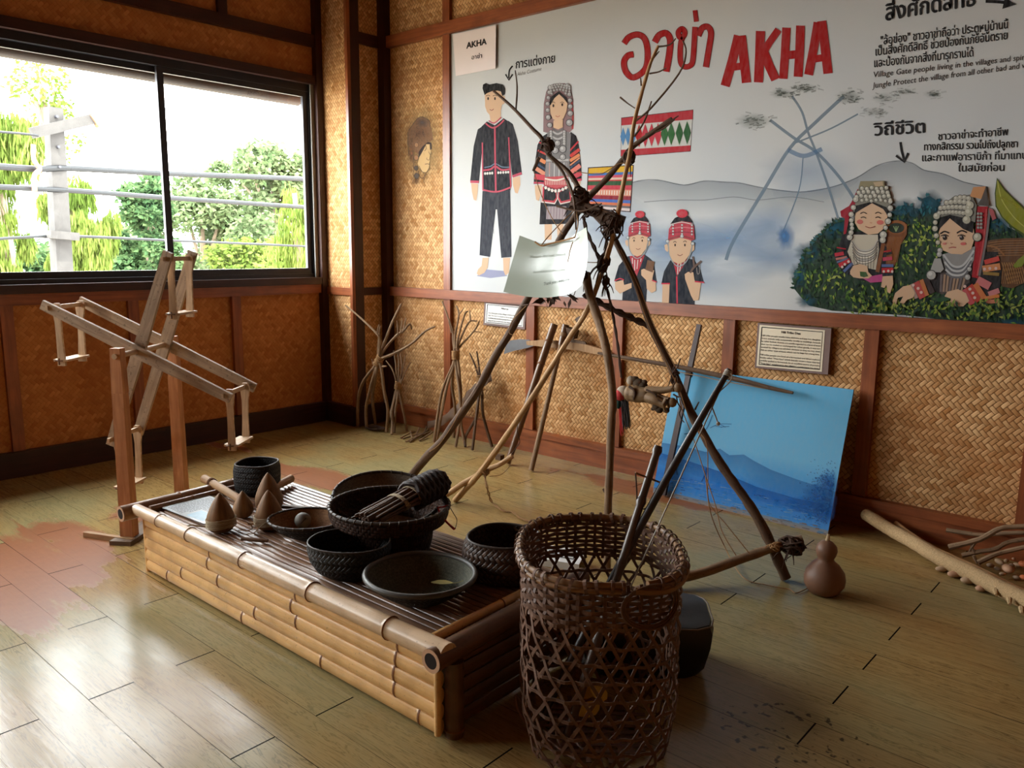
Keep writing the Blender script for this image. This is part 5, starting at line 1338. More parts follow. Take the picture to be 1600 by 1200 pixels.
# ---------------------------------------------------------------- wooden ferris-wheel swing
MAT['old_board'] = wood('weathered_board', (140, 116, 94), (184, 158, 130), 0.7, 70, 5, 0.3, spots=.5)
MAT['red_post'] = wood('reddish_hewn_post', (164, 104, 66), (206, 148, 100), 0.65, 40, 4, 0.3)
MAT['pale_board'] = wood('pale_planed_board', (168, 136, 104), (208, 178, 144), 0.6, 60, 5, 0.2)
WA = .855
Q1, Q2 = Zp(184, 556, WA), Zp(270, 536, WA)
fw = thing('ferris_wheel_swing', (Q1.x, Q1.y, 0), 'tall wooden model of a four-seat ferris wheel swing on two posts below the window', 'swing model')
ax_ = (Q2-Q1).normalized(); hv = Vector((-ax_.y, ax_.x, 0)); Zv = Vector((0, 0, 1))
for q, w in ((Q1, .056), (Q2, .052)):
    b0 = Vector((q.x, q.y, 0.0 if q is Q2 else .018)); b0 -= ax_*.01 if q is Q1 else -ax_*.0
    m = M(); m.beam(b0, b0.lerp(q, .8), w*1.08, w*.95, ax_, w*.94, w*.85); m.beam(b0.lerp(q, .8), q+Zv*.035, w*.94, w*.85, ax_, w*.8, w*.74)
    for v in m.v: v += Vector((random.uniform(-1, 1), random.uniform(-1, 1), 0))*.0015
    obj('post', m, MAT['red_post'], fw, 0)
fb = Vector((Q1.x, Q1.y, 0))
obj('foot_beam', M().beam(fb-ax_*.09+Zv*.010, fb+ax_*.22+Zv*.010, .10, .020), MAT['battenwood'], fw, 0)
obj('axle', M().tube([Q1-ax_*.03, Q1.lerp(Q2, .5), Q2+ax_*.03], .0125, 10), MAT['pale_board'], fw)
dA = (Zp(131, 838)-Zp(209, 849)).normalized(); fbp = Zp(209, 849)
tag(obj('wood_batten', M().beam(fbp+Zv*.012, Zp(133, 838)+Zv*.012, .022, .022), MAT['stickwood'], sharp=0), 'loose squared wooden batten on the floor in front of the left swing post', 'batten')
LA = .455; PLN = (.165, .425)
AN = (math.radians(25.5), math.radians(110.5))
ends = []
for pi_, s_ in enumerate(PLN):
    c0 = Q1 + ax_*s_
    for ai, an in enumerate(AN):
        u = hv*math.cos(an)+Zv*math.sin(an); off = ax_*(.012 if ai else -.012)*(1 if pi_ == 0 else -1)
        m = M(); m.beam(c0+off-u*(LA+.035), c0+off, .018, .046, ax_.cross(u), .019, .058); m.beam(c0+off, c0+off+u*(LA+.035), .019, .058, ax_.cross(u), .018, .044)
        obj('wheel_arm', m, MAT['old_board'], fw, 0)
for i, an in enumerate((AN[0], AN[0]+PI, AN[1], AN[1]+PI)):
    u = hv*math.cos(an)+Zv*math.sin(an)
    pv = [Q1+ax_*s_+u*LA for s_ in PLN]
    a, b = pv[0]-ax_*.03, pv[1]+ax_*.03
    obj('pivot_rod', M().beam(a, b, .012, .020, Zv), MAT['pale_board'], fw, 0)
    HL = .30
    drop = []
    for s2, pnt in ((1, pv[0]), (-1, pv[1])):
        h0 = pnt+ax_*(.040*s2)
        sway = ax_*(.010*s2)+hv*.004
        prof = [(0.0, .012), (.012, .020), (.03, .023), (.09, .015), (.17, .0145), (.24, .0165), (HL, .0195)]
        poly = []
        top = [(-.020*math.cos(t), .012-.020*math.sin(t)*1.0+.0) for t in ()]
        lft = [h0+sway*(z/HL)-Zv*(z-.018)+hv*w for z, w in prof]; rgt = [h0+sway*(z/HL)-Zv*(z-.018)-hv*w for z, w in prof]
        obj('seat_hanger', M().slab(lft+rgt[::-1], ax_*.012), MAT['pale_board'], fw, 0)
        drop.append(h0+sway-Zv*(HL-.045))
    m = M().beam(drop[0]-ax_*.005, drop[1]+ax_*.012, .070, .010, Zv)
    obj('swing_seat', m, MAT['pale_board'], fw, 0)
    for s2, pnt in ((1, drop[0]), (-1, drop[1])):
        obj('peg', M().beam(pnt-ax_*(.016*s2)-hv*.018, pnt-ax_*(.016*s2)+hv*.018, .006, .006).beam(pnt-ax_*(.016*s2)-Zv*.02, pnt-ax_*(.016*s2)+Zv*.012, .006, .006), MAT['bamboo_dark'], fw, 0)

# ---------------------------------------------------------------- stick tripods by the wall
MAT['bark'] = MAT['bark']
MAT['twigwood'] = wood('grey_brown_branch', (112, 86, 62), (156, 126, 96), 0.75, 50, 6, 0.3, spots=.4)
MAT['palestick'] = wood('pale_barkless_branch', (168, 126, 84), (206, 168, 120), 0.65, 50, 5, 0.25, spots=.4)
MAT['darkstick'] = wood('dark_branch', (70, 50, 36), (108, 82, 60), 0.75, 50, 6, 0.35, spots=.5)
MAT['fibre'] = plain('brown_bark_fibre', (70, 50, 38), 0.85, 0.35, 120, 0.4)
MAT['twine'] = plain('tan_twine', (150, 112, 72), 0.85, 0.25, 150, 0.3)
def bundle(label, waist, waist_px, y, legs, ups, mt, r, rw, base_y=None):
    wp = Yp(waist[0], waist[1], y)
    t = thing('stick_tripod', (wp.x, wp.y, 0), label, 'stick bundle', 'tied stick tripods by the mural wall')
    for pts in legs:
        f = Zp(*pts[-1][:2]); yb = min(f.y, 3.97)
        q = [Yp(x, yy, y+(yb-y)*i/(len(pts)-1)) for i, (x, yy) in enumerate(pts)]
        if f.y <= 3.98: q[-1] = f+Vector((0, 0, r*.6))
        obj('leg', stick(M(), [wp]+q, r*1.0, r*.95, 7, 4, .1), MAT[mt], t)
    for pts, yo, rr in ups:
        q = [Yp(x, yy, min(y+yo*i/max(len(pts)-1, 1), 4.0)) for i, (x, yy) in enumerate(pts)]
        obj('branch', stick(M(), q, r*rr, r*rr*.55, 6, 4, .1), MAT[mt], t)
    a, b = Yp(waist[0]+waist_px[0], waist[1]+waist_px[1], y), Yp(waist[0]-waist_px[0], waist[1]-waist_px[1], y)
    obj('binding', coil(M(), a, b, rw, 7, .0045, 6, 12, .06), MAT['twine'], t)
    return t
bundle('largest tied stick tripod with widely spread branches, nearest the corner column', (592, 563), (-4, 7), 3.70,
    [[(585, 573), (569, 594), (561, 616), (559, 642), (559, 668)], [(586, 580), (578, 610), (572, 637), (573, 671)], [(588, 581), (582, 623), (587, 666)], [(596, 576), (600, 610), (606, 641), (604, 676)]],
    [([(592, 563), (594, 534), (590, 523), (567, 500), (540, 477)], -.10, .9), ([(589, 523), (592, 507)], 0, .5), ([(594, 557), (603, 529), (616, 497), (627, 475)], .05, 1.0), ([(594, 557), (606, 539), (622, 522), (630, 518), (640, 506), (643, 514)], .10, .8), ([(622, 522), (620, 501)], 0, .4), ([(626, 519), (628, 500)], .05, .4), ([(630, 517), (634, 497)], .1, .4), ([(597, 560), (616, 552), (643, 537), (664, 518), (680, 510)], .15, 1.0), ([(590, 560), (592, 530), (594, 510)], 0, .7), ([(598, 573), (604, 572)], 0, .8), ([(583, 570), (581, 560)], 0, .5)], 'twigwood', .0125, .026)
bundle('small tied stick tripod in front of the dark corner post', (622, 602), (-1, 6), 3.84,
    [[(620, 612), (616, 626), (612, 645), (613, 660), (612, 680)], [(618, 614), (612, 640), (603, 676)], [(624, 611), (628, 632), (633, 656), (636, 675)], [(622, 612), (618, 640), (616, 677)]],
    [([(621, 602), (617, 588), (612, 575), (603, 564)], 0, .8), ([(620, 600), (619, 575), (615, 548)], .05, .7), ([(624, 600), (628, 575), (625, 552)], .05, .7), ([(626, 600), (633, 582), (641, 566)], .05, .7), ([(622, 600), (623, 570), (621, 550)], .08, .6), ([(626, 598), (630, 575), (633, 556)], .1, .6)], 'twigwood', .0105, .022)
bundle('tall slender tied stick tripod left of the small sign', (712, 555), (0, 7), 3.82,
    [[(707, 571), (690, 615), (678, 692)], [(708, 575), (697, 610), (682, 692)], [(709, 571), (706, 600), (711, 640), (709, 684)], [(712, 570), (718, 610), (719, 649), (712, 700)], [(716, 568), (720, 610), (720, 657), (727, 698)]],
    [([(711, 555), (708, 531), (706, 513), (691, 471)], .05, .9), ([(706, 520), (701, 502)], 0, .6), ([(711, 545), (711, 526), (717, 492), (713, 478)], .05, .9), ([(717, 492), (725, 481)], .02, .5), ([(713, 545), (715, 531), (726, 492), (731, 487)], .05, .8), ([(714, 548), (716, 539), (727, 513), (735, 502), (745, 502)], .08, .8), ([(735, 502), (734, 484)], .03, .5), ([(715, 550), (718, 542), (740, 518), (749, 502)], .1, .8), ([(740, 518), (753, 519)], .03, .4)], 'twigwood', .0105, .024)
bundle('short twig tripod leaning behind the long brown pole, beside the giant seed pod', (749, 596), (0, 10), 3.90,
    [[(749, 610), (746, 636), (738, 705)], [(753, 612), (755, 649), (769, 700)], [(747, 625), (744, 652), (728, 681), (727, 699)]],
    [([(748, 590), (742, 570), (734, 552)], .03, .8), ([(750, 590), (748, 570), (745, 549)], .03, .8)], 'darkstick', .0105, .020)
# giant seed pod
t = [(668, 664), (690, 658), (708, 645), (721, 634), (733, 618), (745, 606), (758, 595), (768, 590)]
MAT['pod'] = plain('brown_seed_pod', (96, 70, 50), 0.6, 0.3, 40, 0.3, 0.4)
cl = smooth([Yp(x, y, 3.955+.035*i/7) for i, (x, y) in enumerate(t)], 6)
nn = Vector((0, -1, .25)).normalized(); vs = []; N = len(cl)
for i, p in enumerate(cl):
    d = (cl[min(i+1, N-1)]-cl[max(i-1, 0)]).normalized(); b = d.cross(nn).normalized()
    w = .038*(.30+.70*math.sin(PI*(.06+.88*i/(N-1)))**.35)*(.92+.10*math.cos(2*PI*i/6.0))
    h = .010*(.55+.45*(-math.cos(2*PI*i/6.0)))
    for a in range(10):
        an = 2*PI*a/10; vs.append(p+b*(w*math.cos(an))+nn*(h*math.sin(an)))
m = M().add(vs, [(i*10+a, i*10+(a+1) % 10, (i+1)*10+(a+1) % 10, (i+1)*10+a) for i in range(N-1) for a in range(10)]+[tuple(range(9, -1, -1)), tuple((N-1)*10+a for a in range(10))])
tag(obj('giant_seed_pod', m, MAT['pod']), 'giant wavy brown seed pod leaning on the baseboard behind the slender tripod', 'seed pod')
m = M()
for a, b in (((630, 687), (660, 681)), ((634, 692), (672, 678)), ((640, 692), (668, 676)), ((648, 686), (655, 674)), ((626, 686), (648, 677)), ((661, 682), (668, 668)), ((641, 676), (644, 690)), ((655, 690), (676, 681))):
    A, B = Zp(*a), Zp(*b); stick(m, [A+Vector((0, 0, .008)), A.lerp(B, .5)+Vector((0, 0, .014)), B+Vector((0, 0, .010+random.uniform(0, .02)))], .0065, .005, 6, 3, .12)
tp = obj('twig_pile', m, MAT['twigwood']); tag(tp, 'small heap of broken twigs on the floor between the tripods and the seed pod', 'twigs'); tp['kind'] = 'stuff'
m = M()
c = Zp(586, 672)
for i in range(5): m.tube([c+Vector(((.05+.006*i)*math.cos(a)*1.2, (.035+.004*i)*math.sin(a), .008+.003*i+random.uniform(-.002, .002))) for a in [2*PI*q/18 for q in range(18)]], .005, 5, closed=True)
o = obj('bark_coil', m, MAT['fibre']); tag(o, 'small coil of brown bark fibre lying between the feet of the largest tripod', 'coil')

# ---------------------------------------------------------------- poles, billhook and crossbow against the wall
a, b = Zp(793, 727)+Vector((0, 0, .012)), Yp(866, 507, 3.985)
p1 = thing('bamboo_pole', (a.x, a.y, 0), 'thick bamboo pole leaning on the wall, left of the hoe', 'pole')
cane('shaft', a, b, .0205, .0245, (.72, .88), 'bamboo_dark', p1, 1, 6)
a, b = Zp(830, 737)+Vector((0, 0, .008)), Yp(884, 508, 3.965)
h = thing('hoe', (a.x, a.y, 0), 'long-handled wooden hoe leaning on the wall, right of the thick bamboo pole', 'hoe')
obj('handle', stick(M(), [a, a.lerp(b, .5), b], .0170, .0150, 10, 4, .03), MAT['twigwood'], h)
obj('socket', M().tube([a.lerp(b, .86), b], [.0185, .0225], 12), MAT['bamboo_dark'], h)
obj('head_block', M().beam(b-Vector((.02, 0, .03)), b+Vector((.075, .012, -.055)), .050, .055), MAT['darkstick'], h, 0)
obj('socket_band', M().tube([a.lerp(b, .92), a.lerp(b, .945)], [.0232, .0234], 12), MAT['twigwood'], h)
# billhook
bh = thing('billhook', Yp(830, 538, 4.0), 'grey steel billhook blade set in a long flat wooden handle, hanging level on the wall', 'tool')
Y_ = 3.995
MAT['steel'] = plain('grey_forged_steel', (104, 104, 106), 0.45, 0.2, 30, 0.2, 0.5, 0.6)
obj('blade', M().slab([Yp(x, y, Y_) for x, y in ((787, 553), (790, 541), (797, 532), (812, 530), (827, 531), (836, 540), (823, 544), (804, 548))], (0, .004, 0)), MAT['steel'], bh, 0)
obj('handle', M().slab([Yp(x, y, Y_-.010) for x, y in ((822, 533), (850, 531), (886, 534), (917, 539), (938, 545), (950, 550), (950, 556), (937, 555), (900, 547), (858, 543), (823, 539))], (0, .022, 0)), MAT['stickwood'], bh, 0)
obj('wedge', M().slab([Yp(x, y, Y_-.004) for x, y in ((880, 532), (886, 529), (914, 534), (916, 539), (886, 534))], (0, .014, 0)), MAT['battenwood'], bh, 0)
# crossbow
cb = thing('crossbow', Zp(1037, 770), 'old wooden crossbow leaning on the wall, bow across the blue painting top', 'crossbow')
sa, sb_ = Zp(1036, 776)+Vector((0, 0, .01)), Yp(1093, 507, 3.96)
yy = lambda x, y, t: Yp(x, y, sa.y+(sb_.y-sa.y)*t)
obj('stock', M().beam(sa, sb_, .034, .020, (0, -1, 0), .026, .018), MAT['trim_dark'], cb, 0)
m = M()
pts = smooth([yy(938, 551, .80), yy(990, 560, .76), yy(1070, 574, .735), yy(1150, 591, .73), yy(1205, 605, .72), yy(1242, 613, .72)], 5); pts = [p+Vector((0, -.022, 0)) for p in pts]
N = len(pts); m.tube(pts, [.0075+.0060*math.sin(PI*i/(N-1)) for i in range(N)], 8)
obj('bow', m, MAT['darkstick'], cb)
m = M().tube([p+Vector((0, -.024, 0)) for p in (yy(945, 554, .80), yy(1072, 582, .72), yy(1140, 596, .71), yy(1232, 612, .72))], .0022, 6)
obj('bow_string', m, MAT['twine'], cb)
obj('nut_lashing', coil(M(), sa.lerp(sb_, .70), sa.lerp(sb_, .74), .021, 4, .003), MAT['fibre'], cb)
# little wooden block and strip on the floor by the poles
c = Zp(781, 718)
tag(obj('wood_block', M().box(c.x-.022, c.x+.022, c.y-.02, c.y+.02, .0, .032), MAT['darkstick'], sharp=0), 'small dark wooden block on the floor below the leaning poles', 'block')
m = M(); stick(m, [Zp(706, 692)+Vector((0, 0, .004)), Zp(713, 697)+Vector((0, 0, .006))], .004, .003)

# ---------------------------------------------------------------- signs on the wall
MAT['sign_wood'] = plain('mauve_brown_board', (120, 98, 92), 0.55, 0.15, 20, 0.1)
MAT['sign_paper'] = plain('ivory_card', (222, 208, 182), 0.5, 0.04, 8, 0.0)
MAT['sign_white'] = plain('white_card', (224, 222, 218), 0.4, 0.03, 8, 0.0)
def sign(name, label, board, paper, y, mt, title, tp_, lines, cap, bw=1.3):
    s_ = obj(name, M().slab([Yp(x, yy, y-.012) for x, yy in board], (0, .012+RY-y, 0)), MAT['sign_wood'], sharp=0); tag(s_, label, 'sign')
    obj('sign_card', M().slab([Yp(x, yy, y-.0135) for x, yy in paper], (0, .0012, 0)), MAT[mt], s_, 0)
    p = Paint(at=lambda x, yy, L: Yp(x, yy, y-.0140-.0003*L))
    cx_, cy_ = sum(q[0] for q in paper)/4, sum(q[1] for q in paper)/4
    ins = [(cx_+(x-cx_)*.93, cy_+(yy-cy_)*.90) for x, yy in paper]
    p.stroke(ins+[ins[0]], bw, (40, 36, 34), 1, sm=False)
    ink = (48, 42, 38)
    p.text(title, *tp_, cap*1.4, ink, 1, .014)
    for body, a, b in lines: p.text(body, a, b, cap, ink, 1, .004)
    obj('sign_lettering', p, MAT['paint'], s_, 0)
def para(texts, x0, y0, x1, y1, dx, dy):
    return [(tx, (x0+dx*i, y0+dy*i), (x1+dx*i-(0 if len(tx) > 40 else (1-len(tx)/52)*(x1-x0)), y1+dy*i-(0 if len(tx) > 40 else (1-len(tx)/52)*(y1-y0)))) for i, tx in enumerate(texts)]
L1 = ['Hill tribe people usually raise chickens and pigs but slaughter', 'these animals only occasionally, usually at weddings, funerals', 'or other festival. Animals are usually regarded as a form of asset', 'that can be traded or exchanged for other goods. It was not', 'unusual for villagers to sell their chickens so they can buy dried', 'fish or other type of food, which can be kept for a long time.']
L2 = ['Hill tribe people are fond of a fermented and dried soybean', 'locally called "Thua Nao" which literally means a bean that has', 'partially spoiled or fermented. As an excellent source of protein,', '"Thua Nao" supplements the villagers\' requirement for meat.']
sign('info_sign', 'framed ivory sign titled Hill Tribe Diet, on the woven panel above the blue painting', [(1184, 504.5), (1299, 513), (1293.5, 585.5), (1179, 574.5)], [(1187, 507.5), (1289, 516), (1284, 581), (1182, 572)], RY-.018, 'sign_paper', 'Hill Tribe Diet', ((1221, 520.5), (1251, 523)), para(L1, 1190.5, 525, 1282.5, 532.5, -.35, 4.55)+para(L2, 1188, 555, 1281, 563.5, -.35, 4.55), 2.5)
L3 = ['The Akha gate of the village is built in April every', 'year. No one is to touch or sit on the gate because', 'it divides the world of people from spirits, keeping', 'away all that would harm the village.']
sign('info_sign', 'small white framed sign titled Akha Loi beside the leaning pole on the left panel', [(757, 470.5), (822, 477), (820, 515), (755, 507.5)], [(759.5, 474), (819, 480), (817, 511), (757.5, 504.5)], RY-.012, 'sign_white', 'Akha Loi', ((783, 483), (794, 484.5)), para(L3, 763, 489.5, 813, 495, -.2, 4.0), 2.0, 1.0)

# ---------------------------------------------------------------- blue painting leaning on the wall
A, B, T = Zp(1020, 770), Zp(1293, 837), Yp(1334, 609, 3.965)
TL = A+(T-B)
k = NT('blue_painting')
nz = k.noise(k.tc('Object'), 4, 4)
MAT['canvas_edge'] = plain('raw_board_edge', (120, 96, 80), 0.7)
nrm = (B-A).cross(T-B).normalized()
if nrm.y > 0: nrm = -nrm
pic = obj('blue_painting', M().slab([A, B, T, TL], -nrm*.010), MAT['canvas_edge'], sharp=0)
tag(pic, 'unframed sky-blue landscape painting leaning against the wall on the floor', 'painting')
p = Paint(at=lambda u, v, L: A+(B-A)*u+(T-B)*v+nrm*(.0006+.0004*L))
def band(v0, v1, c0, c1, n=10, L=1):
    for i in range(n):
        a, b = v0+(v1-v0)*i/n, v0+(v1-v0)*(i+1)/n; f0, f1 = i/n, (i+1)/n
        q0 = tuple(c0[j]+(c1[j]-c0[j])*f0 for j in range(3)); q1 = tuple(c0[j]+(c1[j]-c0[j])*f1 for j in range(3))
        p.add([p.P(0, a, L), p.P(1, a, L), p.P(1, b, L), p.P(0, b, L)], [(0, 1, 2, 3)], cols=[((*lin(q0), 1), (*lin(q0), 1), (*lin(q1), 1), (*lin(q1), 1))])
band(0, .035, (150, 130, 118), (110, 132, 152), 3); band(.035, .16, (64, 138, 206), (34, 116, 200)); band(.16, .30, (34, 116, 200), (84, 156, 212)); band(.30, .46, (84, 158, 214), (116, 184, 222)); band(.46, 1, (116, 184, 222), (104, 180, 220))
m1 = [(0, .40), (.10, .405), (.2, .40), (.28, .395), (.36, .44), (.42, .405), (.50, .43), (.56, .40), (.66, .36), (.8, .33), (1.0, .30)]
p.wash(m1, [(x, y-.14) for x, y in m1], (60, 132, 200), 3, .5, .05)
m2 = [(0, .32), (.2, .30), (.4, .27), (.6, .22), (.8, .20), (1, .20)]
p.wash(m2, [(x, y-.09) for x, y in m2], (28, 108, 196), 4, .6, .1)
rr = random.Random(8)
for q in range(160):
    x, v = rr.uniform(0, .97), rr.uniform(.04, .17); p.stroke([(x, v), (x+rr.uniform(.01, .05), v+rr.uniform(-.002, .004))], rr.uniform(.002, .006), rr.choice(((120, 176, 226), (30, 104, 190), (70, 148, 214), (150, 190, 224))), 5, .6)
for q in range(60):
    x, v = rr.uniform(0, .97), rr.uniform(.0, .05); p.stroke([(x, v), (x+rr.uniform(.01, .04), v)], rr.uniform(.004, .01), rr.choice(((150, 128, 114), (128, 120, 122), (90, 140, 180))), 6, .7)
for x, v, a, b in ((.93, .24, .09, .10), (.96, .34, .05, .09), (.88, .16, .12, .06), (.97, .16, .05, .1)): p.blob(x, v, a, b, (30, 104, 186), 6, .8)
for q in range(900):
    x = .985-abs(rr.gauss(0, .05)); v = rr.gauss(.25, .09)
    if x > .99 or v < .06 or v > .50: continue
    p.stroke([(x, v), (x+rr.uniform(-.008, .006), v+rr.uniform(-.004, .010))], rr.uniform(.004, .009), rr.choice(((22, 84, 160), (36, 112, 190), (60, 138, 206), (18, 70, 140))), 7+(q % 2), .5)
for st, w in (([(.22, .50), (.26, .57), (.28, .68)], .004), ([(.28, .58), (.33, .62), (.40, .635)], .004), ([(.33, .62), (.37, .605)], .004), ([(.31, .60), (.35, .60)], .004), ([(.13, .50), (.17, .51), (.19, .485)], .006), ([(.34, .60), (.39, .615)], .004), ([(.26, .66), (.24, .70)], .004)): p.stroke(st, w, (44, 96, 150), 6, .8)
for x, v in ((.30, .21), (.12, .22), (.07, .18)): p.stroke([(x, v), (x+.004, v+.07)], .013, (30, 84, 160), 6, .7); p.stroke([(x, v+.01), (x-.012, v-.04)], .007, (30, 84, 160), 6, .7); p.stroke([(x, v+.01), (x+.014, v-.04)], .007, (30, 84, 160), 6, .7)
paint('painted_scene', p, pic)

# ---------------------------------------------------------------- gourd
MAT['gourd'] = plain('brown_gourd_skin', (118, 84, 64), 0.5, 0.22, 14, 0.15, 0.4)
MAT['gourd_stem'] = plain('pale_gourd_stem', (170, 146, 112), 0.7)
g0 = Zp(1286, 926)
gd = thing('gourd', g0, 'brown double-bulbed bottle gourd standing on the floor by the leg of the swing', 'gourd')
s_ = (Zp(1316, 905)-Zp(1257, 905)).length/2
obj('gourd_body', M().lathe([(.030, 0), (s_*.72, .006), (s_*.97, .038), (s_, .062), (s_*.93, .090), (s_*.66, .120), (s_*.42, .136), (s_*.38, .146), (s_*.47, .160), (s_*.52, .178), (s_*.47, .197), (s_*.30, .212), (.012, .219), (0, .220)], g0, 36, wob=.015), MAT['gourd'], gd, 60)
obj('stem', stick(M(), [g0+Vector((0, 0, .217)), g0+Vector((.003, 0, .235)), g0+Vector((.002, .002, .246))], .008, .006, 8), MAT['gourd_stem'], gd)

# ---------------------------------------------------------------- driftwood border, sticks and pebbles at the right
MAT['drift'] = plain('pitted_driftwood', (176, 146, 106), 0.85, 0.6, 190, 1.0)
pts = [Yp(1353, 804, 3.96), Yp(1366, 812, 3.92)]+[Zp(x, y, z) for x, y, z in ((1392, 828, .060), (1430, 849, .046), (1472, 874, .036), (1520, 897, .038), (1560, 918, .040), (1600, 937, .041), (1660, 963, .042))]
m = stick(M(), pts, .028, .037, 14, 5, .03)
for (x, y) in ((1556, 930), (1577, 944), (1596, 958)): c = Zp(x, y-8, .04); stick(m, [c, c+Vector((.008, -.034, -.008))], .012, .006, 7)
tag(obj('driftwood_log', m, MAT['drift']), 'thick pale pitted driftwood log bordering the pebbles at the right', 'log')
m = stick(M(), [Yp(1400, 818, 3.985)]+[Zp(x, y, z) for x, y, z in ((1426, 838, .060), (1462, 860, .050), (1500, 878, .045), (1540, 897, .045), (1572, 914, .035), (1605, 930, .030), (1660, 950, .03))], .013, .021, 10, 5, .05)
tag(obj('driftwood_branch', m, MAT['palestick']), 'smooth yellowish branch lying along the back of the driftwood log', 'branch')
for pts, r, y0, y1, lab, tw in (([(1483, 855), (1530, 843), (1560, 827), (1585, 823), (1640, 822)], .0125, 3.84, 3.90, 'topmost curved brown branch across the pile of branches at the right', [(1527, 844), (1518, 856), (1514, 864)]),
        ([(1479, 828), (1510, 833), (1540, 836), (1570, 833), (1640, 832)], .010, 3.985, 3.975, 'thin branch resting along the baseboard behind the branch pile', None),
        ([(1503, 868), (1530, 862), (1555, 858), (1580, 846), (1640, 838)], .0115, 3.84, 3.92, 'middle branch of the pile with a forked side twig', [(1523, 864), (1518, 852), (1526, 843)]),
        ([(1528, 879), (1552, 868), (1575, 861), (1640, 846)], .0120, 3.80, 3.88, 'lowest short branch of the pile, nearest the pebbles', [(1521, 868), (1527, 880)])):
    m = M(); n_ = len(pts)-1
    stick(m, [Yp(x, y, y0+(y1-y0)*i/n_) for i, (x, y) in enumerate(pts)], r, r*.8, 8, 5, .07)
    o = obj('branch', m, MAT['twigwood']); tag(o, lab, 'branch', 'branches piled at the right')
    if tw: obj('side_twig', stick(M(), [Yp(x, y, y0+.01) for x, y in tw], r*.6, r*.4, 6), MAT['twigwood'], o)
MAT['pebble'] = [plain('pale_brown_pebble', (176, 146, 116), 0.6, 0.15, 30, 0.1), plain('pinkish_pebble', (180, 138, 108), 0.6, 0.15, 30, 0.1), plain('grey_brown_pebble', (150, 126, 102), 0.6, 0.15, 30, 0.1), plain('orange_pebble', (186, 104, 62), 0.6, 0.15, 30, 0.1)]
front = [(1471, 893, .026, .015, 0), (1491, 902, .029, .018, 1), (1511, 912, .027, .019, 0), (1532, 924, .021, .016, 1)]
back = [(1547, 888, .016, .012, 2), (1561, 884, .028, .014, 0), (1574, 898, .034, .022, 1), (1572, 880, .014, .010, 0), (1584, 876, .013, .010, 1), (1590, 888, .020, .012, 0), (1599, 890, .022, .018, 3), (1600, 908, .018, .014, 3), (1588, 906, .015, .011, 2), (1558, 894, .015, .010, 2), (1595, 878, .016, .010, 2), (1603, 880, .018, .012, 1), (1612, 898, .024, .016, 0), (1566, 903, .014, .010, 0), (1580, 890, .015, .012, 2), (1612, 912, .02, .013, 1)]
flab = ['pale pebble farthest left of the four under the driftwood log', 'pink flat pebble second from the left under the driftwood log', 'pale rounded pebble third from the left under the driftwood log', 'small pink pebble nearest the camera under the driftwood log']
for i, (x, y, a, b, c_) in enumerate(front+back):
    P_ = Zp(x, y); hz = b*.75
    lift = 0 if i < 4 else random.uniform(0, .012)
    ang = random.uniform(0, PI)
    o = obj('pebble', M().ball(P_+Vector((0, 0, hz+lift)), (a, b*1.05, hz), 14, 9, Matrix.Rotation(ang if i >= 4 else .6, 3, 'Z')), MAT['pebble'][c_])
    if i < 4: tag(o, flab[i], 'pebble', 'pebbles by the driftwood')
    elif i in (6,): tag(o, 'biggest smooth pebble in the heap behind the driftwood log', 'pebble', 'pebbles by the driftwood')
    elif c_ == 3: tag(o, 'orange pebble at the right edge of the heap, %s' % ('behind' if i == 10 else 'in front'), 'pebble', 'pebbles by the driftwood')
    else: tag(o, 'small brown pebble in the heap between driftwood log and branch pile', 'pebble', 'pebbles by the driftwood')
# ---------------------------------------------------------------- the big village swing of lashed poles
sw = thing('village_swing', (-2.3, 3.0, 0), 'tall swing model of four lashed tree poles in front of the mural', 'swing model')
R1 = (1228, 908)
def pole(name, pts, y0, y1, r0, r1, mt='darkstick', floor=None, parent=sw, k=4, rough=.08, n=9):
    q = Yl(pts, y0, y1)
    if floor: q[0] = Zp(*floor)+Vector((0, 0, r0*.5))
    return obj(name, stick(M(), q, r0, r1, n, k, rough), MAT[mt], parent)
pL = pole('swing_pole', [(626, 768), (640, 747), (668, 713), (690, 690), (715, 655), (745, 612), (775, 555), (800, 514), (826, 464), (855, 412), (879, 367), (895, 343), (916, 313), (947, 280), (971, 252), (987, 231), (1011, 213), (1050, 186)], 2.95, 3.10, .026, .010, 'darkstick', (626, 770))
pR = pole('swing_pole', [(1229, 908), (1213, 868), (1194, 828), (1172, 790), (1145, 752), (1118, 712), (1098, 676), (1078, 640), (1057, 592), (1036, 548), (1015, 506), (992, 437), (966, 385), (952, 359), (926, 332), (908, 301), (888, 268), (857, 242), (847, 217), (831, 200), (807, 174), (790, 158), (771, 142)], 3.12, 2.96, .023, .006, 'darkstick', R1)
pB = pole('swing_pole', [(711, 783), (748, 741), (790, 683), (825, 631), (850, 592), (885, 535), (921, 477), (954, 382), (968, 320), (976, 277), (984, 240), (991, 191), (1008, 126), (1017, 97), (1029, 71)], 2.92, 3.02, .017, .006, 'palestick', (711, 784))
pC = pole('swing_pole', [(948, 896), (949, 820), (952, 740), (955, 660), (957, 620), (950, 560), (942, 525), (934, 497), (920, 455), (916, 428)], 2.72, 2.96, .017, .020, 'twigwood', (948, 897))
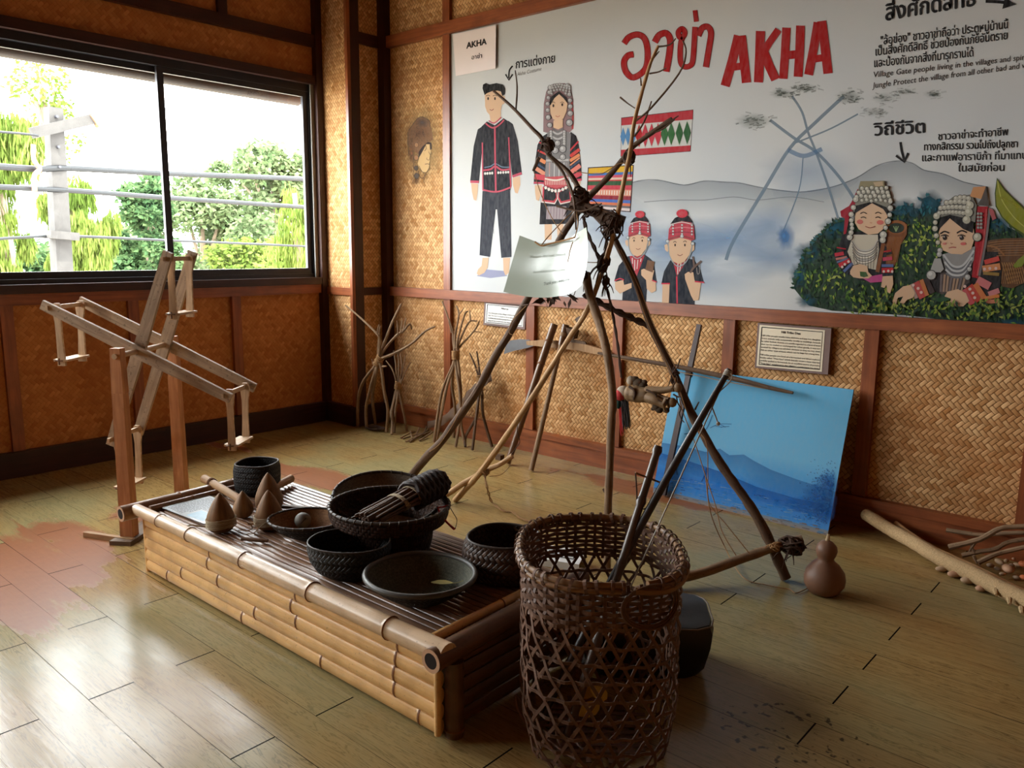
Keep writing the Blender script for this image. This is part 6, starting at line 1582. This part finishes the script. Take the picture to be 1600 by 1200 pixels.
for pts, y, r, par in (([(637, 747), (628, 740), (624, 737)], 2.95, .009, pL), ([(806, 173), (808, 136), (805, 110)], 2.96, .0045, pR), ([(993, 189), (1017, 169), (1061, 115), (1072, 82), (1067, 64)], 3.05, .005, pB), ([(991, 213), (1006, 191), (1018, 158)], 3.08, .005, pB), ([(969, 152), (980, 161), (992, 169)], 3.02, .004, pB), ([(1015, 115), (1030, 112), (1041, 106)], 3.02, .004, pB), ([(1002, 134), (1001, 122)], 3.02, .004, pB), ([(1019, 93), (1030, 80)], 3.02, .004, pB), ([(1029, 73), (1046, 70), (1056, 60)], 3.02, .004, pB), ([(1009, 210), (1033, 203), (1054, 187)], 3.09, .005, pL), ([(1038, 196), (1060, 181)], 3.09, .004, pL), ([(855, 241), (879, 268), (892, 300), (899, 316), (903, 345)], 2.93, .007, pR), ([(887, 282), (897, 312), (900, 359)], 2.90, .006, pR), ([(842, 246), (838, 256), (833, 267)], 2.94, .010, pR), ([(1020, 552), (1062, 557), (1063, 560)], 0, 0, None), ([(1086, 640), (1092, 628)], 3.05, .004, pR), ([(1058, 575), (1063, 560)], 3.02, .004, pR), ([(948, 772), (942, 764)], 2.80, .007, pC), ([(815, 478), (826, 476)], 3.0, .006, pL), ([(903, 503), (908, 496), (900, 500)], 2.98, .012, pB), ([(870, 322), (908, 330), (940, 318)], 2.90, .005, pR), ([(943, 268), (948, 274)], 0, 0, None)):
    if par is not None: obj('twig', stick(M(), Yl(pts, y, y), r, r*.6, 6, 4, .1), MAT['darkstick'], par)
# fork-ended base logs
f1 = obj('base_log', stick(M(), [Zp(650, 792)+Vector((0, 0, .016)), Yp(693, 775, 2.86), Yp(720, 758, 2.90), Yp(757, 736, 2.98), Yp(780, 726, 3.02), Yp(801, 712, 3.06)], .016, .013, 9, 4, .06), MAT['palestick'], sw)
lg = [Yp(1254, 842, 3.17), Yp(1210, 855, 3.10), Yp(1150, 876, 2.98), Yp(1100, 894, 2.86), Yp(1050, 906, 2.74), Yp(1000, 922, 2.62), Yp(950, 935, 2.50)]
obj('base_log', stick(M(), lg, .019, .021, 9, 4, .06), MAT['twigwood'], sw)
def knot(name, px, py, y, R, n, mt, stretch=(1, 1, 1), seed=1, tails=3, parent=sw):
    rk = random.Random(seed); c = Yp(px, py, y); m = M()
    m.ball(c, (R*.62*stretch[0], R*.55*stretch[1], R*.62*stretch[2]), 10, 7)
    for q in range(n):
        ax = Vector((rk.gauss(0, 1), rk.gauss(0, 1), rk.gauss(0, 1))).normalized(); u = ax.orthogonal().normalized(); v = ax.cross(u); rr = R*rk.uniform(.55, 1.0)
        a0, a1 = rk.uniform(0, 6), rk.uniform(3, 7)
        pts = [c+Vector(tuple((u*(rr*math.cos(a0+a1*i/9))+v*(rr*math.sin(a0+a1*i/9)))[j]*stretch[j] for j in range(3)))+ax*rk.uniform(-.2, .2)*R for i in range(10)]
        m.tube(pts, rk.uniform(.0035, .0065), 5, flat=.6)
    for q in range(tails):
        d = Vector((rk.uniform(-1, 1), rk.uniform(-.6, .2), rk.uniform(-1, .3))).normalized()
        stick(m, [c+d*R*.6, c+d*R*1.2+Vector((0, 0, -.01)), c+d*R*1.6+Vector((0, 0, -.03))], .004, .0015, 5, 3, .1)
    return obj(name, m, MAT[mt], parent)
knot('lashing', 856, 228, 2.94, .040, 9, 'fibre', (1, .8, 1.2), 1)
knot('lashing', 906, 312, 2.95, .052, 14, 'fibre', (1, .8, 1.3), 2, 5)
knot('lashing', 983, 246, 3.04, .034, 8, 'fibre', (.9, .8, 1.2), 3)
knot('lashing', 928, 330, 2.96, .040, 10, 'fibre', (1.4, .8, .8), 4)
knot('lashing', 956, 352, 2.97, .054, 16, 'fibre', (1, .8, 1.3), 5, 6)
knot('lashing', 943, 412, 2.97, .040, 12, 'fibre', (.8, .7, 1.3), 6, 6)
knot('lashing', 947, 440, 2.97, .026, 8, 'fibre', (.7, .7, 1.2), 7, 4)
knot('lashing', 914, 432, 2.94, .026, 6, 'fibre', (.7, .7, 1.2), 8, 2)
knot('lashing', 1236, 852, 3.10, .050, 16, 'fibre', (1.2, .8, .9), 9, 4)
knot('lashing', 756, 737, 2.94, .030, 9, 'twine', (1.2, .8, .8), 10, 2)
knot('lashing', 1055, 586, 3.02, .028, 7, 'fibre', (.6, .7, 1.8), 11, 3)
knot('lashing', 1213, 854, 3.07, .030, 7, 'twine', (.8, .9, .9), 13, 1)
obj('cap_block', M().beam(Yp(895, 318, 2.95), Yp(972, 346, 2.99), .055, .045), MAT['darkstick'], sw, 0)
def cord(name, pts, y0, y1, r, mt, twist=0.0, parent=sw):
    q = smooth(Yl(pts, y0, y1), 6)
    if twist:
        m = M()
        for ph in (0, PI):
            m.tube([p+Vector((math.cos(ph+i*.9), 0, math.sin(ph+i*.9)))*twist for i, p in enumerate(q)], r, 6)
        return obj(name, m, MAT[mt], parent)
    return obj(name, M().tube(q, r, 6), MAT[mt], parent)
cord('swing_rope', [(912, 338), (917, 362), (930, 390), (940, 412)], 2.96, 2.97, .0055, 'fibre', .005)
cord('swing_rope', [(942, 340), (948, 365), (947, 390), (942, 414)], 2.97, 2.97, .0055, 'fibre', .005)
cord('swing_rope', [(945, 438), (953, 470), (960, 505), (966, 545), (971, 590)], 2.97, 2.98, .0045, 'fibre', .003)
cord('cross_cord', [(914, 460), (940, 474), (970, 489), (995, 500), (1019, 511)], 2.96, 3.08, .010, 'fibre', .008)
for pts, y0, y1 in (([(966, 388), (990, 440), (1014, 508), (1050, 585), (1059, 600)], 2.93, 3.0), ([(970, 390), (1000, 452), (1022, 508), (1056, 575)], 2.93, 3.0), ([(1055, 590), (1066, 640), (1085, 690), (1103, 745), (1118, 790), (1128, 830), (1150, 868)], 3.0, 2.9), ([(1059, 600), (1080, 660), (1103, 690), (1106, 740), (1108, 785), (1135, 820), (1172, 866)], 2.98, 2.95), ([(834, 268), (846, 305), (862, 340), (879, 366)], 2.93, 2.90), ([(897, 268), (935, 272), (952, 265), (964, 257), (977, 255), (985, 262)], 2.96, 3.02), ([(905, 408), (920, 410), (938, 410)], 2.92, 2.97), ([(822, 478), (800, 502), (796, 520), (806, 524)], 2.97, 2.98), ([(760, 560), (735, 590), (720, 640), (690, 690), (671, 706)], 2.96, 2.94)):
    cord('thin_cord', pts, y0, y1, .0020, 'twine')
q = smooth([Yp(1103, 745, 2.92), Yp(1110, 800, 2.90), Zp(1130, 868)+Vector((0, 0, .05)), Zp(1160, 905)+Vector((0, 0, .01)), Zp(1200, 916)+Vector((0, 0, .004)), Zp(1232, 922)+Vector((0, 0, .004)), Zp(1244, 928)+Vector((0, 0, .004)), Zp(1262, 921)+Vector((0, 0, .006))], 6)
obj('thin_cord', M().tube(q, .0022, 6), MAT['twine'], sw)
q = smooth([Yp(757, 742, 2.93), Yp(762, 765, 2.90), Zp(768, 786)+Vector((0, 0, .01)), Zp(784, 799)+Vector((0, 0, .006)), Zp(800, 802)+Vector((0, 0, .006)), Zp(815, 812)+Vector((0, 0, .006)), Zp(832, 818)+Vector((0, 0, .006))], 5)
m = M()
for ph in (0, PI): m.tube([p+Vector((math.cos(ph+i*1.1), math.sin(ph+i*1.1), .3*math.sin(i)))*.005 for i, p in enumerate(q)], .0030, 5)
obj('trailing_cord', m, MAT['twine'], sw)
cord('thin_cord', [(801, 714), (795, 730), (782, 742), (765, 744)], 3.05, 2.95, .0020, 'twine')
cord('thin_cord', [(815, 640), (808, 670), (812, 690), (806, 700), (798, 712)], 3.0, 3.05, .0022, 'fibre')

# ---------------------------------------------------------------- laminated notice hanging on the swing
MAT['notice'] = plain('laminated_notice', (158, 166, 152), 0.22, 0.03, 6, 0.0, 0.6)
grid = []
top = [(812, 368), (828, 374), (843, 380), (857, 380), (873, 377), (888, 375), (900, 364), (908, 360), (916, 355)]
bot = [(786.5, 456), (803, 460), (820, 463), (837, 465), (855, 465), (872, 463), (887, 460), (900, 454), (909, 446)]
bow_ = [0, .010, .018, .022, .022, .018, .000, -.045, -.085]
nu, nv = len(top), 7
vs = []
for j in range(nv):
    for i in range(nu):
        t = j/(nv-1); x = top[i][0]+(bot[i][0]-top[i][0])*t; y = top[i][1]+(bot[i][1]-top[i][1])*t
        if i == nu-1: x += 6*math.sin(PI*t)
        vs.append(Yp(x, y, 2.83+.030*t*(1-t)*2+bow_[i]*(1-.35*t)-.03*t))
off = [v+Vector((0, .0012, 0)) for v in vs]
fs = [(j*nu+i, j*nu+i+1, (j+1)*nu+i+1, (j+1)*nu+i) for j in range(nv-1) for i in range(nu-1)]
m = M().add(vs, fs).add(off, [f[::-1] for f in fs])
nt_ = obj('hanging_notice', m, MAT['notice'], sharp=60); tag(nt_, 'curled laminated notice reading Thank you, tied to the swing poles', 'notice')
def nsurf(x, y, L):
    # nearest cell of the curled sheet
    best = None
    for j in range(nv-1):
        for i in range(nu-1):
            a, b, c_, d_ = (vs[t] for t in (j*nu+i, j*nu+i+1, (j+1)*nu+i+1, (j+1)*nu+i))
            n_ = (b-a).cross(d_-a)
            p_ = Np(x, y, a, n_)
            w = (p_-(a+b+c_+d_)/4).length
            if best is None or w < best[0]: best = (w, p_)
    return best[1]+Vector((0, -.0015-.0003*L, 0))
p = Paint(at=nsurf)
p.text('Thank you : welcome', (850, 446), (890, 438), 5.0, (84, 86, 80), 1, .0, 1, .22)
p.text('Please do not touch', (829, 404), (884, 399), 5, (172, 180, 166), 1, 0, 1); p.text('the exhibits in this room', (833, 427), (882, 423), 4, (172, 180, 166), 1, 0, 1)
obj('notice_lettering', p, MAT['paint'], nt_, 0)
m = M(); stick(m, [Yp(836, 378, 2.825), Yp(846, 384, 2.822), Yp(858, 381, 2.83), Yp(880, 376, 2.83), Yp(897, 371, 2.80)], .004, .004, 6, 4, .1); stick(m, [Yp(846, 383, 2.82), Yp(858, 368, 2.86), Yp(880, 345, 2.90), Yp(896, 330, 2.93)], .0025, .0025, 5); stick(m, [Yp(898, 372, 2.80), Yp(903, 350, 2.85), Yp(900, 330, 2.92)], .0025, .0025, 5); stick(m, [Yp(895, 378, 2.81), Yp(891, 390, 2.80), Yp(889, 400, 2.80), Yp(887, 410, 2.81)], .0025, .0015, 5)
obj('tie_string', m, MAT['twine'], nt_)
# withered leaves caught behind the notice
m = M(); rl = random.Random(4)
c = Yp(872, 466, 2.90)
for q in range(26):
    b = c+Vector((rl.uniform(-.12, .08), rl.uniform(-.02, .03), rl.uniform(-.02, .03))); d = Vector((rl.uniform(-1, 1), rl.uniform(-.4, .4), rl.uniform(-.9, .3))).normalized()*rl.uniform(.03, .07); s__ = d.cross(Vector((rl.uniform(-1, 1), 1, rl.uniform(-1, 1)))).normalized()*rl.uniform(.006, .014)
    m.add([b, b+d*.5+s__, b+d, b+d*.5-s__], [(0, 1, 2, 3)])
lf = obj('withered_leaves', m, MAT['fibre'], sharp=0); tag(lf, 'dark withered leaves hanging just below the laminated notice', 'leaves'); lf['kind'] = 'stuff'

# ---------------------------------------------------------------- carved doll lying in the swing
MAT['doll'] = wood('carved_doll_wood', (112, 86, 58), (160, 128, 92), 0.6, 40, 8, 0.3, spots=.5)
MAT['doll_pale'] = plain('pale_cloth', (176, 160, 140), 0.8, 0.25, 60, 0.3)
MAT['doll_cloth'] = plain('brown_doll_cloth', (74, 58, 42), 0.9, 0.35, 60, 0.4)
MAT['green_yarn'] = plain('dark_green_yarn', (34, 66, 56), 0.9, 0.2, 80)
MAT['grey_yarn'] = plain('grey_black_tassel', (66, 62, 62), 0.8, 0.4, 140)
Yd = 2.99
dz = lambda x, y, o=0.0: Yp(940+x*.1, 560+y*.1, Yd+o)
dl = thing('swing_doll', dz(600, 560), 'carved wooden doll with a red cap and tassel hanging sideways in the swing', 'doll')
m = M()
m.tube(smooth([dz(400, 545), dz(480, 550), dz(560, 560), (dz(650, 570)), dz(740, 570)], 4), [.028, .033, .036, .037, .036, .036, .037, .038, .038, .036, .035, .034, .034, .033, .032, .031, .028][:17], 12)
m.tube(smooth([dz(700, 510), dz(850, 505), dz(980, 495), dz(1110, 470)], 4), [.021, .022, .021, .020, .019, .018, .017, .016, .015, .015, .014, .014, .014], 10)
m.tube(smooth([dz(720, 610, -.02), dz(840, 650, -.03), dz(920, 690, -.03), dz(990, 720, -.03)], 4), [.024, .024, .024, .024, .023, .022, .021, .020, .019, .019, .019, .019, .019], 10)
m.tube(smooth([dz(880, 580, -.01), dz(960, 620, -.01), dz(1060, 650, -.02)], 4), .012, 8)
obj('body', m, MAT['doll'], dl)
obj('head', M().ball(dz(340, 530), (.032, .030, .030), 16, 10), MAT['doll_pale'], dl)
obj('cap', M().ball(dz(290, 570, -.012), (.026, .026, .026), 16, 10), MAT['red_cord'], dl)
for x, y, r in ((1190, 460, .018), (1105, 690, .019)): obj('foot', M().ball(dz(x, y, -.015), (r, r, r*1.1), 14, 9), MAT['doll'], dl)
obj('anklet', M().tube([dz(990, 640, -.04), dz(965, 720, -.05), dz(985, 800, -.03), dz(1020, 840, 0), dz(1050, 760, .01), dz(1030, 670, -.01)], .006, 7, closed=True), MAT['doll'], dl)
obj('anklet', M().tube([dz(1125, 405, -.02), dz(1105, 455, -.035), dz(1120, 510, -.02), dz(1140, 500, .01), dz(1140, 430, .01)], .004, 7, closed=True), MAT['doll'], dl)
m = M(); rd = random.Random(9)
for x, y, r in ((520, 330, .020), (580, 390, .028), (640, 420, .024), (560, 430, .022), (670, 370, .014)): m.ball(dz(x, y, .02), (r, r*.8, r*.8), 10, 7)
obj('bundle_cloth', m, MAT['doll_cloth'], dl)
obj('bundle_head', M().ball(dz(455, 345, .015), (.019, .018, .021), 12, 8), MAT['doll_pale'], dl)
m = M()
for x, y, r in ((860, 760, .022), (900, 800, .020), (1010, 810, .016), (940, 740, .018), (790, 660, .016), (800, 790, .010)): m.ball(dz(x, y, .0), (r, r*.7, r*.8), 10, 7)
obj('leg_cloth', m, MAT['doll_cloth'], dl)
m = M(); stick(m, [dz(700, 490, -.035), dz(800, 540, -.04), dz(860, 600, -.04), dz(780, 640, -.04), dz(740, 700, -.03)], .004, .003); stick(m, [dz(660, 620, -.04), dz(760, 610, -.04), dz(900, 660, -.045), dz(960, 690, -.04)], .003, .003); stick(m, [dz(430, 440, -.03), dz(500, 490, -.035), dz(520, 560, -.038), dz(500, 640, -.03)], .006, .005)
stick(m, [dz(1120, 560), dz(1190, 600), dz(1250, 590)], .004, .003); stick(m, [dz(1170, 600), dz(1190, 700), dz(1240, 780), dz(1215, 860), dz(1250, 950), dz(1290, 1000)], .003, .002)
obj('binding', m, MAT['fibre'], dl)
m = M()
for q in range(34):
    x0 = rd.uniform(305, 420); x1 = 330+(x0-305)*1.05+rd.uniform(-14, 14)
    m.tube([dz(x0, rd.uniform(640, 720), rd.uniform(-.02, .0)), dz((x0+x1)/2+rd.uniform(-8, 8), 880, rd.uniform(-.02, .01)), dz(x1, rd.uniform(1040, 1110), rd.uniform(-.015, .01))], .0022, 4)
obj('tassel', m, MAT['grey_yarn'], dl)
m = M()
for q in range(6): x0 = 270+q*9; m.tube([dz(x0, 760), dz(x0+10, 950), dz(x0+26+rd.uniform(-6, 6), 1180+rd.uniform(-60, 80))], .0018, 4)
obj('red_strands', m, MAT['red_cord'], dl)
m = M().ball(dz(262, 720), (.014, .014, .020), 10, 7).ball(dz(232, 660), (.010, .01, .010), 8, 6); obj('green_wrap', m, MAT['green_yarn'], dl)

# ---------------------------------------------------------------- the tall open-weave carrying basket
BC = Vector((-1.195, 1.735, 0)); BROT = math.radians(41.2); BSX, BSY, BPW, BH = .212, .250, 2.6, .545
MAT['strip'] = wood('brown_cane_strip', (80, 56, 44), (128, 95, 75), 0.55, 60, 5, 0.2)
MAT['hoop'] = wood('tan_cane_hoop', (116, 84, 56), (156, 120, 84), 0.5, 60, 5, 0.2)
bk = thing('carrying_basket', BC, 'tall open hexagon-weave brown carrying basket standing at the platform\'s right end', 'basket')
def bsurf(a, z, off=0.0):
    t = z/BH; f = .80+.20*min(1, t/.30)**.6 if t < .30 else 1.0
    f *= 1.0-.015*math.sin(PI*t)
    ca, sa = math.cos(a), math.sin(a); pw = BPW+.9*(1-t); q = (abs(ca)**pw+abs(sa)**pw)**(-1/pw)
    x, y = (BSX*f*q+off)*ca, (BSY*f*q+off)*sa
    return BC+Vector((x*math.cos(BROT)-y*math.sin(BROT), x*math.sin(BROT)+y*math.cos(BROT), z))
def bnorm(a, z):
    d = bsurf(a, z, .05)-bsurf(a, z); return d.normalized()
rb = random.Random(11)
ZB = .430
m = M(); ND = 26
for sgn, off in ((1, .0015), (-1, -.0015)):
    for i in range(ND):
        a0 = 2*PI*(i+(.25 if sgn > 0 else 0))/ND+rb.uniform(-.03, .03); pts, nr = [], []
        n_ = 22; stop = n_ if rb.random() > .12 else rb.randint(12, 20)
        for j in range(stop+1):
            z = ZB+.012-(ZB+.006)*j/n_; a = a0+sgn*(ZB-z)*2.55
            o = off+.0034*math.sin(j*1.42+i*PI)*sgn+rb.uniform(-.0006, .0006)
            pts.append(bsurf(a, max(z, .006), o)); nr.append(bnorm(a, z))
        m.strap(pts, nr, .0088, .0026)
obj('diagonal_weave', m, MAT['strip'], bk, 0)
for q, z in enumerate((.030, .078, .128, .178, .228, .278, .328, .378)):
    m = M(); n_ = 120
    pts = [bsurf(2*PI*j/n_, z+.004*math.sin(2*PI*j/n_*2+q), .0038*math.sin(2*PI*j/n_*ND+q)) for j in range(n_)]
    m.strap(pts, [bnorm(2*PI*j/n_, z) for j in range(n_)], .0085, .0024, closed=True)
    obj('hoop_strip', m, MAT['strip'], bk, 0)
NS = 46
m = M()
for i in range(NS):
    a = 2*PI*i/NS+rb.uniform(-.02, .02); pts, nr = [], []
    for j in range(15):
        z = .415+.130*j/14; pts.append(bsurf(a+rb.uniform(-.004, .004), z, .0035*math.sin(PI*(j/14*.108/.0136*1.0)+i*PI) if z < .525 else .0)); nr.append(bnorm(a, z))
    m.strap(pts, nr, .0090, .0026)
obj('upright_strips', m, MAT['strip'], bk, 0)
for q in range(8):
    z = .428+.0136*q; m = M(); n_ = NS*4
    pts = [bsurf(2*PI*j/n_, z+.0015*math.sin(j*.3), .0042*math.cos(2*PI*j/n_*NS/2+q*PI)) for j in range(n_)]
    m.strap(pts, [bnorm(2*PI*j/n_, z) for j in range(n_)], .0105, .0024, closed=True); obj('band_strip', m, MAT['strip'], bk, 0)
aF = -PI/2-.0            # towards the camera
def arc(a0, a1, z0, off, dip=0.0, n_=60):
    return [bsurf(a0+(a1-a0)*j/n_, z0-dip*math.sin(PI*j/n_), off) for j in range(n_+1)]
gap0, gap1 = math.radians(-82), math.radians(-66)
rim = obj('rim_hoop', M().tube(arc(gap1, gap0+2*PI, BH, .003), .0085, 9), MAT['hoop'], bk)
obj('rim_hoop', M().tube(arc(gap1+.10, gap0+2*PI-.02, BH-.012, .011), .0065, 9), MAT['hoop'], bk)
obj('rim_hoop', M().tube(arc(gap1-.16, gap1+.8, BH-.010, .012, .012, 20), .0090, 9), MAT['hoop'], bk)
for i in range(44):
    a = 2*PI*i/44+rb.uniform(-.02, .02)
    if gap0 < (a if a < PI else a-2*PI) < gap1: continue
    c = bsurf(a, BH-.004, .005); n = bnorm(a, BH); t = Vector((-n.y, n.x, 0)); tl_ = rb.uniform(-.35, .35)
    pts = [c+n*(.0155*math.cos(q))+Vector((0, 0, .0165*math.sin(q)))+t*(tl_*.016*math.sin(q)) for q in [2*PI*j/12 for j in range(12)]]
    m = M().strap(pts, [(p-c) for p in pts], .0085, .0022, closed=True); obj('rim_loop', m, MAT['strip'], rim, 0)
m = M()
for i in range(9):
    for d_ in (0, 1):
        t = (i-4)/5.0; L_ = math.sqrt(max(0, 1-t*t*.8))*.165
        u = Vector((math.cos(BROT), math.sin(BROT), 0)); v = Vector((-u.y, u.x, 0))
        if d_: u, v = v, u
        pts = [BC+u*(t*.15)+v*(L_*(j/6*2-1))+Vector((0, 0, .010+.002*math.sin(j*2+i)+d_*.003)) for j in range(7)]
        m.strap(pts, [Vector((0, 0, 1))]*7, .014, .0024)
obj('base_weave', m, MAT['strip'], bk, 0)
m = M()
for (px, py, z), (qx, qy, z2) in (((806, 1085, .10), (835, 1112, .06)), ((806, 1086, .10), (822, 1130, .03)), ((885, 1135, .02), (915, 1175, .015)), ((850, 1150, .02), (905, 1190, .015)), ((870, 1120, .05), (880, 1175, .015))):
    A, B_ = Zp(px, py, z), Zp(qx, qy, z2); stick(m, [A, A.lerp(B_, .5)+Vector((-.008, -.006, .004)), B_], .0045, .004, 6, 4, .1)
obj('broken_strips', m, MAT['strip'], bk)
m = M()
for q in range(3): m.tube([bsurf(math.radians(-64)+(.30+.02*q)*math.cos(a), .490+(.050+.004*q)*math.sin(a), .011+.003*q) for a in [2*PI*j/26 for j in range(26)]], .0028, 6, closed=True)
obj('cane_loop', m, MAT['strip'], bk)
# yellow leaves in the bottom of the basket
MAT['yellow_leaf'] = plain('yellow_leaf', (206, 170, 60), 0.6, 0.15, 30, 0.0)
for i, (px, py, an, lab) in enumerate(((918, 1082, .6, 'upper'), (921, 1108, 1.3, 'lower'), (936, 1082, 2.4, 'rightmost'))):
    c = Zp(px, py, .055+.01*i); u = Vector((math.cos(an), math.sin(an), .25)); v = Vector((-math.sin(an), math.cos(an), .2))
    pr = [(-.038, 0), (-.020, .020), (.002, .026), (.022, .018), (.038, 0), (.022, -.018), (.002, -.026), (-.020, -.020)]
    tag(obj('yellow_leaf', M().slab([c+u*a+v*b for a, b in pr], (0, 0, .0008)), MAT['yellow_leaf'], sharp=0), '%s yellow leaf lying inside the bottom of the tall open-weave basket' % lab, 'leaf', 'yellow leaves in the basket')
# hunting bow and bamboo rod standing in the basket
MAT['bow_wood'] = wood('blackened_bow_wood', (34, 28, 26), (58, 48, 44), 0.4, 40, 5, 0.15, 0.5)
MAT['rod_wood'] = bamboo('dark_brown_bamboo_rod', (62, 48, 40), (96, 78, 66))
def through(p0, p1, y0, y1, zmin):
    A, B_ = Yp(*p0, y0), Yp(*p1, y1); t = (zmin-B_.z)/(A.z-B_.z); return B_+(A-B_)*t, B_
lo, hi = through((975, 885), (1140, 577), 1.86, 2.13, .022)
bw = thing('hunting_bow', lo, 'black wooden hunting bow with pale string standing in the tall open-weave basket', 'bow')
N = 24; d = hi-lo
pts = [lo+d*(i/N)+Vector((-.012*math.sin(PI*i/N), -.008*math.sin(PI*i/N), 0)) for i in range(N+1)]
obj('stave', M().tube(pts, [.0085+.0040*math.sin(PI*i/N) for i in range(N+1)], 10), MAT['bow_wood'], bw)
tip = hi-d*.012
s0, s1 = Yp(1137, 583, 2.12), Yp(1003, 878, 1.93)
MAT['bow_string'] = plain('pale_bow_string', (170, 162, 148), 0.6, 0.2, 200)
obj('string', M().tube([tip, s0.lerp(s1, .3), s0.lerp(s1, .6), s1, s1+(s1-s0).normalized()*.30], .0022, 6), MAT['bow_string'], bw)
m = M(); m.tube(smooth([Yp(1141, 583, 2.12), Yp(1144, 590, 2.12), Yp(1136, 601, 2.11), Yp(1118, 618, 2.10), Yp(1109, 633, 2.09), Yp(1114, 640, 2.09)], 5), .0018, 6); m.tube(smooth([Yp(1113, 637, 2.08), Yp(1119, 653, 2.08), Yp(1122, 662, 2.08)], 4), .0020, 6); m.ball(Yp(1122, 662, 2.08), .006, 8, 6)
obj('loose_string', m, MAT['bow_string'], bw)
obj('tip_binding', coil(M(), hi-d*.020, hi-d*.004, .0100, 4, .0020), MAT['bow_string'], bw)
lo, hi = through((968, 890), (1029, 697), 1.84, 2.00, .020)
rd_ = thing('bamboo_rod', lo, 'dark knotted bamboo rod with a cord noose standing in the tall open-weave basket', 'rod')
d = hi-lo; pts, rad = [], []
for i in range(61):
    t = i/60; r = .0135-.0025*t
    for q in (.32, .58, .80, .985): r += .004*math.exp(-((t-q)/.010)**2)
    pts.append(lo+d*t); rad.append(r)
obj('shaft', M().tube(pts, rad, 12), MAT['rod_wood'], rd_)
a, b = Yp(993, 739, 1.93), Yp(1040, 757, 1.99); mid = Yp(1003, 795, 1.93)
obj('cross_stick', stick(M(), [a, a.lerp(b, .5), b], .0032, .0024, 6), MAT['twigwood'], rd_)
m = M().tube(smooth([a, Yp(995, 770, 1.92), Yp(996, 790, 1.92), mid, Yp(1012, 793, 1.93), Yp(1030, 776, 1.96), b], 5), .0022, 6)
obj('cord_noose', m, MAT['fibre'], rd_)
# black bag behind the basket
MAT['black_cloth'] = plain('black_plastic_cloth', (24, 24, 26), 0.45, 0.3, 18, 0.5, 0.4)
bc = Vector((-1.305, 2.165, 0)); u = Vector((.752, .659, 0)); v = Vector((-.659, .752, 0))
def bagring(z, su, sv, n=26, pw=4.5):
    out = []
    for i in range(n):
        a = 2*PI*i/n; ca, sa = math.cos(a), math.sin(a); q = (abs(ca)**pw+abs(sa)**pw)**(-1/pw); out.append(bc+u*(su*q*ca)+v*(sv*q*sa)+Vector((.004*math.sin(5*a), 0, z+.006*math.sin(3*a+1)*(z > .1))))
    return out
rings = [bagring(z, a, b) for z, a, b in ((0, .170, .115), (.03, .195, .130), (.10, .212, .140), (.155, .216, .142), (.185, .205, .132), (.190, .18, .11), (.182, .05, .03))]
n = 26; vs = [p for r_ in rings for p in r_]
m = M().add(vs, [(j*n+i, j*n+(i+1) % n, (j+1)*n+(i+1) % n, (j+1)*n+i) for j in range(len(rings)-1) for i in range(n)]+[tuple(range(n-1, -1, -1)), tuple((len(rings)-1)*n+i for i in range(n))])
bg = obj('black_bag', m, MAT['black_cloth'], origin=bc); tag(bg, 'boxy black cloth bag on the floor behind the tall open-weave basket', 'bag')
obj('seam', M().tube([p+(p-bc)*.01 for p in bagring(.180, .210, .137)], .003, 6, closed=True), MAT['stitch'], bg)
# folded card on the floor beyond the basket
c = Zp(880, 882); u2 = Vector((.94, .34, 0)); v2 = Vector((-.34, .94, 0))
q = [c-u2*.09-v2*.05, c+u2*.085-v2*.05, c+u2*.085+v2*.055, c-u2*.09+v2*.055]
fc = obj('folded_card', M().slab([q[0]+Vector((0, 0, .03)), q[1]+Vector((0, 0, .03)), q[2]+Vector((0, 0, .055)), q[3]+Vector((0, 0, .055))], (0, 0, .002)).slab([q[0], q[1], q[1]+Vector((0, 0, .03)), q[0]+Vector((0, 0, .03))], (0, .0015, 0)).slab([q[3], q[2], q[2]+Vector((0, 0, .055)), q[3]+Vector((0, 0, .055))], (0, .0015, 0)), MAT['sign_white'], sharp=0)
tag(fc, 'white folded label card on the floor, seen through the tall basket', 'card')
m = M()
for i in range(4):
    a = q[0].lerp(q[3], .25+.16*i)+u2*.02; h_ = .0335+.025*(.25+.16*i); m.add([a+Vector((0, 0, h_)), a+u2*.13+Vector((0, 0, h_)), a+u2*.13+v2*.006+Vector((0, 0, h_+.002)), a+v2*.006+Vector((0, 0, h_+.002))], [(0, 1, 2, 3)])
obj('card_print', m, MAT['print'], fc, 0)
